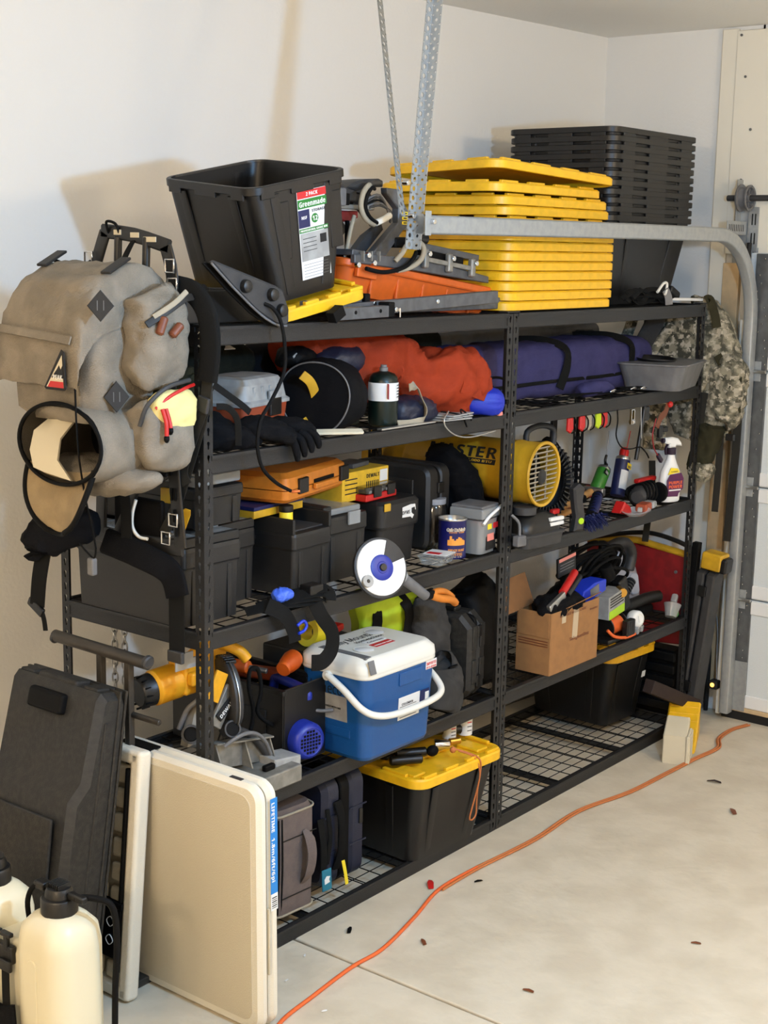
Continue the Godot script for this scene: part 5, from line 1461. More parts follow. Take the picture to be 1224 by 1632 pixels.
func go_shelf_three() -> void:
	var y := 1.087
	var o: Node3D
	var m: MB
	o = T("tool_box", "large black tool box at the rack's near corner, smoky organizer lids on top", "tool box", xf(Vector3(0.112, y, -0.312), 0, 0, 0), "black tool boxes")
	toolbox(o, 0.242, 0.475, 0.232, "organiser")
	o = T("tool_box", "black tool box behind the near front post, pale organizer lid on top", "tool box", xf(Vector3(0.325, y, -0.385), 0, 2, 0), "black tool boxes")
	toolbox(o, 0.165, 0.4, 0.225, "organiser")
	o = T("tool_box", "black tool box with yellow latches stacked on top of the corner tool box", "tool box", xf(Vector3(0.2, y + 0.266, -0.35), 0, 3, 0), "black tool boxes")
	toolbox(o, 0.215, 0.42, 0.115, "plain")
	for z in [-0.11, 0.1]:
		pb(o, "latch", "yellow", Vector3(-0.11, 0.09, z), Vector3(0.012, 0.045, 0.055), 0.003)
	for s in [-1.0, 1.0]: pb(o, "handle_rail", "black_box", Vector3(s * 0.1, 0.12, 0), Vector3(0.01, 0.02, 0.3), 0.004)
	o = T("organizer_case", "clear plastic organizer case lying on the yellow latched tool box", "case", xf(Vector3(0.2, y + 0.386, -0.35), 0, 3, 0))
	P("body", mb().box(Vector3(0, 0.018, 0), Vector3(0.2, 0.034, 0.4), 0.006), "lid_clear", o)
	P("lid", mb().box(Vector3(0, 0.045, 0), Vector3(0.205, 0.02, 0.405), 0.006), "clear_pl", o)
	m = mb()
	for k in 5: m.box(Vector3(0, 0.02, -0.14 + 0.07 * k), Vector3(0.19, 0.028, 0.003), 0.001)
	P("divider", m, "grey_lt", o)
	o = T("scraper", "yellow plastic scraper standing up on the corner tool box", "scraper", xf(Vector3(0.0, y + 0.262, -0.1), -8, -50, -8))
	P("blade", mb().prism(PackedVector2Array([Vector2(-0.012, 0), Vector2(0.008, 0), Vector2(0.022, 0.07), Vector2(0.02, 0.085), Vector2(0.004, 0.088), Vector2(-0.004, 0.08)]), 0.005, 0.001), "yellow", o)
	o = T("tool_box", "black open-top tray tool box in front, a small yellow jar standing on it", "tool box", xf(Vector3(0.57, y, -0.315), 0, 4, 0), "black tool boxes")
	toolbox(o, 0.2, 0.43, 0.2, "tray")
	m = mb()
	for k in 7: m.box(Vector3(-0.101, 0.175, -0.08 + 0.022 * k), Vector3(0.002, 0.012, 0.014), 0.001)
	P("embossed_name", m, "black_box", o)
	o = T("yellow_jar", "small yellow labelled jar with a black lid on the tray tool box", "jar", xf(Vector3(0.53, y + 0.207, -0.17)))
	P("body", mb().lathe([Vector2(0, 0), Vector2(0.02, 0), Vector2(0.0215, 0.003), Vector2(0.0215, 0.05), Vector2(0.019, 0.055), Vector2(0, 0.055)]), "yellow_ink", o)
	P("lid", mb().lathe([Vector2(0.022, 0.053), Vector2(0.023, 0.055), Vector2(0.023, 0.072), Vector2(0.021, 0.074), Vector2(0, 0.074)]), "black", o)
	P("label", mb().lathe([Vector2(0.0217, 0.008), Vector2(0.0218, 0.009), Vector2(0.0218, 0.028), Vector2(0.0217, 0.029)]), "yellow_card", o)
	o = T("tool_box", "black tool box with a grey clear lid beside the tray tool box", "tool box", xf(Vector3(0.79, y, -0.35), 0, 2, 0), "black tool boxes")
	toolbox(o, 0.235, 0.42, 0.215, "plain")
	pb(o, "lid_cover", "lid_clear", Vector3(0.0, 0.228, 0.0), Vector3(0.2, 0.022, 0.38), 0.006)
	pb(o, "lid_latch", "lid_clear", Vector3(0.03, 0.205, 0.216), Vector3(0.06, 0.045, 0.01), 0.003)
	pb(o, "handle_block", "black_box", Vector3(-0.095, 0.23, 0.0), Vector3(0.04, 0.05, 0.41), 0.006)

	# yellow and blue flat box under the orange case
	o = T("flat_carton", "flat blue and yellow carton lying under the orange case", "box", xf(Vector3(0.52, y + 0.25, -0.3), 0, 6, 0))
	pb(o, "box", "yellow_heat", Vector3(0, 0.012, 0), Vector3(0.26, 0.024, 0.2), 0.002)
	pb(o, "lid", "blue_dk", Vector3(0, 0.03, 0), Vector3(0.262, 0.012, 0.202), 0.002)
	# orange case
	o = T("orange_case", "orange plastic tool case with black latches lying on the tool boxes", "case", xf(Vector3(0.665, y + 0.292, -0.29), 0, 14, 0))
	m = mb()
	var base := PackedVector2Array([Vector2(-0.22, -0.1), Vector2(0.17, -0.1), Vector2(0.2, -0.075), Vector2(0.2, 0.1), Vector2(-0.22, 0.1)])
	m.loft([ringy(rr(0.4, 0.2, 0.02), 0.0), ringy(rr(0.425, 0.225, 0.02), 0.012), ringy(rr(0.43, 0.23, 0.02), 0.04)], true)
	P("base", m, "orange_case", o)
	m = mb()
	m.loft([ringy(rr(0.43, 0.23, 0.02), 0.043), ringy(rr(0.425, 0.225, 0.02), 0.08), ringy(rr(0.39, 0.19, 0.02), 0.095)], true)
	P("lid", m, "orange_case", o)
	for x in [-0.11, 0.185]:
		pb(o, "latch", "black", Vector3(x, 0.048, 0.118), Vector3(0.06, 0.05, 0.014), 0.004)
	pb(o, "handle", "orange_case", Vector3(0.04, 0.035, 0.124), Vector3(0.16, 0.02, 0.016), 0.005)
	pb(o, "handle_slot", "black_m", Vector3(0.04, 0.05, 0.117), Vector3(0.14, 0.012, 0.004), 0.001)
	# yellow box
	o = T("drill_carton", "yellow and black printed carton beside the orange case", "box", xf(Vector3(1.0, y + 0.235, -0.31), 0, 3, 0))
	pb(o, "carton", "yellow_card", Vector3(0, 0.05, 0), Vector3(0.27, 0.1, 0.16), 0.002)
	txt(o, "DEWALT", 0.013, xf(Vector3(0.04, 0.076, 0.081)), "ink", true, 0.075)
	pb(o, "sticker", "paper", Vector3(0.105, 0.07, 0.0806), Vector3(0.045, 0.04, 0.001), 0.0003)
	for k in 7: pb(o, "bar", "ink", Vector3(0.005 + 0.011 * k, 0.035, 0.0806), Vector3(0.005, 0.045, 0.0008), 0.0002)
	for k in 4: pb(o, "small_print", "ink", Vector3(-0.085, 0.075 - 0.016 * k, 0.0806), Vector3(0.07, 0.004, 0.0006), 0.0002)
	T1("grey_tin", mb().box(Vector3.ZERO, Vector3(0.12, 0.016, 0.08), 0.003), "machine", "flat grey tin lying on the yellow carton", "tin", xf(Vector3(1.02, y + 0.345, -0.31), 0, 12, 0))
	# bit case
	o = T("bit_case", "red screwdriver bit case with a smoky clear lid", "case", xf(Vector3(1.04, y + 0.232, -0.24), 0, 5, 0))
	pb(o, "base", "red", Vector3(0, 0.012, 0), Vector3(0.19, 0.024, 0.1), 0.005)
	pb(o, "lid", "smoke", Vector3(0, 0.038, 0), Vector3(0.188, 0.026, 0.098), 0.005)
	for x in [-0.03, 0.055]: pb(o, "latch", "black", Vector3(x, 0.03, 0.052), Vector3(0.045, 0.038, 0.008), 0.003)
	for k in 5: pb(o, "bit", "grey", Vector3(-0.07 + 0.035 * k, 0.032, 0.02), Vector3(0.018, 0.012, 0.06), 0.003)
	# DPMS case
	o = T("sticker_case", "black plastic case with a white state-shaped sticker on its front", "case", xf(Vector3(1.105, y, -0.295), 0, 2, 0))
	m = mb()
	m.loft([ringy(rr(0.2, 0.25, 0.02), 0.0), ringy(rr(0.215, 0.265, 0.022), 0.13), ringy(rr(0.222, 0.272, 0.024), 0.132)], true)
	P("body", m, "black_box", o)
	m = mb()
	m.loft([ringy(rr(0.23, 0.285, 0.03), 0.13), ringy(rr(0.235, 0.29, 0.03), 0.14), ringy(rr(0.235, 0.29, 0.03), 0.215), ringy(rr(0.215, 0.27, 0.03), 0.228)], true)
	P("lid", m, "black_box", o)
	pb(o, "yellow_tab", "yellow_heat", Vector3(-0.09, 0.21, 0.146), Vector3(0.035, 0.028, 0.006), 0.003)
	var st := P("sticker", mb().prism(PackedVector2Array([Vector2(-0.04, -0.016), Vector2(0.01, -0.018), Vector2(0.02, -0.026), Vector2(0.03, -0.014), Vector2(0.04, 0.005), Vector2(0.036, 0.024), Vector2(0.01, 0.026), Vector2(-0.04, 0.02)]), 0.0012, 0.0003, xf(Vector3(0.04, 0.178, 0.1455))), "paper", o)
	txt(st, "DPMS", 0.013, xf(Vector3(0.022, 0.178, 0.1463)), "ink", true, 0.045)
	P("state_shape", mb().prism(PackedVector2Array([Vector2(-0.01, 0.012), Vector2(0.008, 0.014), Vector2(0.014, 0.0), Vector2(0.006, -0.014), Vector2(-0.002, -0.01), Vector2(-0.01, -0.004)]), 0.0008, 0.0002, xf(Vector3(0.064, 0.178, 0.1463))), "ink", st)
	# tall case
	o = T("tall_case", "tall black case standing on edge behind the sticker case", "case", xf(Vector3(1.385, y, -0.37), 0, 2, 0))
	for s in [-1.0, 1.0]:
		P("half", mb().prism(rr(0.35, 0.31, 0.04, 4, Vector2(0, 0.156)), 0.07, 0.012, Transform3D(Basis(Vector3.UP, PI / 2), Vector3(s * 0.038, 0, 0))), "black_box", o)
	P("seam", mb().prism(rr(0.34, 0.3, 0.04, 4, Vector2(0, 0.156)), 0.02, 0.002, Transform3D(Basis(Vector3.UP, PI / 2), Vector3.ZERO)), "black_m", o)
	for yy in [0.08, 0.23]: pb(o, "latch", "black", Vector3(0, yy, 0.178), Vector3(0.04, 0.04, 0.012), 0.004)
	pb(o, "side_panel", "black_box", Vector3(-0.075, 0.16, 0.0), Vector3(0.01, 0.2, 0.22), 0.005)
	T1("draped_jacket", bag(mb(), [Vector3(1.5, 1.385, -0.34), Vector3(1.52, 1.375, -0.3), Vector3(1.56, 1.31, -0.26), Vector3(1.6, 1.21, -0.24), Vector3(1.61, 1.12, -0.24)], [Vector2(0.03, 0.02), Vector2(0.09, 0.04), Vector2(0.1, 0.05), Vector2(0.09, 0.05), Vector2(0.04, 0.03)], Vector3.RIGHT, 0.018, 10.0, 71), "dark_cloth", "black jacket draped between the tall case and the yellow heater", "jacket")

	# heater
	o = T("space_heater", "yellow torpedo space heater with a round front grille", "heater", xf(Vector3(1.72, 1.23, -0.35)))
	var A := Vector3(1.70, 1.355, -0.74)
	var B := Vector3(1.737, 1.352, 0.03)
	var ax := (B - A).normalized()
	var fr := Transform3D(Basis(ax.cross(Vector3.UP).normalized().cross(ax).cross(ax).normalized() * -1.0, ax, ax.cross(Vector3.UP).normalized().cross(ax)), A)
	fr = Transform3D(Basis(ax.cross(Vector3.UP).normalized(), ax, ax.cross(Vector3.UP).normalized().cross(ax)), A)
	var len := A.distance_to(B)
	m = mw(o)
	m.lathe([Vector2(0.09, 0.0), Vector2(0.112, 0.01), Vector2(0.116, 0.03), Vector2(0.116, 0.2), Vector2(0.119, 0.205), Vector2(0.119, 0.22), Vector2(0.116, 0.225), Vector2(0.116, len - 0.12), Vector2(0.119, len - 0.115), Vector2(0.119, len - 0.1), Vector2(0.116, len - 0.095), Vector2(0.118, len - 0.01), Vector2(0.124, len), Vector2(0.122, len + 0.006), Vector2(0.112, len + 0.004), Vector2(0.11, len - 0.06)], fr, 40)
	P("tube", m, "yellow_heat", o)
	P("inner_back", mw(o).cyl(A + ax * (len - 0.08), A + ax * (len - 0.075), 0.11, -1, 28), "black_m", o)
	m = mw(o)
	for k in 12:
		var h := -0.098 + 0.0178 * k
		var hw := sqrt(maxf(0.108 * 0.108 - h * h, 0.0001))
		m.box(fr * Vector3(0, len - 0.006, h), Vector3(hw * 2.0, 0.012, 0.004), 0.001, fr.basis * Basis(Vector3.RIGHT, 0.6))
	P("grille_slat", m, "strap_beige", o)
	m = mw(o)
	for h in [-0.04, 0.04]:
		m.box(fr * Vector3(h, len - 0.012, 0), Vector3(0.004, 0.006, 0.2), 0.001, fr.basis)
	P("grille_bar", m, "strap_beige", o)
	P("cone", mw(o).lathe([Vector2(0.03, 0), Vector2(0.03, 0.03), Vector2(0.024, 0.034), Vector2(0, 0.034)], fr * Transform3D(Basis(), Vector3(0.01, len - 0.03, -0.01)), 20), "black", o)
	# lettering on the side
	var nz := (Vector3(-0.9, 0.43, 0.0) - ax * Vector3(-0.9, 0.43, 0.0).dot(ax)).normalized()
	var ny := nz.cross(ax)
	var cen := A + ax * 0.47 + nz * 0.1172
	var iv := o.transform.affine_inverse()
	txt(o, "MASTER", 0.042, iv * Transform3D(Basis(ax, ny, nz), cen + ny * 0.022), "ink", true, 0.30)
	P("label_band", mw(o).box(cen - ny * 0.012, Vector3(0.31, 0.02, 0.003), 0.0005, Basis(ax, ny, nz)), "ink", o)
	txt(o, "MH-75T-KFA    75,000 BTU", 0.009, iv * Transform3D(Basis(ax, ny, nz), cen - ny * 0.012 + nz * 0.0018), "yellow_heat", true, 0.28)
	for k in 4:
		P("vent_rib", mw(o).box(A + ax * (0.04 + 0.025 * k) + nz * 0.1165 + ny * 0.03, Vector3(0.006, 0.06, 0.006), 0.002, Basis(ax, ny, nz)), "yellow_heat", o)
	P("lower_frame", mw(o).box(Vector3(1.715, 1.215, -0.38), Vector3(0.13, 0.05, 0.6), 0.01), "black_m", o)
	P("foot", mw(o).box(Vector3(1.71, 1.14, -0.55), Vector3(0.2, 0.11, 0.04), 0.006), "black_m", o)
	P("foot", mw(o).box(Vector3(1.71, 1.14, -0.16), Vector3(0.2, 0.11, 0.04), 0.006), "black_m", o)
	for k in 3: P("fitting", mw(o).cyl(Vector3(1.655, 1.2, -0.5 + 0.12 * k), Vector3(1.635, 1.2, -0.5 + 0.12 * k), 0.012, -1, 10), ["grey", "red", "chrome"][k], o)
	P("handle", mw(o).tube([Vector3(1.71, 1.46, -0.36), Vector3(1.71, 1.52, -0.355), Vector3(1.712, 1.535, -0.34), Vector3(1.72, 1.535, -0.16), Vector3(1.72, 1.52, -0.14), Vector3(1.72, 1.46, -0.135)], 0.013, 8), "black", o)

	# cordless fan behind the heater's grille
	o = T("round_fan", "grey and lime round fan with radial ribs beside the heater's grille", "fan", xf(Vector3(2.0, y, -0.14)))
	var fc := Vector3(2.12, 1.285, -0.245)
	var fax := Vector3(-0.18, 0.06, 0.98).normalized()
	var f2 := Transform3D(Basis(fax.cross(Vector3.UP).normalized(), fax, fax.cross(Vector3.UP).normalized().cross(fax)), fc)
	m = mw(o)
	f2.origin = Vector3(2.0, 1.275, -0.14)
	m.lathe([Vector2(0.12, -0.05), Vector2(0.155, -0.045), Vector2(0.16, 0.0), Vector2(0.15, 0.03), Vector2(0.135, 0.035), Vector2(0.13, 0.0)], f2, 36)
	P("ring", m, "grey_dk", o)
	m = mw(o)
	for k in 40:
		var an := TAU * k / 40.0
		m.box(f2 * Vector3(cos(an) * 0.125, 0.036, sin(an) * 0.125), Vector3(0.05, 0.012, 0.007), 0.002, f2.basis * Basis(Vector3.UP, -an))
	P("rib", m, "black", o)
	P("hub", mw(o).cyl(f2 * Vector3(0, -0.04, 0), f2 * Vector3(0, 0.03, 0), 0.05, -1, 24), "black", o)
	var arc := []
	for k in 9:
		var an := deg_to_rad(-40 + 11.0 * k)
		arc.append(f2 * Vector3(cos(an) * 0.16, 0.014, sin(an) * 0.16))
	P("lime_trim", mw(o).band(arc, 0.022, 0.006, fax, 2), "lime", o)
	var arc2 := []
	for k in 6:
		var an := deg_to_rad(-78 + 10.0 * k)
		arc2.append(f2 * Vector3(cos(an) * 0.16, 0.014, sin(an) * 0.16))
	P("lime_trim", mw(o).band(arc2, 0.022, 0.006, fax, 2), "lime", o)
	P("handle", mw(o).tube([f2 * Vector3(-0.07, 0.0, 0.14), f2 * Vector3(-0.07, 0.0, 0.2), f2 * Vector3(0.0, 0, 0.22), f2 * Vector3(0.08, 0.0, 0.2), f2 * Vector3(0.085, 0, 0.13)], 0.012, 8, 4), "grey_dk", o)
	P("arm", mw(o).prism(PackedVector2Array([Vector2(-0.02, 0.0), Vector2(0.03, 0.0), Vector2(0.035, 0.06), Vector2(0.02, 0.12), Vector2(0.03, 0.17), Vector2(0.0, 0.19), Vector2(-0.03, 0.17), Vector2(-0.02, 0.1), Vector2(-0.01, 0.06)]), 0.04, 0.008, xf(Vector3(2.04, y + 0.002, 0.0), 0, -20, 0)), "grey_dk", o)
	P("lime_button", mw(o).cyl(Vector3(2.045, 1.13, 0.015), Vector3(2.04, 1.13, 0.026), 0.013), "lime", o)
	P("red_switch", mw(o).box(Vector3(1.96, 1.17, -0.05), Vector3(0.05, 0.02, 0.02), 0.005), "red", o)
	o = T("hose_loops", "black looped hose leaning behind the round fan", "hose")
	for k in 3:
		P("loop", mb().tube([Vector3(2.3 + 0.02 * k, 1.11, -0.26), Vector3(2.36 + 0.03 * k, 1.2, -0.27), Vector3(2.35 + 0.02 * k, 1.34 - 0.03 * k, -0.28), Vector3(2.26, 1.4 - 0.03 * k, -0.28), Vector3(2.2, 1.36, -0.27)], 0.016, 8), "rubber", o)
	T1("green_bag_scrap", bag(mb(), [Vector3(2.5, 1.12, -0.3), Vector3(2.52, 1.14, -0.3), Vector3(2.58, 1.14, -0.3), Vector3(2.62, 1.11, -0.3)], [Vector2(0.03, 0.01), Vector2(0.05, 0.035), Vector2(0.05, 0.03), Vector2(0.02, 0.01)], Vector3.UP, 0.01, 20.0, 77), "olive", "small dark green bag behind the round fan", "bag")

	# low tank with a cap, in front
	o = T("black_tank", "low black tank with a ribbed cap and a white label at the shelf front", "tank", xf(Vector3(1.72, y, -0.01), 0, -6, 0))
	m = mb()
	m.loft([ringy(rr(0.23, 0.15, 0.03), 0.0), ringy(rr(0.24, 0.16, 0.03), 0.04), ringy(rr(0.25, 0.17, 0.03), 0.042), ringy(rr(0.25, 0.17, 0.03), 0.05), ringy(rr(0.235, 0.155, 0.03), 0.054)], true)
	P("base", m, "grey_dk", o)
	m = mb()
	m.loft([ringy(rr(0.235, 0.155, 0.05), 0.054), ringy(rr(0.235, 0.155, 0.05), 0.075), ringy(rr(0.2, 0.13, 0.05), 0.105), ringy(rr(0.12, 0.08, 0.035), 0.122)], false)
	P("tank", m, "black", o)
	P("cap", mb().lathe([Vector2(0.042, 0.118), Vector2(0.045, 0.12), Vector2(0.045, 0.145), Vector2(0.042, 0.148), Vector2(0.0, 0.148)], Transform3D(Basis(), Vector3(-0.05, 0, 0.01)), 26), "grey_dk", o)
	m = mb()
	for k in 2: m.box(Vector3(0.065, 0.078 + 0.018 * k, 0.072), Vector3(0.08, 0.013, 0.014), 0.001)
	P("label", m, "paper", o)
	P("wire", mb().tube([Vector3(-0.15, 0.13, 0.03), Vector3(-0.13, 0.1, 0.05), Vector3(-0.135, 0.05, 0.06)], 0.006, 6), "grey", o)
	pb(o, "plug", "grey", Vector3(-0.135, 0.035, 0.06), Vector3(0.05, 0.04, 0.03), 0.006)

	# coffee can
	o = T("coffee_can", "blue and yellow coffee can standing at the shelf front", "can", xf(Vector3(1.322, y, -0.085)))
	P("can", mb().lathe([Vector2(0, 0), Vector2(0.05, 0.0), Vector2(0.0515, 0.003), Vector2(0.05, 0.008), Vector2(0.05, 0.135), Vector2(0.0515, 0.139)], Transform3D(), 32), "coffee_blue", o)
	P("rim", mb().lathe([Vector2(0.0515, 0.137), Vector2(0.0525, 0.14), Vector2(0.0515, 0.143), Vector2(0.049, 0.142), Vector2(0.048, 0.13), Vector2(0.0, 0.13)], Transform3D(), 32), "steel", o)
	var cn := Vector3(-0.55, 0, 0.83).normalized()
	var cx := Vector3.UP.cross(cn)
	var lines := [["Cafe Du Monde", 0.012, 0.112, 0.075, "cloth_white"], ["COFFEE STAND", 0.005, 0.099, 0.06, "coffee_ink"], ["FRENCH ROAST", 0.008, 0.036, 0.064, "coffee_ink"], ["COFFEE", 0.009, 0.022, 0.045, "coffee_ink"], ["NET WT. 13 OZ.", 0.004, 0.010, 0.045, "cloth_white"]]
	for l in lines:
		# set the words letter by letter round the can
		var s: String = l[0]
		var wd: float = l[3]
		for k in s.length():
			if s[k] == " ": continue
			var ang := (float(k) - (s.length() - 1) * 0.5) / s.length() * wd / 0.05
			var nn := cn * cos(ang) + cx * sin(ang)
			txt(o, s[k], l[1], Transform3D(Basis(Vector3.UP.cross(nn), Vector3.UP, nn), nn * 0.0502 + Vector3(0, l[2] - l[1] * 0.5, 0)), l[4], true, 0.0, true)
	for k in 9:
		var ang := -0.62 + 0.155 * k
		var nn := cn * cos(ang) + cx * sin(ang)
		var hh: float = [0.02, 0.034, 0.024, 0.018, 0.024, 0.03, 0.026, 0.02, 0.016][k]
		P("printed_building", mb().box(nn * 0.0502 + Vector3(0, 0.05 + hh * 0.5, 0), Vector3(0.0082, hh, 0.0012), 0.0003, Basis(Vector3.UP.cross(nn), Vector3.UP, nn)), "coffee_ink", o)
	o = T("glass_jar", "small clear jar with a dark lid standing behind the coffee can", "jar", xf(Vector3(1.385, y, -0.215)))
	P("jar", mb().lathe([Vector2(0, 0), Vector2(0.045, 0), Vector2(0.048, 0.005), Vector2(0.048, 0.16), Vector2(0.04, 0.175)], Transform3D(), 24), "smoke", o)
	P("lid", mb().lathe([Vector2(0.044, 0.17), Vector2(0.045, 0.172), Vector2(0.045, 0.19), Vector2(0, 0.192)], Transform3D(), 24), "clear_dome", o)
	# clear tub
	o = T("fastener_tub", "square clear plastic tub of fasteners with printed labels beside the coffee can", "tub", xf(Vector3(1.462, y, -0.085), 0, 6, 0))
	m = mb()
	m.loft([ringy(rr(0.115, 0.115, 0.02), 0.0), ringy(rr(0.13, 0.13, 0.022), 0.12), ringy(rr(0.132, 0.132, 0.022), 0.125)], true)
	P("tub", m, "lid_clear", o)
	P("contents", mb().loft([ringy(rr(0.108, 0.108, 0.02), 0.004), ringy(rr(0.118, 0.118, 0.02), 0.1)], true), "grey", o)
	pb(o, "orange_screws", "copper", Vector3(0, 0.113, 0), Vector3(0.122, 0.022, 0.122), 0.01)
	pb(o, "lid", "lid_clear", Vector3(0, 0.148, 0), Vector3(0.14, 0.04, 0.14), 0.008)
	pb(o, "top_tray", "grey", Vector3(0, 0.172, 0), Vector3(0.13, 0.012, 0.13), 0.005)
	P("handle", mb().tube([Vector3(-0.066, 0.115, 0.071), Vector3(-0.03, 0.14, 0.076), Vector3(0.03, 0.158, 0.076), Vector3(0.066, 0.165, 0.071)], 0.006, 8), "white", o)
	pb(o, "yellow_label", "yellow_ink", Vector3(-0.005, 0.098, 0.0645), Vector3(0.03, 0.02, 0.002), 0.0005, Basis(Vector3.RIGHT, -0.06))
	pb(o, "red_label", "red_label", Vector3(0.04, 0.098, 0.0645), Vector3(0.035, 0.02, 0.002), 0.0005, Basis(Vector3.RIGHT, -0.06))
	pb(o, "black_label", "ink", Vector3(0.01, 0.045, 0.0615), Vector3(0.07, 0.065, 0.002), 0.0005, Basis(Vector3.RIGHT, -0.06))
	pb(o, "pink_panel", "pink", Vector3(0.006, 0.058, 0.0635), Vector3(0.05, 0.026, 0.001), 0.0003, Basis(Vector3.RIGHT, -0.06))
	# clamshell of screws
	o = T("screw_clamshell", "clear clamshell box of screws lying at the shelf front", "box", xf(Vector3(1.21, y, -0.07), 0, 12, 0))
	m = mb()
	m.loft([ringy(rr(0.11, 0.08, 0.012), 0.0), ringy(rr(0.125, 0.095, 0.012), 0.026), ringy(rr(0.135, 0.105, 0.012), 0.028)], true)
	P("shell", m, "acetate", o)
	m = mb()
	var rng := RandomNumberGenerator.new()
	rng.seed = 5
	for k in 70:
		var p := Vector3(rng.randf_range(-0.045, 0.045), rng.randf_range(0.004, 0.022), rng.randf_range(-0.03, 0.032))
		var d := Vector3(rng.randf_range(-1, 1), rng.randf_range(-0.3, 0.3), rng.randf_range(-1, 1)).normalized() * 0.012
		m.cyl(p - d, p + d, 0.0018, -1, 5, 0.0)
	stuff(P("screws", m, "steel", o))
	pb(o, "card", "paper", Vector3(0.02, 0.03, 0), Vector3(0.085, 0.002, 0.09), 0.0005)
	pb(o, "red_print", "red_label", Vector3(0.0, 0.0315, -0.01), Vector3(0.03, 0.0008, 0.05), 0.0002)

	# tape measure reel on the rail
	o = T("tape_reel", "long white and blue tape measure reel with a grey handle at the shelf edge", "tape measure", xf(Vector3(0.76, 1.09, 0.03)))
	var rc := Vector3(0.742, 1.162, 0.045)
	var rn := Vector3(-0.32, 0.3, 0.9).normalized()
	var rf := Transform3D(Basis(rn.cross(Vector3.UP).normalized(), rn, rn.cross(Vector3.UP).normalized().cross(rn)), rc)
	P("back", mw(o).lathe([Vector2(0, -0.012), Vector2(0.093, -0.012), Vector2(0.098, -0.006), Vector2(0.098, 0.006), Vector2(0.093, 0.008), Vector2(0, 0.008)], rf, 40), "grey_dk", o)
	P("tape_coil", mw(o).lathe([Vector2(0.036, 0.008), Vector2(0.036, 0.0115), Vector2(0.09, 0.0115), Vector2(0.091, 0.008)], rf, 40, deg_to_rad(-195), deg_to_rad(110)), "white", o)
	P("hub", mw(o).lathe([Vector2(0.042, 0.008), Vector2(0.042, 0.014), Vector2(0.038, 0.016), Vector2(0.02, 0.016), Vector2(0.018, 0.018), Vector2(0, 0.018)], rf, 30), "blue_pump", o)
	P("crank", mw(o).cyl(rf * Vector3(0, 0.016, 0), rf * Vector3(0, 0.026, 0), 0.012), "black", o)
	P("knob", mw(o).cyl(rf * Vector3(0.062, 0.008, -0.038), rf * Vector3(0.062, 0.022, -0.038), 0.02), "grey_lt", o)
	P("knob_pin", mw(o).cyl(rf * Vector3(0.062, 0.02, -0.038), rf * Vector3(0.062, 0.024, -0.038), 0.006), "black", o)
	P("handle", mw(o).cyl(Vector3(0.835, 1.122, 0.055), Vector3(0.955, 1.035, 0.075), 0.019, 0.0165, 18), "grey", o)
	P("handle_collar", mw(o).cyl(Vector3(0.825, 1.13, 0.053), Vector3(0.848, 1.113, 0.057), 0.0225, -1, 18), "grey_lt", o)
	# ratchet strap with blue gloves
	o = T("ratchet_strap", "black ratchet strap heaped at the shelf edge and hanging over it", "strap", xf(Vector3(0.42, y, 0.0)))
	for k in 4:
		P("webbing", mw(o).band([Vector3(0.22 + 0.05 * k, 1.10 + 0.006 * k, -0.05), Vector3(0.30 + 0.05 * k, 1.115 + 0.006 * k, 0.0), Vector3(0.42 + 0.03 * k, 1.108 + 0.008 * k, 0.02), Vector3(0.5, 1.10, -0.02 + 0.02 * k)], 0.045, 0.004, Vector3(0, 0.9, 0.4), 6), "strap", o)
	P("webbing", mw(o).band([Vector3(0.26, 1.12, 0.0), Vector3(0.3, 1.09, 0.035), Vector3(0.335, 1.03, 0.04), Vector3(0.34, 1.0, 0.04)], 0.05, 0.004, Vector3(-0.1, 0.2, 1), 6), "strap", o)
	P("webbing", mw(o).band([Vector3(0.44, 1.12, 0.02), Vector3(0.455, 1.06, 0.045), Vector3(0.50, 1.0, 0.05), Vector3(0.5, 0.945, 0.05), Vector3(0.46, 0.915, 0.05), Vector3(0.41, 0.92, 0.048)], 0.05, 0.004, Vector3(-0.3, 0.2, 1), 6), "strap", o)
	P("ratchet", mw(o).box(Vector3(0.46, 1.135, 0.0), Vector3(0.06, 0.035, 0.05), 0.006), "black", o)
	T1("blue_gloves", bag(mb(), [Vector3(0.3, 1.135, -0.01), Vector3(0.315, 1.14, -0.005), Vector3(0.345, 1.142, 0.0), Vector3(0.365, 1.13, 0.0)], [Vector2(0.015, 0.01), Vector2(0.025, 0.018), Vector2(0.022, 0.016), Vector2(0.01, 0.008)], Vector3.UP, 0.008, 40.0, 81), "blue_lt", "crumpled bright blue glove lying on the ratchet strap", "glove")
	T1("blue_twist", mb().tube([Vector3(0.345, 1.05, 0.045), Vector3(0.37, 1.06, 0.047), Vector3(0.385, 1.045, 0.047), Vector3(0.375, 1.03, 0.047), Vector3(0.35, 1.025, 0.047)], 0.005, 6), "blue", "bright blue cord twist hanging on the rail below the ratchet strap", "cord")

	# right unit
	T1("black_stick", mb().box(Vector3(2.78, 1.29, -0.57), Vector3(0.035, 0.42, 0.02), 0.004, Basis(Vector3.BACK, -0.02)), "black", "thin black upright stick standing at the back of the shelf", "stick")
	o = spray_can("spray_can", "green labelled spray can leaning at the back of the shelf", xf(Vector3(2.70, y + 0.02, -0.3), -6, 0, -43), 0.031, 0.16, "green_can", "")
	P("nozzle", mb().box(Vector3(0, 0.17, 0), Vector3(0.018, 0.022, 0.014), 0.003), "black", o)
	P("trigger", mb().tube([Vector3(0, 0.17, 0.0), Vector3(-0.03, 0.175, 0.01), Vector3(-0.035, 0.2, 0.01)], 0.006, 6), "black", o)
	P("straw", mb().cyl(Vector3(0.01, 0.15, 0.0), Vector3(-0.07, 0.31, 0.0), 0.0022, -1, 6), "grey_lt", o)
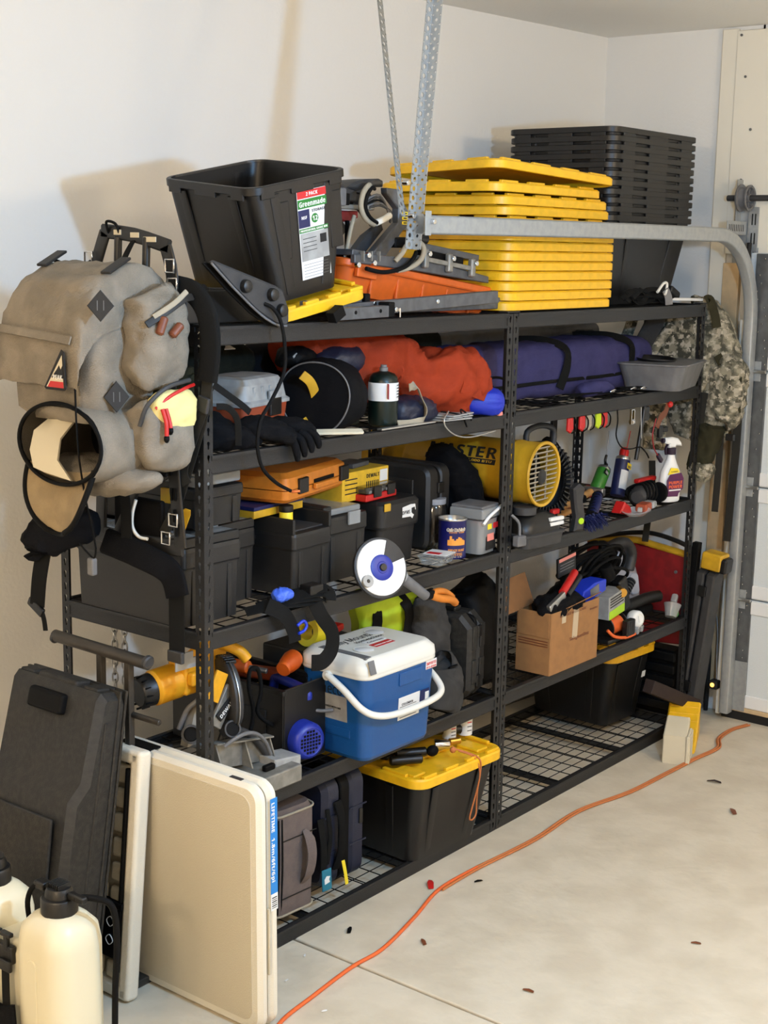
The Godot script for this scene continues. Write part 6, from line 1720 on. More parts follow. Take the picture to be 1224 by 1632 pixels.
	pb(o, "label", "black", Vector3(-0.012, 0.12, 0.0285), Vector3(0.035, 0.025, 0.004), 0.001)
	pb(o, "label_print", "grey_lt", Vector3(-0.012, 0.12, 0.031), Vector3(0.024, 0.012, 0.001), 0.0003)
	o = spray_can("spray_can", "blue and white spray can with a red cap leaning beside the green one", xf(Vector3(2.82, y + 0.012, -0.25), -5, 0, -22), 0.033, 0.185, "blue_dk", "red")
	P("white_panel", mb().lathe([Vector2(0.0332, 0.03), Vector2(0.0334, 0.031), Vector2(0.0334, 0.115), Vector2(0.0332, 0.116)], Transform3D(), 10, deg_to_rad(60), deg_to_rad(150)), "paper", o)
	pb(o, "yellow_shield", "yellow_ink", Vector3(0.008, 0.14, 0.0325), Vector3(0.034, 0.026, 0.002), 0.0005)
	txt(o, "WD", 0.011, xf(Vector3(0.008, 0.136, 0.0337)), "blue_dk")
	P("straw", mb().cyl(Vector3(-0.02, 0.18, 0.02), Vector3(-0.01, 0.30, 0.02), 0.002, -1, 6), "red", o)
	# trigger bottle
	o = T("spray_bottle", "white trigger spray bottle with a purple and yellow label", "spray bottle", xf(Vector3(2.925, y, -0.05), 0, -20, 0))
	m = mb()
	var R := []
	for e in [[0.05, 0.03, 0.0], [0.055, 0.034, 0.006], [0.057, 0.035, 0.05], [0.057, 0.035, 0.1], [0.05, 0.032, 0.135], [0.034, 0.024, 0.165], [0.022, 0.018, 0.19], [0.017, 0.016, 0.205], [0.016, 0.016, 0.215]]:
		R.append(ringy(circ(e[0], 28, Vector2.ZERO, e[1]), e[2]))
	m.loft(R, false)
	P("bottle", m, "white", o)
	P("label", mb().prism(PackedVector2Array([Vector2(-0.045, 0.028), Vector2(0.02, 0.025), Vector2(0.025, 0.04), Vector2(0.05, 0.06), Vector2(0.05, 0.105), Vector2(0.035, 0.13), Vector2(-0.03, 0.125), Vector2(-0.047, 0.1)]), 0.004, 0.001, xf(Vector3(0, 0, 0.0345))), "purple", o, "purple printed label")
	P("label_top", mb().prism(PackedVector2Array([Vector2(-0.04, 0.124), Vector2(0.03, 0.132), Vector2(0.016, 0.15), Vector2(-0.024, 0.155)]), 0.004, 0.001, xf(Vector3(0, 0, 0.0305))), "yellow_ink", o)
	txt(o, "PURPLE", 0.013, xf(Vector3(0.002, 0.088, 0.0368)), "orange_ink", true, 0.078)
	txt(o, "POWER", 0.014, xf(Vector3(0.002, 0.070, 0.0368)), "orange_ink", true, 0.078)
	pb(o, "white_strip", "paper", Vector3(0.0, 0.055, 0.0368), Vector3(0.07, 0.006, 0.0006), 0.0002)
	txt(o, "CLEANER", 0.005, xf(Vector3(-0.005, 0.137, 0.0328)), "purple_dk", true, 0.04)
	P("collar", mb().lathe([Vector2(0.02, 0.21), Vector2(0.021, 0.212), Vector2(0.021, 0.238), Vector2(0.018, 0.24)], Transform3D(), 20), "purple_dk", o)
	P("sprayer", mb().prism(PackedVector2Array([Vector2(-0.045, 0.285), Vector2(-0.045, 0.262), Vector2(-0.02, 0.255), Vector2(-0.018, 0.24), Vector2(0.018, 0.24), Vector2(0.02, 0.25), Vector2(0.055, 0.245), Vector2(0.05, 0.26), Vector2(0.03, 0.28), Vector2(0.0, 0.287)]), 0.028, 0.006), "white", o)
	P("nozzle", mb().cyl(Vector3(-0.045, 0.273, 0), Vector3(-0.058, 0.273, 0), 0.011), "purple_dk", o)
	P("trigger", mb().band([Vector3(-0.02, 0.258, 0), Vector3(-0.035, 0.235, 0), Vector3(-0.03, 0.21, 0)], 0.014, 0.006, Vector3(-1, 0, 0), 4), "purple_dk", o)
	# brush, handles and oddments
	o = T("wash_brush", "dark blue bristle brush lying over the shelf's front rail", "brush", xf(Vector3(2.15, y, 0.0)))
	P("handle", mw(o).tube([Vector3(2.42, 1.17, -0.12), Vector3(2.3, 1.15, -0.06), Vector3(2.15, 1.115, 0.0)], 0.02, 10), "blue_dk", o)
	m = mw(o)
	for k in 9:
		var p := Vector3(2.42, 1.17, -0.12).lerp(Vector3(2.15, 1.115, 0.0), (k + 0.5) / 9.0)
		m.cyl(p, p + Vector3(-0.012, 0.001, 0.005), 0.0235, -1, 12)
	P("grip_ring", m, "black_m", o)
	m = mw(o)
	for k in 220:
		var p := Vector3(2.08 + rng.randf() * 0.12, 1.115 + rng.randf_range(-0.01, 0.03), 0.005 + rng.randf_range(0, 0.03))
		var d := Vector3(rng.randf_range(-0.4, 0.1), rng.randf_range(-1.0, 0.1), rng.randf_range(0.2, 1.0)).normalized() * 0.035
		m.cyl(p, p + d, 0.0028, 0.0012, 4, 0.0)
	stuff(P("bristles", m, "blue_dk", o))
	P("head", mw(o).box(Vector3(2.12, 1.12, 0.0), Vector3(0.13, 0.03, 0.045), 0.008, Basis(Vector3.BACK, 0.2)), "black_m", o)
	o = T("wooden_hammer", "hammer with a pale wooden handle lying behind the blue brush", "hammer", xf(Vector3(2.45, y + 0.02, -0.2)))
	P("handle", mb().tube([Vector3(-0.26, 0.02, 0.0), Vector3(-0.1, 0.03, 0.0), Vector3(0.08, 0.05, -0.02)], 0.016, 8), "wood", o)
	pb(o, "grip", "rubber", Vector3(-0.07, 0.032, 0.0), Vector3(0.12, 0.036, 0.04), 0.012, Basis(Vector3.BACK, 0.08))
	pb(o, "head", "steel", Vector3(0.1, 0.05, -0.02), Vector3(0.03, 0.035, 0.11), 0.006)
	o = T("scrub_brush", "wooden handled dark brush lying beside the hammer", "brush", xf(Vector3(2.24, y + 0.012, -0.17), 0, 12, 0))
	pb(o, "handle", "wood", Vector3(-0.06, 0.012, 0), Vector3(0.22, 0.02, 0.035), 0.008)
	pb(o, "head", "leather_br", Vector3(0.1, 0.01, 0), Vector3(0.1, 0.03, 0.05), 0.008)
	T1("red_tool_tray", mb().box(Vector3.ZERO, Vector3(0.22, 0.03, 0.12), 0.006), "red_dk", "dark red flat tool box lying at the back before the green can", "box", xf(Vector3(2.62, y + 0.04, -0.33), 0, 6, 4))
	T1("red_funnel", mb().prism(PackedVector2Array([Vector2(-0.05, 0), Vector2(0.06, -0.005), Vector2(0.03, 0.035), Vector2(-0.02, 0.05)]), 0.05, 0.006), "red", "bright red plastic tool piece in front of the grey polisher", "tool", xf(Vector3(2.48, y + 0.006, -0.04), 0, 0, -10))
	o = T("angle_polisher", "dark grey corded polisher with a black cord coiled round it", "polisher", xf(Vector3(2.75, y, -0.1)))
	P("body", mb().cyl(Vector3(-0.1, 0.05, 0.04), Vector3(0.12, 0.06, -0.03), 0.038, 0.044, 20, 0.012), "grey_dk", o)
	P("disc", mb().cyl(Vector3(0.1, 0.045, 0.03), Vector3(0.12, 0.045, 0.03), 0.045, -1, 24), "rubber", o)
	for k in 4:
		P("cord", mb().tube([Vector3(-0.06 + 0.03 * k, 0.0, 0.02), Vector3(-0.07 + 0.03 * k, 0.05, 0.07), Vector3(-0.04 + 0.03 * k, 0.1, 0.03), Vector3(-0.03 + 0.03 * k, 0.06, -0.05)], 0.006, 6, 6, true), "rubber", o)
	pb(o, "red_band", "red", Vector3(0.08, 0.1, -0.02), Vector3(0.16, 0.02, 0.03), 0.006)
	o = T("orange_battery", "orange brown tool battery lying at the shelf front", "battery", xf(Vector3(2.6, y + 0.004, 0.0), 0, 12, 0))
	pb(o, "body", "clay", Vector3(0, 0.018, 0), Vector3(0.09, 0.036, 0.05), 0.008)
	pb(o, "clear_cap", "clear_pl", Vector3(0.06, 0.022, 0.01), Vector3(0.05, 0.03, 0.05), 0.008)
	T1("clear_dish", mb().lathe([Vector2(0, 0), Vector2(0.05, 0.0), Vector2(0.075, 0.016), Vector2(0.08, 0.018), Vector2(0.076, 0.019), Vector2(0.05, 0.003), Vector2(0, 0.003)], Transform3D(Basis.from_scale(Vector3(1.3, 1, 0.7)), Vector3.ZERO), 28), "clear_pl", "shallow clear plastic dish at the front rail beside the battery", "dish", xf(Vector3(2.5, y + 0.006, 0.02), 0, 12, 0))
	T1("grey_plug", mb().box(Vector3.ZERO, Vector3(0.02, 0.02, 0.02), 0.004), "grey_lt", "tiny pale plug lying on the clear dish", "plug", xf(Vector3(2.53, y + 0.022, 0.02), 0, 20, 0))

# ---------------------------------------------------------------- second shelf
func go_shelf_two() -> void:
	var y := 0.54
	var o: Node3D
	var m: MB
	var rng := RandomNumberGenerator.new()
	rng.seed = 21
	# cooler
	o = T("cooler", "blue picnic cooler with a white lid and a white swing handle at the shelf front", "cooler", xf(Vector3(0.815, y, -0.05)))
	m = mb()
	m.loft([ringy(rr(0.345, 0.25, 0.035, 5), 0.0), ringy(rr(0.358, 0.262, 0.04, 5), 0.012), ringy(rr(0.385, 0.285, 0.04, 5), 0.27), ringy(rr(0.385, 0.285, 0.04, 5), 0.285)], true)
	P("body", m, "blue_cooler", o)
	m = mb()
	m.loft([ringy(rr(0.392, 0.292, 0.045, 6), 0.278), ringy(rr(0.396, 0.296, 0.045, 6), 0.283), ringy(rr(0.396, 0.296, 0.045, 6), 0.292)], true)
	P("rim", m, "white_pl", o)
	m = mb()
	m.loft([ringy(rr(0.398, 0.298, 0.05, 6), 0.292), ringy(rr(0.40, 0.30, 0.05, 6), 0.298), ringy(rr(0.395, 0.295, 0.05, 6), 0.322), ringy(rr(0.36, 0.26, 0.05, 6), 0.342), ringy(rr(0.34, 0.24, 0.045, 6), 0.345)], false)
	P("lid", m, "white_pl", o, "white moulded lid with two cup wells")
	for p in [[-0.09, 0.05], [0.1, -0.06]]:
		P("cup_ring", mb().lathe([Vector2(0.036, 0.3455), Vector2(0.037, 0.347), Vector2(0.034, 0.347), Vector2(0.031, 0.3455)], xf(Vector3(p[0], 0, p[1])), 28), "white_pl", o)
		P("cup_well", mb().lathe([Vector2(0, 0.3462), Vector2(0.032, 0.3462), Vector2(0.033, 0.3455)], xf(Vector3(p[0], 0, p[1])), 28), "paper", o)
	pb(o, "duct_tape", "grey", Vector3(-0.155, 0.343, 0.02), Vector3(0.03, 0.007, 0.2), 0.001)
	P("duct_tape", mb().box(Vector3(-0.168, 0.32, 0.146), Vector3(0.03, 0.045, 0.003), 0.001, Basis(Vector3.RIGHT, -0.3)), "grey", o)
	var top := Transform3D(Basis(Vector3.UP, 0.0) * Basis(Vector3.RIGHT, -PI / 2), Vector3.ZERO)
	txt(o, "Emily Mountain", 0.03, Transform3D(top.basis, Vector3(-0.02, 0.3456, -0.055)), "ink", false, 0.25)
	txt(o, "Homeschool", 0.016, Transform3D(top.basis, Vector3(0.02, 0.3456, -0.02)), "ink", false, 0.14)
	pb(o, "lid_label", "paper", Vector3(0.015, 0.3458, 0.005), Vector3(0.1, 0.001, 0.026), 0.0002)
	txt(o, "Coleman", 0.012, Transform3D(top.basis, Vector3(0.015, 0.3466, 0.011)), "grey", true, 0.08)
	pb(o, "warning_label", "red_label", Vector3(0.01, 0.3458, 0.045), Vector3(0.1, 0.001, 0.032), 0.0002)
	txt(o, "WARNING KEEP CLOSED", 0.007, Transform3D(top.basis, Vector3(0.01, 0.3466, 0.049)), "white", true, 0.09)
	# front face stickers
	var tilt := -0.045
	pb(o, "front_label", "paper", Vector3(0.04, 0.142, 0.1385), Vector3(0.115, 0.078, 0.0015), 0.0004, Basis(Vector3.RIGHT, 0.043))
	txt(o, "COLEMAN", 0.008, xf(Vector3(0.03, 0.155, 0.1402), 2.5, 0, 0), "ink", true, 0.06)
	for k in 5: pb(o, "small_print", "grey", Vector3(0.035, 0.147 - 0.009 * k, 0.1394), Vector3(0.09, 0.0025, 0.0006), 0.0002)
	pb(o, "blue_label", "blue_dk", Vector3(0.125, 0.15, 0.1392), Vector3(0.048, 0.06, 0.0012), 0.0004, Basis(Vector3.RIGHT, 0.043))
	pb(o, "white_strip", "paper", Vector3(0.137, 0.145, 0.140), Vector3(0.02, 0.05, 0.0012), 0.0004, Basis(Vector3.RIGHT, 0.043))
	pb(o, "red_sticker", "paper", Vector3(0.155, 0.262, 0.1425), Vector3(0.06, 0.03, 0.0012), 0.0003)
	txt(o, "IMPORTED", 0.010, xf(Vector3(0.155, 0.265, 0.1434)), "red_label", true, 0.054)
	txt(o, "BY A RIDER", 0.008, xf(Vector3(0.155, 0.252, 0.1434)), "red_label", true, 0.054)
	pb(o, "front_recess", "blue_cooler", Vector3(0.04, 0.245, 0.143), Vector3(0.12, 0.045, 0.006), 0.004)
	# left face: taped card and marker writing
	var lf := Transform3D(Basis(Vector3.UP, -PI / 2), Vector3.ZERO)
	pb(o, "taped_card", "grey_lt", Vector3(-0.1865, 0.165, 0.0), Vector3(0.0015, 0.085, 0.12), 0.0004, Basis(Vector3.BACK, 0.05))
	txt(o, "HANDLE WITH CARE", 0.006, Transform3D(lf.basis, Vector3(-0.1885, 0.165, 0.0)), "ink", true, 0.07)
	txt(o, "Homeco", 0.032, Transform3D(lf.basis, Vector3(-0.1912, 0.225, -0.035)), "ink", false, 0.15)
	pb(o, "embossed_plate", "blue_cooler", Vector3(-0.182, 0.085, 0.02), Vector3(0.004, 0.03, 0.1), 0.002)
	# handle: from the pivots on both ends down across the front
	var hp := [Vector3(-0.205, 0.275, -0.01), Vector3(-0.207, 0.24, 0.06), Vector3(-0.204, 0.19, 0.135), Vector3(-0.17, 0.168, 0.175), Vector3(-0.08, 0.158, 0.19), Vector3(0.08, 0.158, 0.19), Vector3(0.17, 0.168, 0.175), Vector3(0.205, 0.195, 0.13), Vector3(0.208, 0.24, 0.06), Vector3(0.205, 0.275, -0.01)]
	P("handle", mb().tube(hp, 0.0115, 10), "white_pl", o, "white arched carrying handle")
	for s in [-1.0, 1.0]: P("pivot", mb().cyl(Vector3(s * 0.19, 0.272, -0.01), Vector3(s * 0.212, 0.272, -0.01), 0.016), "white_pl", o)

	# vacuum pump
	o = T("vacuum_pump", "blue and grey vacuum pump with a finned motor beside the cooler", "pump", xf(Vector3(0.49, y, -0.1), 0, -12, 0))
	var zc := Transform3D(Basis(Vector3.RIGHT, PI / 2), Vector3(0.02, 0.085, 0.0))
	P("fan_cover", mb().lathe([Vector2(0.057, -0.015), Vector2(0.061, -0.012), Vector2(0.061, 0.055), Vector2(0.055, 0.068), Vector2(0.046, 0.072), Vector2(0.044, 0.07), Vector2(0, 0.07)], zc, 32), "blue_pump", o)
	m = mb()
	for i in 7:
		for j in 7:
			var p := Vector2(i - 3, j - 3) * 0.0115
			if p.length() > 0.039: continue
			m.box(Vector3(0.02 + p.x, 0.085 + p.y, 0.0705), Vector3(0.0075, 0.0075, 0.002), 0.0)
	P("vent_hole", m, "black_m", o)
	stuff(o.get_node("vent_hole"))
	P("motor", mb().cyl(Vector3(0.02, 0.085, -0.16), Vector3(0.02, 0.085, -0.01), 0.05, -1, 28), "machine_lt", o)
	for k in 18:
		var a := TAU * k / 18.0
		P("fin", mb().box(Vector3(0.02 + cos(a) * 0.054, 0.085 + sin(a) * 0.054, -0.088), Vector3(0.012, 0.005, 0.13), 0.0015, Basis(Vector3.BACK, a)), "machine_lt", o)
	pb(o, "flange", "blue_pump", Vector3(0.02, 0.095, -0.175), Vector3(0.1, 0.125, 0.025), 0.006)
	pb(o, "oil_chamber", "machine_lt", Vector3(0.02, 0.095, -0.235), Vector3(0.09, 0.105, 0.095), 0.006)
	for k in 5: pb(o, "chamber_rib", "machine_lt", Vector3(-0.028, 0.06 + 0.018 * k, -0.235), Vector3(0.008, 0.007, 0.09), 0.002)
	pb(o, "capacitor_box", "blue_pump", Vector3(0.06, 0.165, -0.075), Vector3(0.06, 0.055, 0.13), 0.012)
	P("grip", mb().tube([Vector3(0.04, 0.16, -0.17), Vector3(0.045, 0.22, -0.165), Vector3(0.05, 0.235, -0.15), Vector3(0.06, 0.228, -0.02), Vector3(0.06, 0.2, -0.005)], 0.016, 10, 5), "blue_pump", o)
	P("fitting", mb().lathe([Vector2(0.01, 0.15), Vector2(0.01, 0.17), Vector2(0.013, 0.172), Vector2(0.013, 0.182), Vector2(0.010, 0.184), Vector2(0.010, 0.19), Vector2(0.013, 0.192), Vector2(0.013, 0.205), Vector2(0.010, 0.207), Vector2(0.010, 0.218), Vector2(0, 0.219)], xf(Vector3(0.0, 0, -0.19)), 16), "brass", o, "brass hose fitting")
	pb(o, "base", "blue_pump", Vector3(0.02, 0.014, -0.12), Vector3(0.1, 0.02, 0.25), 0.004)
	P("hose_tail", mb().tube([Vector3(0.0, 0.16, -0.16), Vector3(0.04, 0.165, -0.08), Vector3(0.1, 0.155, 0.0), Vector3(0.14, 0.158, 0.03)], 0.006, 8), "grey", o)

	# black crate with orange tools
	o = T("black_crate", "black plastic crate behind the pump holding orange tools", "crate", xf(Vector3(0.53, y, -0.335)))
	m = mb()
	m.box(Vector3(0, 0.005, 0), Vector3(0.2, 0.01, 0.5), 0.003)
	for s in [-1.0, 1.0]:
		m.box(Vector3(s * 0.1, 0.13, 0), Vector3(0.008, 0.26, 0.5), 0.003)
		m.box(Vector3(0, 0.13, s * 0.25), Vector3(0.2, 0.26, 0.008), 0.003)
		m.box(Vector3(s * 0.104, 0.25, 0), Vector3(0.02, 0.018, 0.52), 0.004)
	P("body", m, "black", o)
	pb(o, "side_panel", "black_box", Vector3(-0.106, 0.12, 0.03), Vector3(0.006, 0.12, 0.3), 0.003)
	o = T("orange_clamp", "orange handled bar clamp lying on top of the black crate, nearest", "clamp", xf(Vector3(0.5, y + 0.275, -0.3)), "orange tools in the crate")
	P("handle", mb().cyl(Vector3(-0.02, 0.0, -0.12), Vector3(0.0, 0.0, 0.0), 0.02, 0.022, 16, 0.005), "orange", o)
	P("bar", mb().cyl(Vector3(0.0, 0.0, 0.0), Vector3(0.02, -0.005, 0.06), 0.009), "steel", o)
	o = T("orange_spool", "orange ribbed spool lying on the black crate beside the clamp", "spool", xf(Vector3(0.58, y + 0.285, -0.2)), "orange tools in the crate")
	P("spool", mb().lathe([Vector2(0, 0), Vector2(0.024, 0), Vector2(0.026, 0.01), Vector2(0.022, 0.014), Vector2(0.03, 0.03), Vector2(0.034, 0.06), Vector2(0.03, 0.08), Vector2(0, 0.08)], MB.along(Vector3(-0.05, 0, 0.02), Vector3(0.05, 0.03, 0.0)), 20), "orange", o)
	T1("orange_handle_tool", mb().box(Vector3.ZERO, Vector3(0.05, 0.04, 0.2), 0.012), "clay", "dark orange tool half buried in the black crate", "tool", xf(Vector3(0.56, y + 0.24, -0.34), 0, 20, 0), "orange tools in the crate")
	T1("cable_loop", mb().tube([Vector3(0.33, 0.60, -0.16), Vector3(0.36, 0.72, -0.15), Vector3(0.33, 0.82, -0.14), Vector3(0.335, 0.875, -0.14), Vector3(0.37, 0.87, -0.14), Vector3(0.385, 0.80, -0.14), Vector3(0.37, 0.73, -0.14), Vector3(0.42, 0.68, -0.13), Vector3(0.47, 0.66, -0.14), Vector3(0.52, 0.70, -0.16)], 0.007, 8), "rubber", "black power cable standing up in a loop before the crate", "cable")

	# yellow tape roll and hi-vis vest
	o = T("tape_roll", "yellow hollow tape roll behind the cooler's left end", "tape", xf(Vector3(0.79, y + 0.34, -0.28)))
	P("roll", mb().lathe([Vector2(0.028, -0.03), Vector2(0.05, -0.03), Vector2(0.05, 0.03), Vector2(0.028, 0.03), Vector2(0.028, -0.03)], Transform3D(Basis(Vector3.BACK, PI / 2 - 0.2), Vector3.ZERO), 28), "yellow_ink", o)
	T1("dark_box", mb().box(Vector3.ZERO, Vector3(0.3, 0.3, 0.2), 0.008), "black_box", "plain black box behind the cooler, carrying the yellow tape roll", "box", xf(Vector3(0.85, y + 0.145, -0.33)))
	T1("red_tool", mb().box(Vector3.ZERO, Vector3(0.07, 0.025, 0.04), 0.006), "red", "small red tool end behind the cooler lid", "tool", xf(Vector3(0.93, y + 0.32, -0.3), 0, 10, 6))
	o = T("safety_vest", "fluorescent yellow safety vest with black bands behind the cooler", "vest", xf(Vector3(1.12, y, -0.28)))
	P("fabric", bag(mw(o), [Vector3(1.04, 0.86, -0.3), Vector3(1.06, 0.86, -0.29), Vector3(1.14, 0.84, -0.25), Vector3(1.26, 0.83, -0.22), Vector3(1.28, 0.82, -0.22)], [Vector2(0.03, 0.08), Vector2(0.05, 0.12), Vector2(0.05, 0.12), Vector2(0.05, 0.11), Vector2(0.02, 0.07)], Vector3.UP, 0.012, 8.0, 91), "hivis", o)
	P("support", mw(o).box(Vector3(1.14, 0.66, -0.28), Vector3(0.2, 0.22, 0.1), 0.01), "black_m", o)
	for q in [[1.075, -0.235], [1.19, -0.18]]:
		P("band", mw(o).band([Vector3(q[0] - 0.02, 0.965, q[1] - 0.05), Vector3(q[0], 0.9, q[1] + 0.01), Vector3(q[0] - 0.025, 0.78, q[1] + 0.015)], 0.045, 0.006, Vector3(-0.2, 0.1, 1), 4), "black_m", o)
	# grey bag and hard case
	o = T("grey_bag", "grey fabric bag slumped between the cooler and the black hard case", "bag", xf(Vector3(1.24, y, -0.07)))
	P("pouch", bag(mw(o), [Vector3(1.22, 0.545, -0.05), Vector3(1.225, 0.56, -0.05), Vector3(1.235, 0.62, -0.05), Vector3(1.25, 0.69, -0.06), Vector3(1.25, 0.7, -0.06)], [Vector2(0.05, 0.035), Vector2(0.085, 0.055), Vector2(0.085, 0.055), Vector2(0.07, 0.045), Vector2(0.05, 0.02)], Vector3.BACK, 0.01, 10.0, 95, 3.2), "grey_cloth", o)
	P("drape", bag(mw(o), [Vector3(1.27, 0.7, -0.12), Vector3(1.27, 0.71, -0.12), Vector3(1.275, 0.8, -0.13), Vector3(1.27, 0.9, -0.15), Vector3(1.26, 0.95, -0.16)], [Vector2(0.04, 0.02), Vector2(0.07, 0.035), Vector2(0.08, 0.04), Vector2(0.07, 0.035), Vector2(0.05, 0.01)], Vector3.BACK, 0.012, 12.0, 96, 3.0), "grey_cloth", o)
	P("zip", mw(o).box(Vector3(1.265, 0.702, -0.025), Vector3(0.05, 0.008, 0.01), 0.003), "black_m", o)
	o = T("hard_case", "black plastic hard tool case standing upright beside the grey bag", "case", xf(Vector3(1.437, y, -0.205), 0, 8, 0))
	for s in [-1.0, 1.0]:
		P("shell", mb().prism(PackedVector2Array([Vector2(-0.155, 0.03), Vector2(-0.13, 0.0), Vector2(0.13, 0.0), Vector2(0.155, 0.03), Vector2(0.155, 0.27), Vector2(0.11, 0.315), Vector2(-0.11, 0.315), Vector2(-0.155, 0.27)]), 0.062, 0.014, Transform3D(Basis(Vector3.UP, PI / 2), Vector3(s * 0.033, 0, 0)), false), "black_dusty", o)
	P("seam", mb().prism(rr(0.29, 0.3, 0.03, 3, Vector2(0, 0.157)), 0.02, 0.002, Transform3D(Basis(Vector3.UP, PI / 2), Vector3.ZERO)), "black_m", o)
	for q in [0.07, 0.2]:
		for s in [-1.0, 1.0]: pb(o, "raised_panel", "black_dusty", Vector3(s * 0.03, q + 0.03, 0.156), Vector3(0.035, 0.09, 0.008), 0.003)
	for q in [0.06, 0.25]: pb(o, "latch", "black", Vector3(0, q, 0.158), Vector3(0.03, 0.045, 0.012), 0.004)
	pb(o, "handle", "black", Vector3(0.0, 0.322, 0.0), Vector3(0.05, 0.02, 0.14), 0.006)
	T1("black_bag", bag(mb(), [Vector3(1.7, 0.545, -0.22), Vector3(1.7, 0.56, -0.22), Vector3(1.7, 0.7, -0.23), Vector3(1.7, 0.86, -0.26), Vector3(1.69, 0.9, -0.27)], [Vector2(0.09, 0.08), Vector2(0.115, 0.1), Vector2(0.115, 0.1), Vector2(0.1, 0.08), Vector2(0.05, 0.03)], Vector3.BACK, 0.014, 9.0, 97, 3.4), "black_m", "black soft bag between the hard case and the cardboard box", "bag")
	T1("black_case_top", mb().box(Vector3.ZERO, Vector3(0.26, 0.3, 0.14), 0.02), "black_box", "black case standing at the back behind the hard case", "case", xf(Vector3(1.46, y + 0.155, -0.46)))
	o = T("gloved_pliers", "orange and black gripping tool at the shelf edge below the tape reel's handle", "pliers", xf(Vector3(1.08, 1.0, 0.03)))
	P("grip", mb().tube([Vector3(-0.06, 0.02, 0.02), Vector3(-0.02, 0.005, 0.03), Vector3(0.04, -0.01, 0.03), Vector3(0.08, -0.03, 0.02)], 0.014, 8, 5), "orange_case", o)
	P("grip", mb().tube([Vector3(-0.06, 0.02, 0.02), Vector3(-0.03, 0.03, 0.02), Vector3(0.03, 0.015, 0.015), Vector3(0.075, -0.012, 0.01)], 0.012, 8, 5), "orange_case", o)
	P("jaw", mb().box(Vector3(-0.075, 0.025, 0.02), Vector3(0.05, 0.03, 0.02), 0.006), "rubber", o)

	# mitre saw at the near end
	o = T("miter_saw", "yellow and grey miter saw sitting at the rack's near end behind the post", "saw", xf(Vector3(0.2, y, -0.2)))
	P("motor_end", mw(o).cyl(Vector3(-0.04, 0.87, -0.24), Vector3(0.01, 0.875, -0.23), 0.046, 0.05, 24, 0.006), "black", o)
	m = mw(o)
	for k in 12:
		var a := TAU * k / 12.0
		m.box(Vector3(-0.03, 0.87 + cos(a) * 0.047, -0.238 + sin(a) * 0.047), Vector3(0.03, 0.006, 0.004), 0.001, Basis(Vector3.RIGHT, a))
	stuff(P("vent_fins", m, "black_m", o))
	P("motor", mw(o).cyl(Vector3(0.005, 0.875, -0.23), Vector3(0.1, 0.885, -0.215), 0.054, 0.054, 26, 0.008), "yellow_tool", o)
	P("gear_case", mw(o).box(Vector3(0.115, 0.9, -0.2), Vector3(0.07, 0.11, 0.08), 0.012), "yellow_tool", o)
	P("switch_box", mw(o).box(Vector3(0.11, 0.9, -0.15), Vector3(0.05, 0.045, 0.03), 0.01), "yellow_tool", o)
	P("cord", mw(o).tube([Vector3(0.11, 0.9, -0.13), Vector3(0.108, 0.87, -0.125), Vector3(0.1, 0.84, -0.13), Vector3(0.075, 0.81, -0.15), Vector3(0.06, 0.75, -0.17)], 0.008, 8), "grey", o)
	P("top_handle", mw(o).tube([Vector3(0.12, 0.94, -0.2), Vector3(0.16, 0.975, -0.18), Vector3(0.21, 0.985, -0.16), Vector3(0.26, 0.96, -0.12), Vector3(0.28, 0.93, -0.1)], 0.018, 10), "yellow_tool", o)
	P("yellow_arm", mw(o).prism(PackedVector2Array([Vector2(0.15, 0.84), Vector2(0.22, 0.86), Vector2(0.25, 0.96), Vector2(0.21, 0.985), Vector2(0.17, 0.97)]), 0.04, 0.008, xf(Vector3(0, 0, -0.17))), "yellow_tool", o)
	P("casting", mw(o).prism(PackedVector2Array([Vector2(0.06, 0.7), Vector2(0.2, 0.66), Vector2(0.25, 0.74), Vector2(0.24, 0.85), Vector2(0.16, 0.86), Vector2(0.09, 0.8)]), 0.05, 0.01, xf(Vector3(0, 0, -0.15))), "machine_lt", o)
	P("dust_port", mw(o).lathe([Vector2(0.022, -0.06), Vector2(0.026, -0.06), Vector2(0.026, 0.0), Vector2(0.029, 0.002), Vector2(0.029, 0.012), Vector2(0.022, 0.012), Vector2(0.022, -0.05)], MB.along(Vector3(0.06, 0.745, -0.12), Vector3(-0.3, 0.93, 0.3)), 24), "grey_dk", o)
	P("dust_port_inside", mw(o).cyl(Vector3(0.065, 0.742, -0.125), Vector3(0.058, 0.746, -0.118), 0.0215, -1, 20), "black_m", o)
	P("lock_lever", mw(o).cyl(Vector3(0.0, 0.70, -0.19), Vector3(0.09, 0.70, -0.17), 0.011), "black", o)
	P("lever_cap", mw(o).cyl(Vector3(-0.02, 0.70, -0.195), Vector3(0.002, 0.70, -0.19), 0.014), "yellow_tool", o)
	P("link", mw(o).tube([Vector3(0.12, 0.66, -0.08), Vector3(0.16, 0.74, -0.08), Vector3(0.22, 0.79, -0.08)], 0.01, 8), "black", o)
	# blade guard at the right of the post
	var gn := Vector3(0.9, 0.05, 0.43).normalized()
	var gf := MB.along(Vector3(0.19, 0.845, -0.10), Vector3(0.19, 0.845, -0.10) + gn)
	P("guard", mw(o).lathe([Vector2(0, -0.016), Vector2(0.105, -0.016), Vector2(0.112, -0.01), Vector2(0.112, 0.01), Vector2(0.105, 0.016), Vector2(0, 0.016)], gf, 36), "grey_dk", o)
	P("blade", mw(o).cyl(gf * Vector3(0, -0.0015, 0), gf * Vector3(0, 0.0015, 0), 0.118, -1, 40, 0.0005), "steel", o)
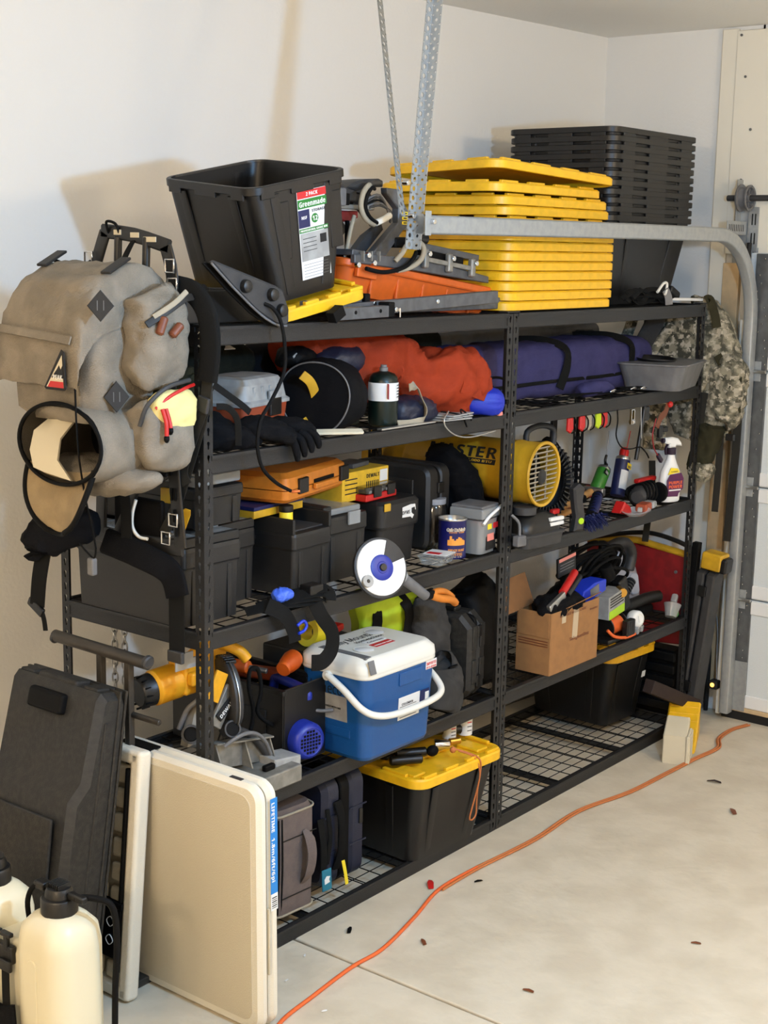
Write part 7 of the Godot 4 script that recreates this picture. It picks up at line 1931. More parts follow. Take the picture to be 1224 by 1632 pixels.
	for k in 14:
		var a := -0.3 + 0.12 * k
		var d := Vector3.UP * cos(a) - gn.cross(Vector3.UP).normalized() * sin(a)
		P("guard_rib", mw(o).box(Vector3(0.19, 0.845, -0.10) + d * 0.112, Vector3(0.012, 0.012, 0.036), 0.003, Basis(gn.cross(d), d, gn).orthonormalized()), "black", o)
	P("guard_plate", mw(o).box(Vector3(0.125, 0.83, -0.05), Vector3(0.05, 0.13, 0.012), 0.004, Basis(Vector3.BACK, -0.6)), "machine_lt", o)
	P("name_plate", mw(o).box(Vector3(0.13, 0.83, -0.04), Vector3(0.03, 0.09, 0.006), 0.002, Basis(Vector3.BACK, -0.9)), "ink", o)
	txt(o, "DEWALT", 0.012, o.transform.affine_inverse() * Transform3D(Basis(Vector3.BACK, 0.67), Vector3(0.128, 0.826, -0.0365)), "white", true, 0.07)
	P("yellow_badge", mw(o).box(Vector3(0.095, 0.9, -0.045), Vector3(0.05, 0.09, 0.008), 0.002, Basis(Vector3.BACK, -0.5)), "yellow_tool", o)
	P("tube_end", mw(o).lathe([Vector2(0.022, -0.05), Vector2(0.026, -0.05), Vector2(0.026, 0.0), Vector2(0.021, 0.0), Vector2(0.021, -0.04)], MB.along(Vector3(0.135, 0.765, -0.02), Vector3(0.0, 0.86, 0.28)), 24), "grey_dk", o)
	P("tube_inside", mw(o).cyl(Vector3(0.136, 0.763, -0.024), Vector3(0.135, 0.764, -0.021), 0.0208, -1, 20), "black_m", o)
	P("vacuum_hose", mw(o).tube([Vector3(0.15, 0.745, -0.04), Vector3(0.2, 0.735, -0.05), Vector3(0.27, 0.69, -0.06), Vector3(0.33, 0.62, -0.06), Vector3(0.36, 0.58, -0.06)], 0.012, 8), "grey_dk", o)
	P("cord_loop", mw(o).tube([Vector3(0.1, 0.72, -0.02), Vector3(0.14, 0.745, 0.0), Vector3(0.2, 0.74, 0.0), Vector3(0.26, 0.7, -0.01), Vector3(0.3, 0.64, -0.02)], 0.006, 8), "grey", o)
	# fence with two pockets and the base
	P("fence", mw(o).prism(PackedVector2Array([Vector2(0.09, 0.725), Vector2(0.335, 0.685), Vector2(0.335, 0.60), Vector2(0.09, 0.635)]), 0.006, 0.001, xf(Vector3(0, 0, -0.07))), "machine_lt", o)
	P("fence_top", mw(o).box(Vector3(0.212, 0.703, -0.055), Vector3(0.25, 0.006, 0.035), 0.002, Basis(Vector3.BACK, -0.16)), "machine_lt", o)
	for q in [[0.1, 0.68], [0.225, 0.66], [0.335, 0.642]]:
		P("fence_rib", mw(o).prism(PackedVector2Array([Vector2(0, -0.045), Vector2(0.045, -0.045), Vector2(0.01, 0.042), Vector2(0, 0.042)]), 0.005, 0.001, Transform3D(Basis(Vector3.UP, -PI / 2), Vector3(q[0], q[1], -0.068))), "machine_lt", o)
	P("base", mw(o).box(Vector3(0.2, 0.575, -0.06), Vector3(0.36, 0.055, 0.2), 0.006), "machine_lt", o)
	P("table_arm", mw(o).prism(PackedVector2Array([Vector2(0.3, 0.625), Vector2(0.42, 0.61), Vector2(0.42, 0.555), Vector2(0.4, 0.545), Vector2(0.3, 0.55)]), 0.09, 0.004, xf(Vector3(0, 0, -0.045))), "grey_lt", o)
	P("clamp_knob", mw(o).box(Vector3(0.27, 0.612, 0.0), Vector3(0.045, 0.02, 0.02), 0.006), "black_m", o)
	P("red_part", mw(o).box(Vector3(0.0, 0.64, -0.15), Vector3(0.03, 0.13, 0.03), 0.006), "red_dk", o)
	for k in 8: P("screw_ridge", mw(o).cyl(Vector3(-0.05 + 0.009 * k, 0.625, -0.11), Vector3(-0.046 + 0.009 * k, 0.625, -0.11), 0.02, -1, 14), "black", o)
	P("grey_bracket", mw(o).prism(PackedVector2Array([Vector2(0.0, 0.97), Vector2(0.09, 0.97), Vector2(0.09, 1.0), Vector2(0.07, 1.0), Vector2(0.07, 1.02), Vector2(0.02, 1.02), Vector2(0.02, 1.0), Vector2(0.0, 1.0)]), 0.006, 0.001, xf(Vector3(0, -0.02, -0.12))), "grey_lt", o)

	# cardboard box with its contents
	o = T("cardboard_box", "open brown cardboard box full of tools at the shelf front", "box", xf(Vector3(2.03, y, -0.055)))
	var W := 0.365
	var Dp := 0.155
	var H := 0.25
	m = mb()
	m.box(Vector3(0, 0.003, 0), Vector3(W, 0.005, Dp), 0.001)
	m.box(Vector3(0, H / 2, Dp / 2), Vector3(W, H, 0.004), 0.001)
	m.box(Vector3(0, H / 2, -Dp / 2), Vector3(W, H, 0.004), 0.001)
	m.box(Vector3(-W / 2, H / 2, 0), Vector3(0.004, H, Dp), 0.001)
	m.box(Vector3(W / 2, H / 2, 0), Vector3(0.004, H, Dp), 0.001)
	P("body", m, "carton", o)
	P("flap", mb().box(Vector3(-0.18, H + 0.055, -0.09), Vector3(0.2, 0.13, 0.004), 0.001, Basis(Vector3.RIGHT, -0.35) * Basis(Vector3.BACK, 0.06)), "carton_in", o)
	P("flap", mb().box(Vector3(0.05, H + 0.006, Dp / 2 - 0.008), Vector3(0.27, 0.004, 0.05), 0.001, Basis(Vector3.RIGHT, -0.5) * Basis(Vector3.BACK, 0.06)), "carton_in", o)
	P("folded_flap", mb().box(Vector3(-W / 2 - 0.0035, H - 0.05, 0.0), Vector3(0.003, 0.1, Dp - 0.01), 0.001), "carton", o)
	pb(o, "tape_strip", "tape", Vector3(-0.0, 0.185, Dp / 2 + 0.0026), Vector3(0.04, 0.13, 0.001), 0.0003, Basis(Vector3.BACK, -0.06))
	pb(o, "tape_strip", "tape", Vector3(-0.09, 0.222, Dp / 2 + 0.0026), Vector3(0.03, 0.05, 0.001), 0.0003)
	for k in 3:
		pb(o, "printed_line", "leather_br", Vector3(-W / 2 - 0.0026, 0.135 - 0.01 * k, 0.0), Vector3(0.001, 0.004, Dp - 0.02), 0.0002)
	txt(o, "HANDLE WITH CARE", 0.010, xf(Vector3(-0.02, 0.228, Dp / 2 + 0.0028)), "leather_br", true, 0.2)
	txt(o, "SafeguardBox", 0.014, xf(Vector3(0.035, 0.12, Dp / 2 + 0.0028)), "leather_br", true, 0.15)
	txt(o, "Bender", 0.009, xf(Vector3(0.14, 0.215, Dp / 2 + 0.0028)), "leather_br", true, 0.06)
	T1("black_cloth", bag(mb(), [Vector3(1.87, 0.78, -0.05), Vector3(1.89, 0.79, -0.04), Vector3(2.0, 0.80, -0.03), Vector3(2.1, 0.79, -0.04), Vector3(2.14, 0.78, -0.05)], [Vector2(0.03, 0.01), Vector2(0.055, 0.035), Vector2(0.06, 0.035), Vector2(0.05, 0.03), Vector2(0.02, 0.01)], Vector3.UP, 0.014, 14.0, 101), "dark_cloth", "black cloth stuffed in the cardboard box", "cloth")
	o = T("pipe_pliers", "red and black handled pliers lying across the cardboard box", "pliers", xf(Vector3(1.98, 0.855, -0.03)))
	P("handle", mb().tube([Vector3(0.12, 0.05, 0.0), Vector3(0.05, 0.03, 0.02), Vector3(-0.02, -0.005, 0.03)], 0.016, 8, 5), "red", o)
	P("handle", mb().tube([Vector3(0.14, 0.03, 0.01), Vector3(0.07, 0.015, 0.03), Vector3(0.0, -0.015, 0.04)], 0.014, 8, 5), "black", o)
	pb(o, "jaw", "steel", Vector3(-0.07, -0.03, 0.035), Vector3(0.12, 0.03, 0.02), 0.005, Basis(Vector3.BACK, 0.35))
	o = T("blue_packet", "bright blue box with a grey label on the cardboard box", "box", xf(Vector3(2.2, 0.80, -0.035), 0, 0, 12))
	P("box", mb().prism(PackedVector2Array([Vector2(-0.1, -0.02), Vector2(0.1, -0.02), Vector2(0.11, 0.025), Vector2(0.02, 0.045), Vector2(-0.07, 0.04)]), 0.08, 0.004), "blue", o)
	pb(o, "label", "grey", Vector3(0.01, 0.015, 0.041), Vector3(0.07, 0.035, 0.001), 0.0003)
	T1("printed_card", mb().box(Vector3.ZERO, Vector3(0.14, 0.08, 0.01), 0.003, Basis(Vector3.BACK, 0.1)), "black", "black printed card pack with a pink stripe behind the pliers", "pack", xf(Vector3(2.2, 0.905, -0.13)))
	P("stripe", mb().box(Vector3(0, 0.03, 0.0056), Vector3(0.13, 0.014, 0.001), 0.0003, Basis(Vector3.BACK, 0.1)), "pink", get_node("printed_card"))
	for k in 3: P("printed_line", mb().box(Vector3(0, -0.012 * k + 0.008, 0.0056), Vector3(0.11, 0.004, 0.001), 0.0003, Basis(Vector3.BACK, 0.1)), "grey", get_node("printed_card"))
	# tangle of black cable
	o = T("cable_tangle", "large tangle of black cable with a brass plug above the cardboard box", "cable", xf(Vector3(2.52, y + 0.2, -0.2)))
	for k in 15:
		var c := Vector3(2.5 + rng.randf_range(-0.05, 0.06), 0.82 + rng.randf_range(-0.04, 0.05), -0.2 + rng.randf_range(-0.05, 0.07))
		var rx := rng.randf_range(0.09, 0.2)
		var ry := rng.randf_range(0.05, 0.1)
		var ph := rng.randf() * 0.9 - 0.2
		var pts := []
		for s in 9:
			var a := TAU * s / 9.0
			pts.append(c + Vector3(cos(a) * rx, sin(a) * ry + cos(a) * rx * -0.25 * ph, sin(a + ph) * 0.05))
		P("loop", mw(o).tube(pts, 0.0075, 7, 4, true), "rubber", o)
	P("tie", mw(o).cyl(Vector3(2.47, 0.86, -0.1), Vector3(2.5, 0.80, -0.09), 0.03, 0.03, 12, 0.005), "rubber", o)
	P("plug", mw(o).cyl(Vector3(2.58, 0.735, -0.09), Vector3(2.55, 0.735, -0.05), 0.02, 0.02, 16), "brass", o)
	P("connector", mw(o).box(Vector3(2.66, 0.70, -0.12), Vector3(0.07, 0.16, 0.05), 0.012, Basis(Vector3.BACK, 0.35)), "black", o)
	T1("fold_bag", bag(mb(), [Vector3(2.36, 0.62, -0.26), Vector3(2.38, 0.64, -0.26), Vector3(2.52, 0.68, -0.26), Vector3(2.66, 0.66, -0.26), Vector3(2.7, 0.62, -0.26)], [Vector2(0.05, 0.04), Vector2(0.08, 0.09), Vector2(0.08, 0.1), Vector2(0.07, 0.09), Vector2(0.03, 0.04)], Vector3.UP, 0.012, 10.0, 103), "black_m", "black bag under the cable tangle", "bag")
	# lime charger box
	o = T("charger_box", "small lime and white printed box under the cable tangle", "box", xf(Vector3(2.5, y + 0.105, -0.09), 0, 6, 4))
	pb(o, "box", "grey_lt", Vector3(0, 0.05, 0), Vector3(0.17, 0.1, 0.08), 0.003)
	pb(o, "lime_panel", "lime", Vector3(0.0, 0.018, 0.041), Vector3(0.16, 0.036, 0.002), 0.0005)
	for k in 4: pb(o, "printed_line", "ink", Vector3(0, 0.052 + 0.012 * k, 0.0406), Vector3(0.14, 0.005, 0.001), 0.0003)
	# cord reel below
	o = T("cord_reel", "black extension cord reel with bright orange cord under the lime box", "cord reel", xf(Vector3(2.49, y, -0.08)))
	pb(o, "base", "black", Vector3(0.0, 0.01, 0), Vector3(0.2, 0.02, 0.12), 0.006)
	for s in [-1.0, 1.0]: P("flange", mb().cyl(Vector3(s * 0.06 + 0.02, 0.055, 0), Vector3(s * 0.06 + 0.026, 0.055, 0), 0.05, -1, 24), "black", o)
	P("cord_winding", mb().cyl(Vector3(-0.03, 0.055, 0), Vector3(0.07, 0.055, 0), 0.04, -1, 20), "orange_cord", o)
	pb(o, "grille", "black", Vector3(0.06, 0.05, 0.065), Vector3(0.07, 0.07, 0.03), 0.006)
	for k in 4: pb(o, "slot", "grey_dk", Vector3(0.035 + 0.015 * k, 0.05, 0.081), Vector3(0.006, 0.055, 0.003), 0.001)
	P("cord_tail", mb().tube([Vector3(-0.08, 0.06, 0.04), Vector3(-0.05, 0.03, 0.06), Vector3(0.03, 0.012, 0.07), Vector3(0.11, 0.012, 0.07)], 0.007, 8), "orange_cord", o)
	o = T("clear_fitting", "clear plastic cord end fittings lying beside the cord reel", "fitting", xf(Vector3(2.63, y + 0.002, -0.02), 0, 20, 0))
	for q in [[0.0, 0.0], [0.05, 0.01], [0.03, -0.03]]: pb(o, "body", "lid_clear", Vector3(q[0], 0.016, q[1]), Vector3(0.04, 0.03, 0.028), 0.008)
	# vacuum with clear dome
	o = T("steam_vacuum", "clear domed tank of a black handheld vacuum behind the white cap", "vacuum", xf(Vector3(2.93, y, -0.24)))
	m = mw(o)
	var R := []
	for e in [[0.0, 0.10], [0.03, 0.105], [0.1, 0.1], [0.16, 0.085], [0.22, 0.06], [0.26, 0.035], [0.275, 0.01]]:
		var r := PackedVector3Array()
		for i in 28:
			var a := TAU * i / 28
			r.append(Vector3(2.94 - e[0] * 0.18 + cos(a) * e[1] * 1.0, 0.60 + e[0], -0.26 + sin(a) * e[1] * 0.65))
		R.append(r)
	m.loft(R, false, true)
	P("tank", m, "clear_dome", o)
	P("recess", mw(o).prism(rr(0.055, 0.1, 0.02, 4), 0.012, 0.004, xf(Vector3(2.91, 0.69, -0.19), -12, -18, 0)), "clear_dome", o)
	P("body", mw(o).box(Vector3(2.78, 0.72, -0.3), Vector3(0.16, 0.24, 0.12), 0.03), "black", o)
	P("arch_handle", mw(o).tube([Vector3(2.68, 0.88, -0.22), Vector3(2.76, 0.90, -0.2), Vector3(2.84, 0.885, -0.2), Vector3(2.89, 0.83, -0.2), Vector3(2.87, 0.76, -0.2)], 0.025, 10), "grey_dk", o)
	for k in 6: P("hose_ring", mw(o).cyl(Vector3(2.8 + 0.012 * k, 0.66 + 0.01 * k, -0.18), Vector3(2.806 + 0.012 * k, 0.664 + 0.01 * k, -0.18), 0.022, -1, 14), "grey_dk", o)
	T1("vacuum_tube", mb().tube([Vector3(2.58, 0.645, -0.15), Vector3(2.75, 0.625, -0.14), Vector3(2.9, 0.635, -0.12), Vector3(2.98, 0.635, -0.1)], 0.027, 12), "black", "thick black vacuum tube lying in front of the clear dome", "tube")
	T1("black_hose", mb().tube([Vector3(2.62, 0.575, -0.12), Vector3(2.75, 0.572, -0.13), Vector3(2.88, 0.572, -0.14), Vector3(2.97, 0.575, -0.15)], 0.03, 12), "rubber", "thick black hose lying low on the shelf behind the white cap", "hose")
	o = T("white_disc", "round white plastic cap facing out at the shelf front", "cap", xf(Vector3(2.66, 0.60, -0.03)))
	var cf := MB.along(Vector3(0, 0, -0.03), Vector3(-0.25, 0.12, 1.0))
	P("cap", mb().lathe([Vector2(0.0, 0.0), Vector2(0.034, 0.0), Vector2(0.037, 0.006), Vector2(0.037, 0.035), Vector2(0.032, 0.042), Vector2(0.022, 0.044), Vector2(0.02, 0.041), Vector2(0, 0.041)], cf, 30), "white", o)
	P("bar", mb().box(cf * Vector3(0, 0.043, 0), Vector3(0.03, 0.008, 0.006), 0.002, cf.basis * Basis(Vector3.RIGHT, PI / 2)), "white", o)
	T1("cap_stem", mb().cyl(Vector3(2.7, 0.56, -0.1), Vector3(2.67, 0.592, -0.06), 0.014), "black", "short black stem behind the white cap", "stem")
	o = T("green_nozzle", "clear green spray nozzle at the far end of the shelf front", "nozzle", xf(Vector3(2.95, y + 0.002, -0.015), 0, 15, 0))
	P("cup", mb().lathe([Vector2(0, 0), Vector2(0.025, 0), Vector2(0.034, 0.04), Vector2(0.04, 0.06), Vector2(0.036, 0.062)], Transform3D(Basis(Vector3.BACK, -0.5), Vector3(-0.02, 0.02, 0)), 20), "lid_clear", o)
	P("green_insert", mb().ball(Vector3(0.0, 0.035, 0.01), Vector3(0.022, 0.022, 0.022), 14), "green_can", o)
	pb(o, "trigger", "lid_clear", Vector3(0.04, 0.09, 0), Vector3(0.05, 0.03, 0.03), 0.01, Basis(Vector3.BACK, 0.6))
	# red panel beyond the rack end
	o = T("red_board", "flat red board with a yellow edge and arched black tube beyond the rack", "board", xf(Vector3(3.16, 0.0, -0.33)))
	P("panel", mw(o).prism(PackedVector2Array([Vector2(-0.58, 0.33), Vector2(-0.03, 0.38), Vector2(-0.04, 0.80), Vector2(-0.34, 0.825), Vector2(-0.58, 0.80)]), 0.03, 0.006, Transform3D(Basis(Vector3.UP, -PI / 2), Vector3(3.16, 0, 0)) ), "red_dk", o)
	P("yellow_edge", mw(o).tube([Vector3(3.15, 0.805, -0.04), Vector3(3.15, 0.825, -0.2), Vector3(3.15, 0.838, -0.34), Vector3(3.15, 0.81, -0.58)], 0.017, 8), "yellow_heat", o)
	P("arch_tube", mw(o).tube([Vector3(3.13, 0.80, 0.0), Vector3(3.13, 0.85, -0.04), Vector3(3.13, 0.885, -0.2), Vector3(3.13, 0.875, -0.33), Vector3(3.13, 0.83, -0.52)], 0.011, 8), "black", o)
	P("rivet", mw(o).cyl(Vector3(3.142, 0.72, -0.1), Vector3(3.135, 0.72, -0.1), 0.008), "grey", o)

# ---------------------------------------------------------------- bottom shelf and floor
func go_bottom() -> void:
	var y := 0.052
	var o: Node3D
	var m: MB
	# tote with yellow lid, front
	o = T("lidded_tote", "black tote with a yellow lid on the bottom shelf beside the middle post", "tote", xf(Vector3(1.195, y, -0.215), 0, -3, 0), "lidded totes on the bottom shelf")
	tote_parts(o, 0.475, 0.60, 0.315, 0.78, 0.78, "black", false)
	var ld := Node3D.new()
	ld.name = "lid"
	o.add_child(ld)
	ld.position = Vector3(0, 0.318, 0)
	lid_parts(ld, 0.495, 0.63, 0.036)
	o = T("lidded_tote", "black tote with a yellow lid at the far end of the bottom shelf", "tote", xf(Vector3(2.885, y, -0.4), 0, -4, 0), "lidded totes on the bottom shelf")
	tote_parts(o, 0.36, 0.5, 0.325, 0.80, 0.80, "black", false)
	ld = Node3D.new()
	ld.name = "lid"
	o.add_child(ld)
	ld.position = Vector3(0, 0.328, 0)
	lid_parts(ld, 0.385, 0.53, 0.034)
	P("sticker", mb().box(Vector3(0.125, 0.2, 0.229), Vector3(0.03, 0.03, 0.002), 0.0006, Basis(Vector3.RIGHT, 0.15)), "paper", o)
	# things on the front tote's lid (its top is at 0.39)
	var tb := 0.395
	var hs := [[Vector3(0.99, tb + 0.012, -0.09), Vector3(1.085, tb + 0.012, -0.02), "black round tool handle, nearest on the yellow tote lid"], [Vector3(1.06, tb + 0.012, -0.12), Vector3(1.15, tb + 0.014, -0.05), "black round tool handle, second from the near end of the yellow lid"], [Vector3(1.27, tb + 0.03, -0.16), Vector3(1.40, tb + 0.026, -0.075), "black round tool handle by the small cans on the yellow lid"]]
	for h in hs:
		T1("breaker_bar", mb().cyl(h[0], h[1], 0.0165, 0.0165, 16, 0.004), "black", h[2], "tool")
	T1("black_bracket_bar", mb().box(Vector3(1.16, tb + 0.008, -0.17), Vector3(0.32, 0.012, 0.03), 0.003, Basis(Vector3.UP, 0.25)), "black", "flat black bar lying at the back of the yellow tote lid", "bar")
	T1("metal_bushing", mb().cyl(Vector3(1.21, tb + 0.02, -0.06), Vector3(1.25, tb + 0.018, -0.02), 0.019, 0.016, 16, 0.003), "chrome", "shiny metal bushing lying on the yellow tote lid", "bushing")
	T1("metal_bushing", mb().cyl(Vector3(1.29, tb + 0.012, -0.05), Vector3(1.33, tb + 0.012, -0.03), 0.012, 0.012, 12, 0.002), "brass", "small dull brass bushing lying beside the shiny one on the lid", "bushing")
	T1("rubber_ball", mb().ball(Vector3(1.16, tb + 0.018, -0.03), Vector3(0.026, 0.02, 0.02), 14), "rubber", "small black rubber ball in the middle of the yellow tote lid", "ball")
	for c in [[1.352, -0.095, 0.026, 0.062, "small white labelled can with a steel cap, the lower one on the yellow lid"], [1.425, -0.075, 0.027, 0.078, "small white labelled can with a steel cap, the taller one on the yellow lid"]]:
		o = T("cement_can", c[4], "can", xf(Vector3(c[0], tb + 0.002, c[1])), "small cans on the tote lid")
		P("can", mb().lathe([Vector2(0, 0), Vector2(c[2], 0), Vector2(c[2], c[3]), Vector2(c[2] - 0.006, c[3] + 0.004), Vector2(c[2] - 0.01, c[3] + 0.006)], Transform3D(), 24), "paper", o)
		P("cap", mb().lathe([Vector2(c[2] - 0.008, c[3] + 0.002), Vector2(c[2] - 0.007, c[3] + 0.02), Vector2(c[2] - 0.01, c[3] + 0.022), Vector2(0, c[3] + 0.022)], Transform3D(), 20), "steel", o)
		for k in 3: P("label_line", mb().box(Vector3(-0.3, 0, 0.95).normalized() * (c[2] + 0.0003) + Vector3(0, c[3] * (0.25 + 0.2 * k), 0), Vector3(0.02, 0.004, 0.001), 0.0002, Basis(Vector3.UP, -0.3)), "red_label" if k == 2 else "grey", o)
	o = T("orange_string", "loop of orange string hanging down the front of the lidded tote", "string")
	P("string", mb().tube([Vector3(1.2, tb + 0.03, 0.03), Vector3(1.24, tb + 0.012, 0.07), Vector3(1.262, tb - 0.01, 0.105), Vector3(1.268, 0.33, 0.105), Vector3(1.262, 0.26, 0.095), Vector3(1.252, 0.2, 0.085), Vector3(1.246, 0.16, 0.08), Vector3(1.265, 0.15, 0.08), Vector3(1.285, 0.165, 0.08), Vector3(1.28, 0.21, 0.085), Vector3(1.266, 0.27, 0.097), Vector3(1.262, 0.34, 0.107), Vector3(1.245, tb, 0.09), Vector3(1.215, tb + 0.02, 0.045)], 0.003, 6), "cord_tan", o)
	P("knot", mb().ball(Vector3(1.2, tb + 0.025, 0.03), Vector3(0.012, 0.012, 0.012), 10), "cord_tan", o)
	# suitcases
	o = T("grey_suitcase", "small grey fabric suitcase standing on end on the bottom shelf", "suitcase", xf(Vector3(0.46, y, -0.24), 0, -4, 0))
	m = mb()
	m.loft([ringy(rr(0.17, 0.37, 0.03, 4), 0.0), ringy(rr(0.185, 0.39, 0.035, 4), 0.015), ringy(rr(0.19, 0.395, 0.035, 4), 0.17), ringy(rr(0.187, 0.392, 0.035, 4), 0.34), ringy(rr(0.165, 0.37, 0.035, 4), 0.365)], false)
	P("body", m, "suit_grey", o)
	for h in [0.012, 0.35]:
		var pts := []
		for q in rr(0.19, 0.395, 0.035, 4): pts.append(Vector3(q.x, h, q.y))
		P("piping", mb().tube(pts, 0.004, 6, 1, true), "strap_beige", o)
	for x in [-0.075, -0.06]:
		P("zip", mb().band([Vector3(x, 0.02, 0.192), Vector3(x, 0.18, 0.199), Vector3(x, 0.34, 0.195)], 0.007, 0.004, Vector3.BACK, 4), "black_m", o)
	P("handle", mb().band([Vector3(0.03, 0.1, 0.2), Vector3(0.035, 0.14, 0.225), Vector3(0.04, 0.2, 0.232), Vector3(0.04, 0.25, 0.222), Vector3(0.035, 0.28, 0.2)], 0.04, 0.005, Vector3.BACK, 6, false, [0.5, 1.0, 1.0, 1.0, 0.4]), "suit_grey", o)
	for h in [0.07, 0.265]: P("seam", mb().band([Vector3(-0.06, h, 0.199), Vector3(0.09, h + 0.002, 0.199)], 0.004, 0.002, Vector3.BACK, 1), "strap_grey", o)
	o = T("navy_suitcase", "navy blue hard suitcase with black straps standing beside the grey one", "suitcase", xf(Vector3(0.735, y, -0.3), 0, -2, 0))
	for s in [-1.0, 1.0]:
		P("shell", mb().prism(rr(0.46, 0.385, 0.05, 5, Vector2(0, 0.195)), 0.085, 0.018, Transform3D(Basis(Vector3.UP, PI / 2), Vector3(s * 0.062, 0, 0))), "navy_case", o)
		for k in 2: P("groove", mb().box(Vector3(s * 0.062, 0.13 + 0.13 * k, 0.231), Vector3(0.085, 0.006, 0.004), 0.001), "navy_case", o)
	P("zip_band", mb().prism(rr(0.455, 0.38, 0.05, 5, Vector2(0, 0.195)), 0.045, 0.004, Transform3D(Basis(Vector3.UP, PI / 2), Vector3.ZERO)), "black_m", o)
	P("carry_handle", mb().band([Vector3(-0.05, 0.07, 0.232), Vector3(-0.045, 0.14, 0.252), Vector3(-0.045, 0.24, 0.254), Vector3(-0.05, 0.31, 0.235)], 0.035, 0.012, Vector3.BACK, 5), "rubber", o)
	pb(o, "lock", "black", Vector3(0.075, 0.22, 0.232), Vector3(0.018, 0.055, 0.008), 0.004)
	P("clip_strap", mb().band([Vector3(-0.115, 0.26, 0.22), Vector3(-0.118, 0.17, 0.24), Vector3(-0.115, 0.08, 0.235)], 0.03, 0.006, Vector3.BACK, 4), "strap", o)
	P("clip_strap", mb().band([Vector3(-0.09, 0.29, 0.228), Vector3(-0.088, 0.2, 0.242), Vector3(-0.095, 0.1, 0.235)], 0.02, 0.006, Vector3.BACK, 4), "strap", o)
	o = T("luggage_tag", "teal luggage tag with a white emblem hanging from the navy suitcase", "tag", xf(Vector3(0.585, 0.125, -0.03), 0, -10, 3))
	pb(o, "tag", "teal", Vector3.ZERO, Vector3(0.04, 0.075, 0.004), 0.0018)
	P("emblem", mb().prism(PackedVector2Array([Vector2(-0.01, -0.012), Vector2(0.012, -0.008), Vector2(0.008, 0.002), Vector2(0.013, 0.012), Vector2(-0.002, 0.016), Vector2(-0.011, 0.006)]), 0.001, 0.0002, xf(Vector3(0, -0.002, 0.0024))), "paper", o)
	T1("yellow_tie", mb().band([Vector3(0.668, 0.165, -0.03), Vector3(0.672, 0.12, -0.022), Vector3(0.678, 0.08, -0.02)], 0.012, 0.002, Vector3(-0.4, 0, 0.9), 4), "yellow_ink", "bright yellow plastic strip hanging below the navy suitcase's handle", "strip")
	# far end of the bottom shelf
	T1("steel_beam", mb().box(Vector3(2.93, 0.20, 0.02), Vector3(0.42, 0.06, 0.05), 0.003, Basis(Vector3.UP, -0.12) * Basis(Vector3.BACK, -0.42)), "rust", "rusty dark steel bar slanting down to the floor at the rack's far end", "bar")
	o = T("slatted_crate", "black slatted plastic crate behind the rusty bar beyond the rack", "crate", xf(Vector3(3.26, 0.0, -0.32)))
	pb(o, "core", "black_m", Vector3(0, 0.16, 0), Vector3(0.1, 0.32, 0.4), 0.006)
	for k in 5: pb(o, "slat", "black", Vector3(-0.055, 0.05 + 0.06 * k, 0), Vector3(0.02, 0.04, 0.42), 0.005)

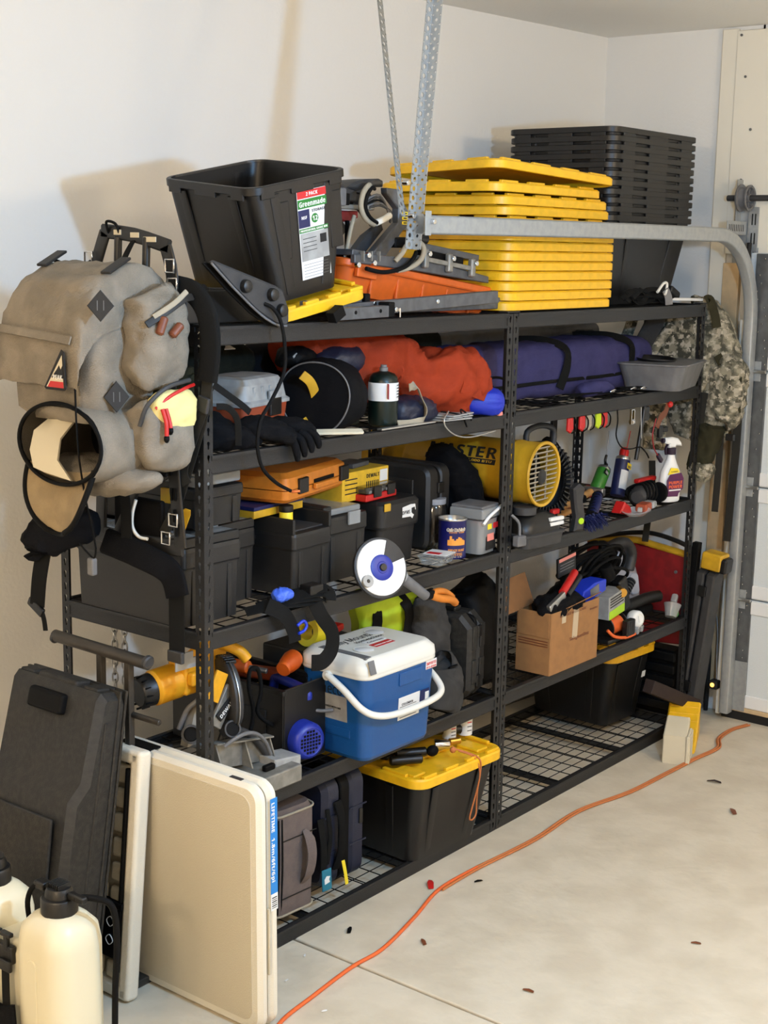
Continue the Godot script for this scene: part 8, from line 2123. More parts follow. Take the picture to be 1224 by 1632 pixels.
func go_floor() -> void:
	var o: Node3D
	var m: MB
	# folding tables
	o = T("folding_table", "beige folding table folded flat and standing on edge against the rack", "table", Transform3D(Basis(Vector3.BACK, deg_to_rad(1.0)), Vector3(-0.052, 0.0, 0.0)))
	for s in 2:
		var x := -0.022 if s == 0 else 0.02
		P("half", mb().prism(rr(0.62, 0.735, 0.05, 6, Vector2(0, 0.3675)), 0.038, 0.012, Transform3D(Basis(Vector3.UP, PI / 2), Vector3(x, 0, 0))), "table", o)
	P("top_panel", mb().prism(rr(0.56, 0.675, 0.04, 6, Vector2(0, 0.3675)), 0.006, 0.002, Transform3D(Basis(Vector3.UP, PI / 2), Vector3(-0.0395, 0, 0))), "table_top", o, "textured beige table top")
	pb(o, "handle_recess", "black_m", Vector3(-0.012, 0.7355, -0.19), Vector3(0.045, 0.006, 0.13), 0.002)
	pb(o, "latch_slot", "grey_dk", Vector3(-0.022, 0.7355, 0.21), Vector3(0.014, 0.003, 0.045), 0.001)
	var fx := Transform3D(Basis(Vector3.BACK, PI / 2), Vector3(0.018, 0.0, 0.3105))
	pb(o, "label", "blue_label", Vector3(0.018, 0.55, 0.3103), Vector3(0.028, 0.28, 0.001), 0.0003)
	pb(o, "label", "paper", Vector3(0.018, 0.385, 0.3103), Vector3(0.028, 0.05, 0.001), 0.0003)
	for k in 6: pb(o, "bar_code", "ink", Vector3(0.018, 0.368 + 0.006 * k, 0.311), Vector3(0.02, 0.003 if k % 2 else 0.0018, 0.0004), 0.0001)
	var rd := Basis(Vector3.BACK, -PI / 2)
	txt(o, "LIFETIME", 0.012, Transform3D(rd, Vector3(0.014, 0.635, 0.3112)), "white", true, 0.085)
	txt(o, "1.8m/6ft/6pi", 0.012, Transform3D(rd, Vector3(0.014, 0.51, 0.3112)), "white", true, 0.13)
	pb(o, "edge_pull", "table_top", Vector3(-0.001, 0.27, 0.305), Vector3(0.006, 0.2, 0.012), 0.003)
	txt(o, "LIFETIME", 0.018, Transform3D(Basis(Vector3(0, -1, 0), Vector3(0, 0, -1), Vector3(-1, 0, 0)) , Vector3(-0.0425, 0.36, 0.235)), "table_top", true, 0.12)
	# second table, underside towards the viewer
	o = T("folded_table", "second folding table, leaning with its moulded underside and black legs showing", "table", Transform3D(Basis(Vector3.BACK, deg_to_rad(-5.0)), Vector3(-0.20, 0.003, -0.305)))
	m = mb()
	for s in [-1.0, 1.0]:
		m.box(Vector3(0, 0.375, s * 0.185), Vector3(0.05, 0.75, 0.045), 0.014)
		m.box(Vector3(0, 0.375 + s * 0.352, 0), Vector3(0.05, 0.045, 0.41), 0.014)
	P("rim", m, "table", o)
	pb(o, "skin", "table_top", Vector3(0.015, 0.375, 0), Vector3(0.012, 0.7, 0.38), 0.003)
	for i in 9:
		for j in 3:
			P("cell", mb().box(Vector3(-0.004, 0.075 + 0.074 * i, 0.125 - 0.075 * j), Vector3(0.024, 0.058, 0.058), 0.012), "table_top", o)
	P("leg_tube", mb().tube([Vector3(-0.018, 0.08, 0.155), Vector3(-0.018, 0.4, 0.155), Vector3(-0.018, 0.69, 0.155)], 0.009, 8, 1), "black_m", o)
	P("leg_tube", mb().tube([Vector3(-0.02, 0.05, 0.07), Vector3(-0.02, 0.5, 0.07)], 0.011, 8, 1), "black_m", o)
	P("cross_bar", mb().box(Vector3(-0.02, 0.28, 0.1), Vector3(0.02, 0.02, 0.14), 0.004), "black_m", o)
	pb(o, "hinge_plate", "black_m", Vector3(-0.018, 0.19, 0.12), Vector3(0.012, 0.15, 0.07), 0.003)
	for k in 2: P("warning_ring", mb().tube([Vector3(-0.026, 0.225 - 0.055 * k, 0.135), Vector3(-0.026, 0.24 - 0.055 * k, 0.12), Vector3(-0.026, 0.225 - 0.055 * k, 0.105), Vector3(-0.026, 0.21 - 0.055 * k, 0.12)], 0.0015, 5, 4, true), "paper", o)
	# big black case
	o = T("tool_case", "large scuffed black plastic case leaning at the near end of the rack", "case", Transform3D(Basis(Vector3.UP, deg_to_rad(0)) * Basis(Vector3.BACK, deg_to_rad(-9.0)), Vector3(-0.385, 0.02, -0.325)))
	var pr := PackedVector2Array([Vector2(0.06, 0.0), Vector2(0.07, 0.03), Vector2(0.07, 0.9), Vector2(0.055, 0.93), Vector2(-0.02, 0.93), Vector2(-0.035, 0.91), Vector2(-0.06, 0.68), Vector2(-0.10, 0.63), Vector2(-0.12, 0.03), Vector2(-0.10, 0.0)])
	P("shell", mb().prism(pr, 0.40, 0.02), "black_dusty", o)
	for q in [0.03, 0.052]: P("seam", mb().prism(PackedVector2Array([Vector2(q, 0.0), Vector2(q + 0.008, 0.0), Vector2(q + 0.008, 0.936), Vector2(q, 0.936)]), 0.412, 0.003), "black_dusty", o)
	P("side_rib", mb().prism(PackedVector2Array([Vector2(-0.03, 0.05), Vector2(-0.015, 0.05), Vector2(0.0, 0.85), Vector2(-0.012, 0.85)]), 0.408, 0.003), "black_dusty", o)
	P("handle_recess", mb().box(Vector3(-0.045, 0.875, -0.01), Vector3(0.03, 0.06, 0.15), 0.01, Basis(Vector3.BACK, -0.1)), "black_m", o)
	P("handle", mb().box(Vector3(0.01, 0.93, -0.01), Vector3(0.06, 0.028, 0.17), 0.01), "black_dusty", o)
	for z in [-0.15, 0.13]: P("latch", mb().box(Vector3(0.02, 0.925, z), Vector3(0.07, 0.025, 0.06), 0.006), "black_dusty", o)
	P("face_panel", mb().box(Vector3(-0.114, 0.33, 0.0), Vector3(0.012, 0.5, 0.3), 0.005, Basis(Vector3.BACK, 0.033)), "black_dusty", o)
	# pipe stand
	o = T("pipe_stand", "brown steel pipe with a T-shaped top standing behind the black case", "stand", xf(Vector3(-0.12, 0.0, -0.3)))
	P("top_bar", mw(o).cyl(Vector3(-0.12, 1.012, -0.515), Vector3(-0.12, 1.005, -0.10), 0.0185, -1, 16, 0.004), "pipe", o)
	for q in [[-0.515, -0.5], [-0.115, -0.098]]: P("end_cap", mw(o).cyl(Vector3(-0.12, 1.011, q[0]), Vector3(-0.12, 1.007, q[1]), 0.0205, -1, 16, 0.004), "grey_dk", o)
	for z in [-0.305, -0.185]: P("leg", mw(o).box(Vector3(-0.12, 0.5, z), Vector3(0.022, 0.99, 0.022), 0.004), "pipe", o)
	P("rung", mw(o).cyl(Vector3(-0.12, 0.84, -0.2), Vector3(-0.10, 0.83, -0.08), 0.009), "pipe", o)
	P("foot", mw(o).box(Vector3(-0.12, 0.012, -0.245), Vector3(0.1, 0.024, 0.2), 0.004), "pipe", o)
	# chains
	for c in [[-0.44, "steel chain hanging under the rack's near end, left of the two"], [-0.395, "steel chain hanging under the rack's near end, right of the two"]]:
		o = T("steel_chain", c[1], "chain", xf(Vector3(0.05, 0.6, c[0])), "chains at the rack's near end")
		for k in 20:
			var yy := 0.44 - 0.026 * k
			var t := Transform3D(Basis(Vector3.UP, 0.5 + (PI / 2 if k % 2 else 0.0)), Vector3(0, yy, 0))
			P("link", mb(t).tube([Vector3(-0.008, -0.01, 0), Vector3(-0.008, 0.01, 0), Vector3(0, 0.018, 0), Vector3(0.008, 0.01, 0), Vector3(0.008, -0.01, 0), Vector3(0, -0.018, 0)], 0.0028, 5, 2, true), "steel", o)
	# sprayer tank
	o = T("backpack_sprayer", "white plastic backpack sprayer tank with black caps and straps in the near corner", "sprayer", xf(Vector3(-0.62, 0.0, -0.03)))
	for s in [-1.0, 1.0]:
		m = mb()
		var R := []
		for e in [[0.085, 0.09, 0.0], [0.09, 0.095, 0.02], [0.09, 0.095, 0.43], [0.082, 0.088, 0.475], [0.06, 0.065, 0.5], [0.045, 0.045, 0.51]]:
			R.append(ringy(rr(e[0] * 2.0, e[1] * 2.0, e[0] * 0.7, 6), e[2], Vector2(0.0, s * 0.135)))
		m.loft(R, false)
		P("tank", m, "tank", o)
		P("cap", mb().lathe([Vector2(0.044, 0.5), Vector2(0.047, 0.502), Vector2(0.047, 0.545), Vector2(0.044, 0.55), Vector2(0.036, 0.552), Vector2(0.035, 0.565), Vector2(0.03, 0.575), Vector2(0, 0.58)], xf(Vector3(0, 0, s * 0.135)), 28), "black", o)
		for k in 7: P("cap_rib", mb().box(Vector3(0.0, 0.578, s * 0.135 - 0.021 + 0.007 * k), Vector3(0.04, 0.02, 0.003), 0.001), "black", o)
		P("panel", mb().prism(rr(0.035, 0.34, 0.017, 4), 0.006, 0.002, Transform3D(Basis(Vector3.UP, -PI / 2), Vector3(-0.09, 0.24, s * 0.135))), "tank", o)
	P("bridge", mb().loft([ringy(rr(0.14, 0.16, 0.03), 0.0), ringy(rr(0.14, 0.16, 0.03), 0.39), ringy(rr(0.1, 0.16, 0.03), 0.42)], false), "tank", o)
	P("strap_anchor", mb().box(Vector3(-0.075, 0.385, 0.0), Vector3(0.02, 0.05, 0.09), 0.006), "black", o)
	for s in [-1.0, 1.0]:
		P("hook", mb().box(Vector3(-0.08, 0.42, s * 0.022), Vector3(0.012, 0.05, 0.016), 0.003), "black", o)
		P("hook_bar", mb().box(Vector3(-0.08, 0.44, s * 0.022), Vector3(0.016, 0.012, 0.04), 0.003), "black", o)
		P("buckle", mb().box(Vector3(-0.09, 0.36, s * 0.028), Vector3(0.012, 0.03, 0.045), 0.004), "black", o)
		P("strap", mb().band([Vector3(-0.092, 0.355, s * 0.03), Vector3(-0.1, 0.29, s * 0.04), Vector3(-0.105, 0.24, s * 0.048)], 0.03, 0.004, Vector3(-1, 0.1, 0), 4), "strap", o)
		P("pad", mb().band([Vector3(-0.105, 0.26, s * 0.04), Vector3(-0.115, 0.2, s * 0.06), Vector3(-0.12, 0.12, s * 0.075), Vector3(-0.115, 0.03, s * 0.08)], 0.075, 0.02, Vector3(-1, 0.1, 0), 5), "dark_cloth", o)
	P("pad_yoke", mb().box(Vector3(-0.108, 0.235, 0.0), Vector3(0.022, 0.05, 0.13), 0.01), "dark_cloth", o)
	P("hose", mb().tube([Vector3(0.0, 0.565, 0.1), Vector3(-0.01, 0.555, 0.05), Vector3(-0.01, 0.5, 0.02), Vector3(0.0, 0.42, 0.02)], 0.007, 8), "rubber", o)
	P("valve", mb().box(Vector3(0.0, 0.562, 0.07), Vector3(0.03, 0.022, 0.04), 0.006), "black", o)
	P("valve", mb().box(Vector3(0.005, 0.562, 0.2), Vector3(0.02, 0.02, 0.06), 0.006), "black", o)
	T1("sprayer_hose", mb().tube([Vector3(-0.62, 0.562, 0.165), Vector3(-0.59, 0.562, 0.20), Vector3(-0.56, 0.54, 0.235), Vector3(-0.55, 0.45, 0.24), Vector3(-0.545, 0.3, 0.225), Vector3(-0.54, 0.12, 0.215), Vector3(-0.53, 0.04, 0.21), Vector3(-0.47, 0.014, 0.19), Vector3(-0.36, 0.01, 0.14), Vector3(-0.25, 0.01, 0.15), Vector3(-0.15, 0.01, 0.26), Vector3(-0.1, 0.01, 0.34)], 0.0085, 8), "rubber", "black hose dropping from the sprayer's cap and running along the floor", "hose")
	# extension cord
	o = T("extension_cord", "long orange twin extension cord winding across the concrete floor", "cord")
	var cp := [Vector3(-0.12, 0.007, 0.36), Vector3(-0.001, 0.007, 0.306), Vector3(0.161, 0.007, 0.284), Vector3(0.361, 0.007, 0.262), Vector3(0.517, 0.007, 0.262), Vector3(0.751, 0.007, 0.209), Vector3(0.974, 0.007, 0.148), Vector3(1.205, 0.007, 0.146), Vector3(1.547, 0.007, 0.167), Vector3(1.891, 0.007, 0.151), Vector3(2.198, 0.007, 0.206), Vector3(2.493, 0.007, 0.223), Vector3(2.737, 0.007, 0.235), Vector3(2.93, 0.007, 0.25), Vector3(3.05, 0.007, 0.2), Vector3(3.2, 0.007, 0.19), Vector3(3.32, 0.007, 0.22)]
	P("cord", mb().tube(cp.slice(0, 8), 0.0062, 8, 6), "orange_cord", o)
	P("cord", mb().tube(cp.slice(7), 0.0062, 8, 6), "cord_tan", o)
	var c2 := []
	for q in cp: c2.append(q + Vector3(0.004, 0.0, 0.011))
	P("cord", mb().tube(c2.slice(6), 0.0045, 6, 6), "cord_tan", o)
	# chocks
	o = T("yellow_chock", "worn yellow wedge wheel chock on the floor at the rack's far end", "wheel chock", xf(Vector3(2.93, 0.0, 0.08), 0, 22, 0))
	m = mb()
	m.prism(PackedVector2Array([Vector2(-0.16, 0.0), Vector2(0.10, 0.0), Vector2(0.13, 0.02), Vector2(0.10, 0.06), Vector2(0.12, 0.15), Vector2(0.09, 0.16), Vector2(-0.15, 0.012)]), 0.14, 0.006)
	P("wedge", m, "yellow", o)
	for k in 6: P("tread", mb().box(Vector3(-0.11 + 0.035 * k, 0.035 + 0.0215 * k, 0), Vector3(0.012, 0.008, 0.13), 0.003, Basis(Vector3.BACK, 0.55)), "yellow", o)
	o = T("beige_chock", "cracked dusty beige wheel chock with a square panelled end, before the yellow one", "wheel chock", xf(Vector3(2.70, 0.0, 0.175), 0, 20, 0))
	P("wedge", mb().prism(PackedVector2Array([Vector2(-0.065, 0.0), Vector2(0.06, 0.0), Vector2(0.065, 0.03), Vector2(0.05, 0.09), Vector2(0.062, 0.175), Vector2(0.045, 0.17), Vector2(-0.06, 0.125)]), 0.10, 0.004, xf(Vector3(0, 0, -0.01))), "cloth_white", o)
	P("end_panel", mb().box(Vector3(-0.005, 0.066, 0.045), Vector3(0.126, 0.13, 0.012), 0.005), "cloth_white", o)
	m = mb()
	for s in [-1.0, 1.0]:
		m.box(Vector3(-0.005 + s * 0.052, 0.066, 0.053), Vector3(0.014, 0.12, 0.008), 0.003)
		m.box(Vector3(-0.005, 0.066 + s * 0.052, 0.053), Vector3(0.11, 0.014, 0.008), 0.003)
	P("end_frame", m, "cloth_white", o)
	# black long case and bar leaning beyond the rack
	o = T("long_case", "long black plastic case with a yellow top leaning between the rack and the door", "case", Transform3D(Basis(Vector3.RIGHT, deg_to_rad(6.0)), Vector3(3.165, 0.0, 0.0)))
	for s in [-1.0, 1.0]: P("half", mb().prism(PackedVector2Array([Vector2(-0.05, 0.02), Vector2(0.05, 0.02), Vector2(0.05, 0.74), Vector2(0.03, 0.77), Vector2(-0.05, 0.74)]), 0.045, 0.008, xf(Vector3(0, 0, s * 0.026 - 0.02))), "grey_dk", o)
	pb(o, "yellow_block", "yellow_heat", Vector3(0.0, 0.80, -0.005), Vector3(0.09, 0.08, 0.1), 0.01)
	pb(o, "black_cap", "black", Vector3(0.0, 0.79, 0.045), Vector3(0.08, 0.07, 0.05), 0.012)
	for q in [0.2, 0.66]: P("latch", mb().box(Vector3(-0.055, q, -0.02), Vector3(0.014, 0.05, 0.04), 0.004), "black", o)
	T1("leaning_bar", mb().box(Vector3(3.12, 0.44, -0.015), Vector3(0.035, 0.88, 0.035), 0.004, Basis(Vector3.RIGHT, deg_to_rad(3.0))), "black_m", "square black steel bar leaning upright at the rack's far front corner", "bar")
	# debris
	var db := [[0.99, 0.10, "red", 0.035, "crumpled red wrapper scrap on the floor by the orange cord", "wrapper"], [0.55, 0.10, "black_m", 0.022, "black wood chip on the floor by the grey suitcase", "chip"], [0.64, 0.33, "leather_br", 0.02, "brown sliver on the floor beyond the orange cord", "sliver"], [1.12, 0.21, "black_m", 0.016, "small black chip on the floor past the orange cord's bend", "chip"], [0.2, 0.05, "black_m", 0.02, "dark splinter on the floor beside the folded table", "splinter"], [0.6, 0.75, "leather_br", 0.018, "thin brown leaf stem on the open floor, farthest from the rack", "stem"], [1.2, 1.0, "leather_br", 0.016, "brown seed husk out on the open floor", "husk"], [2.3, 0.62, "leather_br", 0.03, "dry twisted leaf on the floor near the garage door", "leaf"], [2.55, 0.42, "rust", 0.03, "flat rusty flake on the floor before the wheel chocks", "flake"], [0.33, 0.1, "white", 0.008, "tiny white crumb on the floor beside the joint", "crumb"], [0.18, 0.16, "white", 0.008, "tiny white crumb on the floor near the table", "crumb"], [0.12, 0.36, "white", 0.009, "tiny white crumb on the floor before the orange cord", "crumb"]]
	var rng := RandomNumberGenerator.new()
	rng.seed = 17
	for d in db:
		var L0: float = d[3]
		T1(d[5], mb().cloth([[Vector3(-L0, 0.003, -L0 * 0.3), Vector3(0, L0 * 0.3, -L0 * 0.35), Vector3(L0, 0.003, -L0 * 0.1)], [Vector3(-L0 * 0.9, 0.003, L0 * 0.2), Vector3(0, L0 * 0.2 + 0.002, L0 * 0.3), Vector3(L0 * 0.9, 0.003, L0 * 0.2)]], 0.002), d[2], d[4], "debris", xf(Vector3(d[0], 0.001, d[1]), 0, rng.randf_range(0, 180), 0))

# ---------------------------------------------------------------- the frame backpack on the near end
func wrinkle(p: Vector3, k: float, sd: int) -> float:
	noise_a.seed = sd
	noise_a.frequency = 1.0
	noise_a.fractal_type = FastNoiseLite.FRACTAL_RIDGED
	noise_a.fractal_octaves = 3
	return noise_a.get_noise_3dv(p * k)

func go_pack() -> void:
	var o := T("frame_backpack", "worn grey canvas backpack on a black external frame hanging on the rack's near end", "backpack", xf(Vector3(-0.07, 1.3, -0.2)))
	# main body
	var m := mw(o)
	var R := []
	for e in [[0.20, 0.29, 1.70, -0.205], [0.245, 0.335, 1.73, -0.205], [0.25, 0.345, 1.85, -0.205], [0.25, 0.345, 1.98, -0.205], [0.235, 0.33, 2.06, -0.195], [0.19, 0.29, 2.09, -0.18], [0.1, 0.2, 2.10, -0.16]]:
		var q := ringy(rr(e[0], e[1], 0.06, 8), e[2], Vector2(e[3], -0.245))
		for i in q.size():
			var c := Vector3(e[3], q[i].y, -0.245)
			q[i] += (q[i] - c).normalized() * wrinkle(q[i], 7.0, 3) * 0.012
		R.append(q)
	m.loft(R, false)
	P("body", m, "pack", o)
	# top flap: a cloth over the top, front skirt and right skirt
	var prof := [[-0.06, 2.075], [-0.1, 2.105], [-0.16, 2.115], [-0.22, 2.105], [-0.28, 2.075], [-0.325, 2.03], [-0.355, 1.97], [-0.37, 1.9], [-0.375, 1.84], [-0.372, 1.80]]
	var G := []
	for j in 28:
		var w := j / 27.0 * (prof.size() - 1)
		var j0 := mini(int(w), prof.size() - 2)
		var f := w - j0
		var px: float = lerpf(prof[j0][0], prof[j0 + 1][0], f)
		var py: float = lerpf(prof[j0][1], prof[j0 + 1][1], f)
		var row := []
		for i in 25:
			var u := i / 24.0
			var z := lerpf(-0.44, -0.045, u)
			var edge := maxf(absf(u - 0.5) - 0.36, 0.0) / 0.14
			var drop := edge * edge * lerpf(0.15, 0.02, clampf((2.1 - py) / 0.28, 0.0, 1.0))
			var p := Vector3(px, py - drop, z - (u - 0.5) * 0.05 * edge * edge)
			var wr := wrinkle(p, 9.0, 8) * 0.012
			p += Vector3(-0.6, 0.8, 0) * wr * (1.0 if j > 2 else 0.2)
			row.append(p)
		G.append(row)
	P("flap", mw(o).cloth(G, 0.006), "pack", o)
	P("flap_pocket", mw(o).cloth([[Vector3(-0.374, 1.955, -0.42), Vector3(-0.378, 1.945, -0.25), Vector3(-0.374, 1.935, -0.1)], [Vector3(-0.382, 1.935, -0.42), Vector3(-0.387, 1.925, -0.25), Vector3(-0.382, 1.914, -0.1)]], 0.005), "pack", o)
	# triangle patch
	var pf := Transform3D(Basis(Vector3.UP, -PI / 2), Vector3(-0.391, 1.845, -0.145))
	var tp := P("patch", mw(o).prism(PackedVector2Array([Vector2(-0.045, -0.045), Vector2(-0.038, -0.05), Vector2(0.035, -0.05), Vector2(0.042, -0.044), Vector2(0.036, 0.05), Vector2(0.025, 0.056)]), 0.004, 0.001, pf), "ink", o, "triangular mountain logo patch")
	P("patch_field", mw(o).prism(PackedVector2Array([Vector2(-0.035, -0.043), Vector2(0.034, -0.043), Vector2(0.029, 0.042)]), 0.004, 0.0005, Transform3D(pf.basis, pf.origin + Vector3(-0.0007, 0, 0))), "cloth_white", tp)
	P("patch_band", mw(o).prism(PackedVector2Array([Vector2(-0.03, -0.043), Vector2(0.034, -0.043), Vector2(0.033, -0.027), Vector2(-0.018, -0.027)]), 0.004, 0.0005, Transform3D(pf.basis, pf.origin + Vector3(-0.0012, 0, 0))), "red", tp)
	P("patch_peak", mw(o).prism(PackedVector2Array([Vector2(-0.014, -0.018), Vector2(0.033, -0.018), Vector2(0.031, 0.015), Vector2(0.024, 0.005), Vector2(0.018, 0.016), Vector2(0.010, 0.006)]), 0.004, 0.0005, Transform3D(pf.basis, pf.origin + Vector3(-0.0012, 0, 0))), "ink", tp)
	txt(tp, "PEAK", 0.012, o.transform.affine_inverse() * Transform3D(pf.basis, pf.origin + Vector3(-0.004, -0.016, 0.012)), "white", true, 0.036)
	# leather lash patches
	var dia := PackedVector2Array([Vector2(0, -0.042), Vector2(0.034, 0), Vector2(0, 0.042), Vector2(-0.034, 0)])
	for q in [[Transform3D(Basis(Vector3.UP, -0.75) * Basis(Vector3.RIGHT, -0.3), Vector3(-0.335, 2.015, -0.03)), 1.0], [Transform3D(Basis(Vector3.UP, -0.55), Vector3(-0.262, 1.775, -0.058)), 1.0]]:
		var lp := P("lash_patch", mw(o).prism(dia, 0.006, 0.0015, q[0]), "leather", o)
		for s in [-1.0, 1.0]:
			P("slot", mw(o).box(q[0] * Vector3(s * 0.008, 0, 0.0034), Vector3(0.002, 0.026, 0.001), 0.0003, q[0].basis), "grey", lp)
	for q in [[Vector3(-0.2, 2.128, -0.385), 0.4], [Vector3(-0.22, 2.115, -0.1), 0.45]]:
		P("lash_strap", mw(o).box(q[0], Vector3(0.11, 0.008, 0.032), 0.003, Basis(Vector3.UP, 0.3) * Basis(Vector3.BACK, 0.35)), "leather", o)
	# right side pockets
	P("side_pocket", bag(mw(o), [Vector3(-0.135, 2.035, -0.055), Vector3(-0.135, 2.02, -0.05), Vector3(-0.14, 1.93, -0.035), Vector3(-0.15, 1.84, -0.04), Vector3(-0.15, 1.80, -0.05)], [Vector2(0.06, 0.03), Vector2(0.08, 0.05), Vector2(0.085, 0.055), Vector2(0.08, 0.05), Vector2(0.05, 0.03)], Vector3.BACK, 0.014, 9.0, 33, 3.0), "pack", o)
	P("zip_lip", mw(o).band([Vector3(-0.22, 1.965, 0.015), Vector3(-0.16, 2.0, 0.03), Vector3(-0.1, 2.03, 0.03), Vector3(-0.055, 2.035, 0.015)], 0.02, 0.006, Vector3(-0.2, 0.4, 1), 5), "leather", o)
	P("zip_lip", mw(o).band([Vector3(-0.2, 1.985, 0.02), Vector3(-0.14, 2.02, 0.035), Vector3(-0.09, 2.05, 0.03)], 0.014, 0.006, Vector3(-0.2, 0.4, 1), 5), "strap_beige", o)
	for q in [[Vector3(-0.19, 1.94, 0.03), Vector3(-0.17, 1.985, 0.03)], [Vector3(-0.15, 1.935, 0.035), Vector3(-0.12, 1.965, 0.04)]]:
		P("leather_tab", mw(o).cyl(q[0], q[1], 0.012, 0.012, 10, 0.004), "leather_br", o)
	P("lower_pocket", bag(mw(o), [Vector3(-0.14, 1.745, -0.045), Vector3(-0.14, 1.735, -0.04), Vector3(-0.14, 1.68, -0.02), Vector3(-0.14, 1.62, -0.02), Vector3(-0.145, 1.585, -0.04)], [Vector2(0.07, 0.03), Vector2(0.085, 0.045), Vector2(0.09, 0.06), Vector2(0.085, 0.055), Vector2(0.05, 0.03)], Vector3.BACK, 0.008, 8.0, 35, 3.4), "pack", o)
	var pc := P("pouch", bag(mw(o), [Vector3(-0.125, 1.78, 0.0), Vector3(-0.125, 1.77, 0.005), Vector3(-0.125, 1.73, 0.015), Vector3(-0.125, 1.69, 0.02)], [Vector2(0.06, 0.015), Vector2(0.07, 0.028), Vector2(0.072, 0.03), Vector2(0.06, 0.02)], Vector3.BACK, 0.006, 14.0, 37, 3.4), "cream", o, "pale yellow zip pouch")
	P("zip", mw(o).band([Vector3(-0.2, 1.745, 0.025), Vector3(-0.16, 1.775, 0.035), Vector3(-0.1, 1.795, 0.035), Vector3(-0.055, 1.80, 0.02)], 0.009, 0.006, Vector3(0, 0.3, 1), 5), "red", pc)
	for k in 2: P("zip_pull", mw(o).tube([Vector3(-0.19 + 0.012 * k, 1.745, 0.04), Vector3(-0.188 + 0.012 * k, 1.71, 0.052), Vector3(-0.19 + 0.014 * k, 1.675 + 0.02 * k, 0.055)], 0.006, 8, 4), "red", pc)
	for k in 2: P("pull_tip", mw(o).ball(Vector3(-0.19 + 0.014 * k, 1.668 + 0.02 * k, 0.055), Vector3(0.008, 0.012, 0.008), 10), "black_m", pc)
	P("pocket_zip", mw(o).band([Vector3(-0.235, 1.70, 0.0), Vector3(-0.225, 1.755, 0.02), Vector3(-0.17, 1.80, 0.035), Vector3(-0.08, 1.815, 0.03)], 0.012, 0.008, Vector3(-0.3, 0.2, 1), 5), "grey_dk", o)
	# lower compartment: an open-fronted cup with a hanging flap
	var cen := Vector3(0, 1.645, -0.19)
	var so := []
	var si := []
	for e in [[-0.08, 0.8], [-0.1, 0.95], [-0.2, 1.03], [-0.3, 1.03], [-0.345, 1.0]]:
		var r := PackedVector3Array()
		var q := PackedVector3Array()
		for i in 36:
			var a := TAU * i / 36
			var c := cos(a)
			var s := sin(a)
			var k := pow(pow(absf(c), 2.6) + pow(absf(s), 2.6), -1.0 / 2.6)
			r.append(Vector3(e[0], cen.y + s * k * 0.105 * e[1], cen.z + c * k * 0.165 * e[1]))
			q.append(Vector3(maxf(e[0], -0.345) - 0.001, cen.y + s * k * 0.099 * e[1], cen.z + c * k * 0.158 * e[1]))
		so.append(r)
		q.reverse()
		si.push_front(q)
	P("lower_body", mw(o).loft(so, false, false), "pack", o)
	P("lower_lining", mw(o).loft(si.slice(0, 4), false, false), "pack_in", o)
	P("lower_back", mw(o).box(Vector3(-0.105, 1.645, -0.19), Vector3(0.01, 0.2, 0.31), 0.004), "dark_cloth", o)
	var rim := []
	for i in 30:
		var a := TAU * i / 30
		rim.append(Vector3(-0.348, cen.y + sin(a) * 0.108, cen.z + cos(a) * 0.168))
	P("zip_edge", mw(o).tube(rim, 0.006, 6, 2, true), "rubber", o)
	var Fg := []
	for j in 14:
		var v := j / 13.0
		var hw := 0.135 * sqrt(maxf(1.0 - v * v * 0.92, 0.0))
		var row := []
		for i in 13:
			var u := i / 6.0 - 1.0
			var dip := (1.0 - u * u) * 0.035 * (1.0 - v * 0.5)
			row.append(Vector3(-0.335 - 0.03 * sin(v * 2.2) + dip * 0.9, 1.585 - 0.175 * v - dip * 0.6, -0.20 + u * hw))
		Fg.append(row)
	P("hanging_flap", mw(o).cloth(Fg, 0.006), "pack_tan", o, "tan lined flap hanging open")
	var eg := []
	for j in 14: eg.append(Fg[j][0])
	for j in range(1, 12): eg.append(Fg[13][j])
	for j in range(13, -1, -1): eg.append(Fg[j][12])
	P("flap_edge", mw(o).tube(eg, 0.008, 6, 1), "rubber", o)
	T1("white_rag", mb().cloth([[Vector3(-0.30, 1.70, -0.285), Vector3(-0.29, 1.715, -0.245), Vector3(-0.28, 1.70, -0.205)], [Vector3(-0.345, 1.67, -0.295), Vector3(-0.34, 1.665, -0.245), Vector3(-0.33, 1.655, -0.205)], [Vector3(-0.36, 1.62, -0.295), Vector3(-0.352, 1.61, -0.245), Vector3(-0.345, 1.60, -0.200)], [Vector3(-0.365, 1.575, -0.275), Vector3(-0.36, 1.565, -0.235), Vector3(-0.345, 1.55, -0.145)]], 0.008), "cloth_white", "crumpled off white rag hanging out of the backpack's lower opening", "rag")
	P("lash_cord", mw(o).tube([Vector3(-0.365, 1.80, -0.1), Vector3(-0.36, 1.65, -0.1), Vector3(-0.34, 1.52, -0.1), Vector3(-0.3, 1.42, -0.12), Vector3(-0.28, 1.36, -0.13)], 0.003, 6), "rubber", o)
	P("cord_lock", mw(o).box(Vector3(-0.26, 1.30, -0.17), Vector3(0.02, 0.05, 0.025), 0.006), "grey", o)
	P("drawstring", mw(o).tube([Vector3(-0.28, 1.36, -0.13), Vector3(-0.26, 1.325, -0.165), Vector3(-0.27, 1.36, -0.21)], 0.003, 6), "rubber", o)
	P("lower_wrap", bag(mw(o), [Vector3(-0.16, 1.56, -0.36), Vector3(-0.18, 1.55, -0.33), Vector3(-0.2, 1.54, -0.2), Vector3(-0.18, 1.55, -0.06), Vector3(-0.16, 1.56, -0.04)], [Vector2(0.05, 0.01), Vector2(0.09, 0.04), Vector2(0.09, 0.045), Vector2(0.08, 0.035), Vector2(0.04, 0.01)], Vector3.UP, 0.012, 9.0, 39), "pack", o)
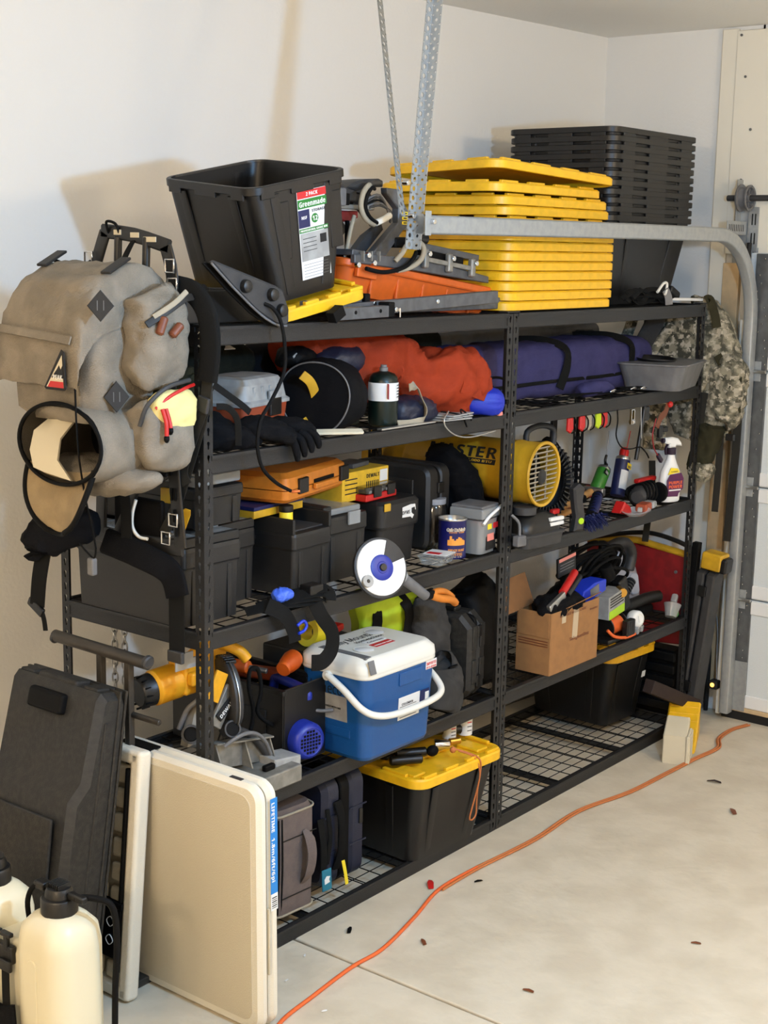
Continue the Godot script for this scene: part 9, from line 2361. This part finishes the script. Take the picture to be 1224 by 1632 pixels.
	# the frame (stands in the yz plane just off the rack)
	var fr := func(pts: Array, w: float) -> void:
		P("frame", mw(o).band(pts, w, 0.012, Vector3(-1, 0, 0), 3), "black", o)
	fr.call([Vector3(-0.055, 1.34, -0.035), Vector3(-0.06, 1.6, -0.06), Vector3(-0.065, 1.95, -0.065), Vector3(-0.065, 2.08, -0.05), Vector3(-0.065, 2.165, -0.075)], 0.045)
	fr.call([Vector3(-0.055, 1.34, -0.37), Vector3(-0.06, 1.6, -0.355), Vector3(-0.065, 1.95, -0.37), Vector3(-0.065, 2.08, -0.37), Vector3(-0.065, 2.2, -0.32)], 0.045)
	fr.call([Vector3(-0.065, 2.205, -0.33), Vector3(-0.065, 2.195, -0.2), Vector3(-0.065, 2.165, -0.06)], 0.04)
	fr.call([Vector3(-0.055, 1.335, -0.39), Vector3(-0.055, 1.33, -0.2), Vector3(-0.055, 1.34, -0.03)], 0.05)
	fr.call([Vector3(-0.06, 1.55, -0.34), Vector3(-0.055, 1.50, -0.2), Vector3(-0.06, 1.55, -0.08)], 0.035)
	fr.call([Vector3(-0.06, 1.34, -0.3), Vector3(-0.06, 1.55, -0.17)], 0.03)
	for z in [-0.16, -0.275]: P("frame_strut", mw(o).cyl(Vector3(-0.065, 2.0, z), Vector3(-0.065, 2.19, z + 0.01), 0.011), "black", o)
	for q in [[-0.26, 2.202, 0.03], [-0.19, 2.195, 0.035], [-0.13, 2.184, 0.05]]:
		P("frame_slot", mw(o).box(Vector3(-0.0722, q[1], q[0]), Vector3(0.002, 0.014, q[2]), 0.0005), "cloth_white", o)
	for q in [[1.56, -0.063], [1.49, -0.06], [1.49, -0.045], [1.43, -0.05], [1.39, -0.042]]:
		P("frame_slot", mw(o).box(Vector3(-0.067, q[0], q[1]), Vector3(0.002, 0.036, 0.008), 0.0005), "black_m", o)
	for q in [Vector3(-0.08, 2.115, -0.045), Vector3(-0.08, 2.065, -0.035), Vector3(-0.075, 1.42, -0.045), Vector3(-0.075, 1.365, -0.075), Vector3(-0.08, 2.13, -0.375), Vector3(-0.08, 2.085, -0.39)]:
		P("buckle", mw(o).tube([q + Vector3(0, -0.017, -0.016), q + Vector3(0, -0.017, 0.016), q + Vector3(0, 0.017, 0.016), q + Vector3(0, 0.017, -0.016)], 0.0032, 6, 1, true), "chrome", o)
	P("frame_hook", mw(o).tube([Vector3(-0.08, 1.46, -0.19), Vector3(-0.085, 1.42, -0.2), Vector3(-0.085, 1.38, -0.2), Vector3(-0.08, 1.355, -0.18), Vector3(-0.075, 1.352, -0.15)], 0.005, 8), "white_pl", o)
	# straps
	P("shoulder_strap", mw(o).band([Vector3(-0.05, 2.06, -0.05), Vector3(-0.035, 2.045, 0.0), Vector3(-0.03, 1.99, 0.045), Vector3(-0.03, 1.90, 0.058), Vector3(-0.03, 1.81, 0.045)], 0.06, 0.025, Vector3(-0.95, 0.1, 0.3), 6), "strap", o)
	P("strap", mw(o).band([Vector3(-0.03, 1.81, 0.045), Vector3(-0.03, 1.72, 0.03), Vector3(-0.03, 1.65, 0.005), Vector3(-0.035, 1.46, -0.07), Vector3(-0.05, 1.37, -0.11)], 0.032, 0.004, Vector3(-0.95, 0.1, 0.3), 6), "strap_grey", o)
	P("strap_tail", mw(o).band([Vector3(-0.035, 1.73, 0.035), Vector3(-0.04, 1.65, 0.0), Vector3(-0.045, 1.56, -0.035), Vector3(-0.045, 1.52, -0.02)], 0.03, 0.004, Vector3(-0.95, 0.1, 0.3), 6), "strap_grey", o)
	P("ladder_lock", mw(o).box(Vector3(-0.034, 1.745, 0.033), Vector3(0.012, 0.045, 0.042), 0.004, Basis(Vector3.RIGHT, 0.25)), "grey_dk", o)
	P("strap_tail", mw(o).band([Vector3(-0.02, 1.80, 0.06), Vector3(0.02, 1.77, 0.075), Vector3(0.06, 1.74, 0.09), Vector3(0.085, 1.72, 0.095)], 0.02, 0.003, Vector3(-0.6, 0.5, 0.6), 5), "strap", o)
	P("strap_tail", mw(o).band([Vector3(-0.01, 1.74, 0.06), Vector3(0.02, 1.735, 0.075), Vector3(0.045, 1.70, 0.085), Vector3(0.05, 1.63, 0.085)], 0.018, 0.003, Vector3(-0.8, 0.2, 0.6), 5), "strap", o)
	P("strap", mw(o).band([Vector3(-0.06, 2.19, -0.2), Vector3(-0.09, 2.15, -0.2), Vector3(-0.1, 2.09, -0.23)], 0.02, 0.004, Vector3(-1, 0, 0), 5), "strap", o)
	P("strap", mw(o).band([Vector3(-0.07, 2.12, -0.375), Vector3(-0.1, 2.1, -0.4), Vector3(-0.19, 2.125, -0.395)], 0.02, 0.004, Vector3(-0.6, 0.6, 0), 5), "strap", o)
	P("top_tie", mw(o).tube([Vector3(-0.07, 2.2, -0.3), Vector3(-0.085, 2.23, -0.29), Vector3(-0.08, 2.225, -0.26), Vector3(-0.07, 2.2, -0.255)], 0.004, 6), "rubber", o)
	# hip belt
	P("hip_pad", bag(mw(o), [Vector3(-0.13, 1.385, -0.3), Vector3(-0.15, 1.38, -0.33), Vector3(-0.2, 1.36, -0.40), Vector3(-0.23, 1.31, -0.44), Vector3(-0.22, 1.285, -0.43)], [Vector2(0.03, 0.03), Vector2(0.04, 0.05), Vector2(0.035, 0.06), Vector2(0.03, 0.05), Vector2(0.015, 0.02)], Vector3.UP, 0.008, 12.0, 63), "dark_cloth", o)
	P("hip_pad", mw(o).band([Vector3(-0.1, 1.33, -0.3), Vector3(-0.1, 1.31, -0.16), Vector3(-0.07, 1.27, -0.07), Vector3(-0.06, 1.2, -0.045)], 0.075, 0.02, Vector3(-0.9, 0.3, 0.2), 6), "dark_cloth", o)
	P("belt", mw(o).band([Vector3(-0.215, 1.31, -0.43), Vector3(-0.22, 1.22, -0.45), Vector3(-0.215, 1.13, -0.47)], 0.05, 0.006, Vector3(-0.95, 0, 0.3), 5), "strap", o)
	P("belt_buckle", mw(o).box(Vector3(-0.215, 1.125, -0.475), Vector3(0.014, 0.028, 0.07), 0.005, Basis(Vector3.RIGHT, 0.5)), "black", o)
	P("belt_tail", mw(o).band([Vector3(-0.215, 1.115, -0.45), Vector3(-0.215, 1.09, -0.44), Vector3(-0.215, 1.06, -0.435)], 0.016, 0.004, Vector3(-0.95, 0, 0.3), 4), "strap", o)
	P("belt", mw(o).band([Vector3(-0.06, 1.22, -0.05), Vector3(-0.05, 1.14, -0.06), Vector3(-0.05, 1.03, -0.06)], 0.05, 0.006, Vector3(-0.95, 0, 0.3), 5), "strap", o)
	P("belt_buckle", mw(o).box(Vector3(-0.055, 1.02, -0.06), Vector3(0.014, 0.035, 0.06), 0.004), "grey_dk", o)
	P("back_mesh", mw(o).box(Vector3(-0.04, 1.40, -0.22), Vector3(0.02, 0.12, 0.2), 0.008), "dark_cloth", o)
	P("strap", mw(o).band([Vector3(-0.12, 1.53, -0.2), Vector3(-0.1, 1.42, -0.21), Vector3(-0.1, 1.30, -0.21)], 0.04, 0.005, Vector3(-1, 0, 0.1), 5), "strap", o)

func _ready() -> void:

	setup()
	materials()
	lights()
	room()
	racks()
	go_top()
	go_shelf_four()
	go_shelf_three()
	go_shelf_two()
	go_bottom()
	go_floor()
	go_pack()
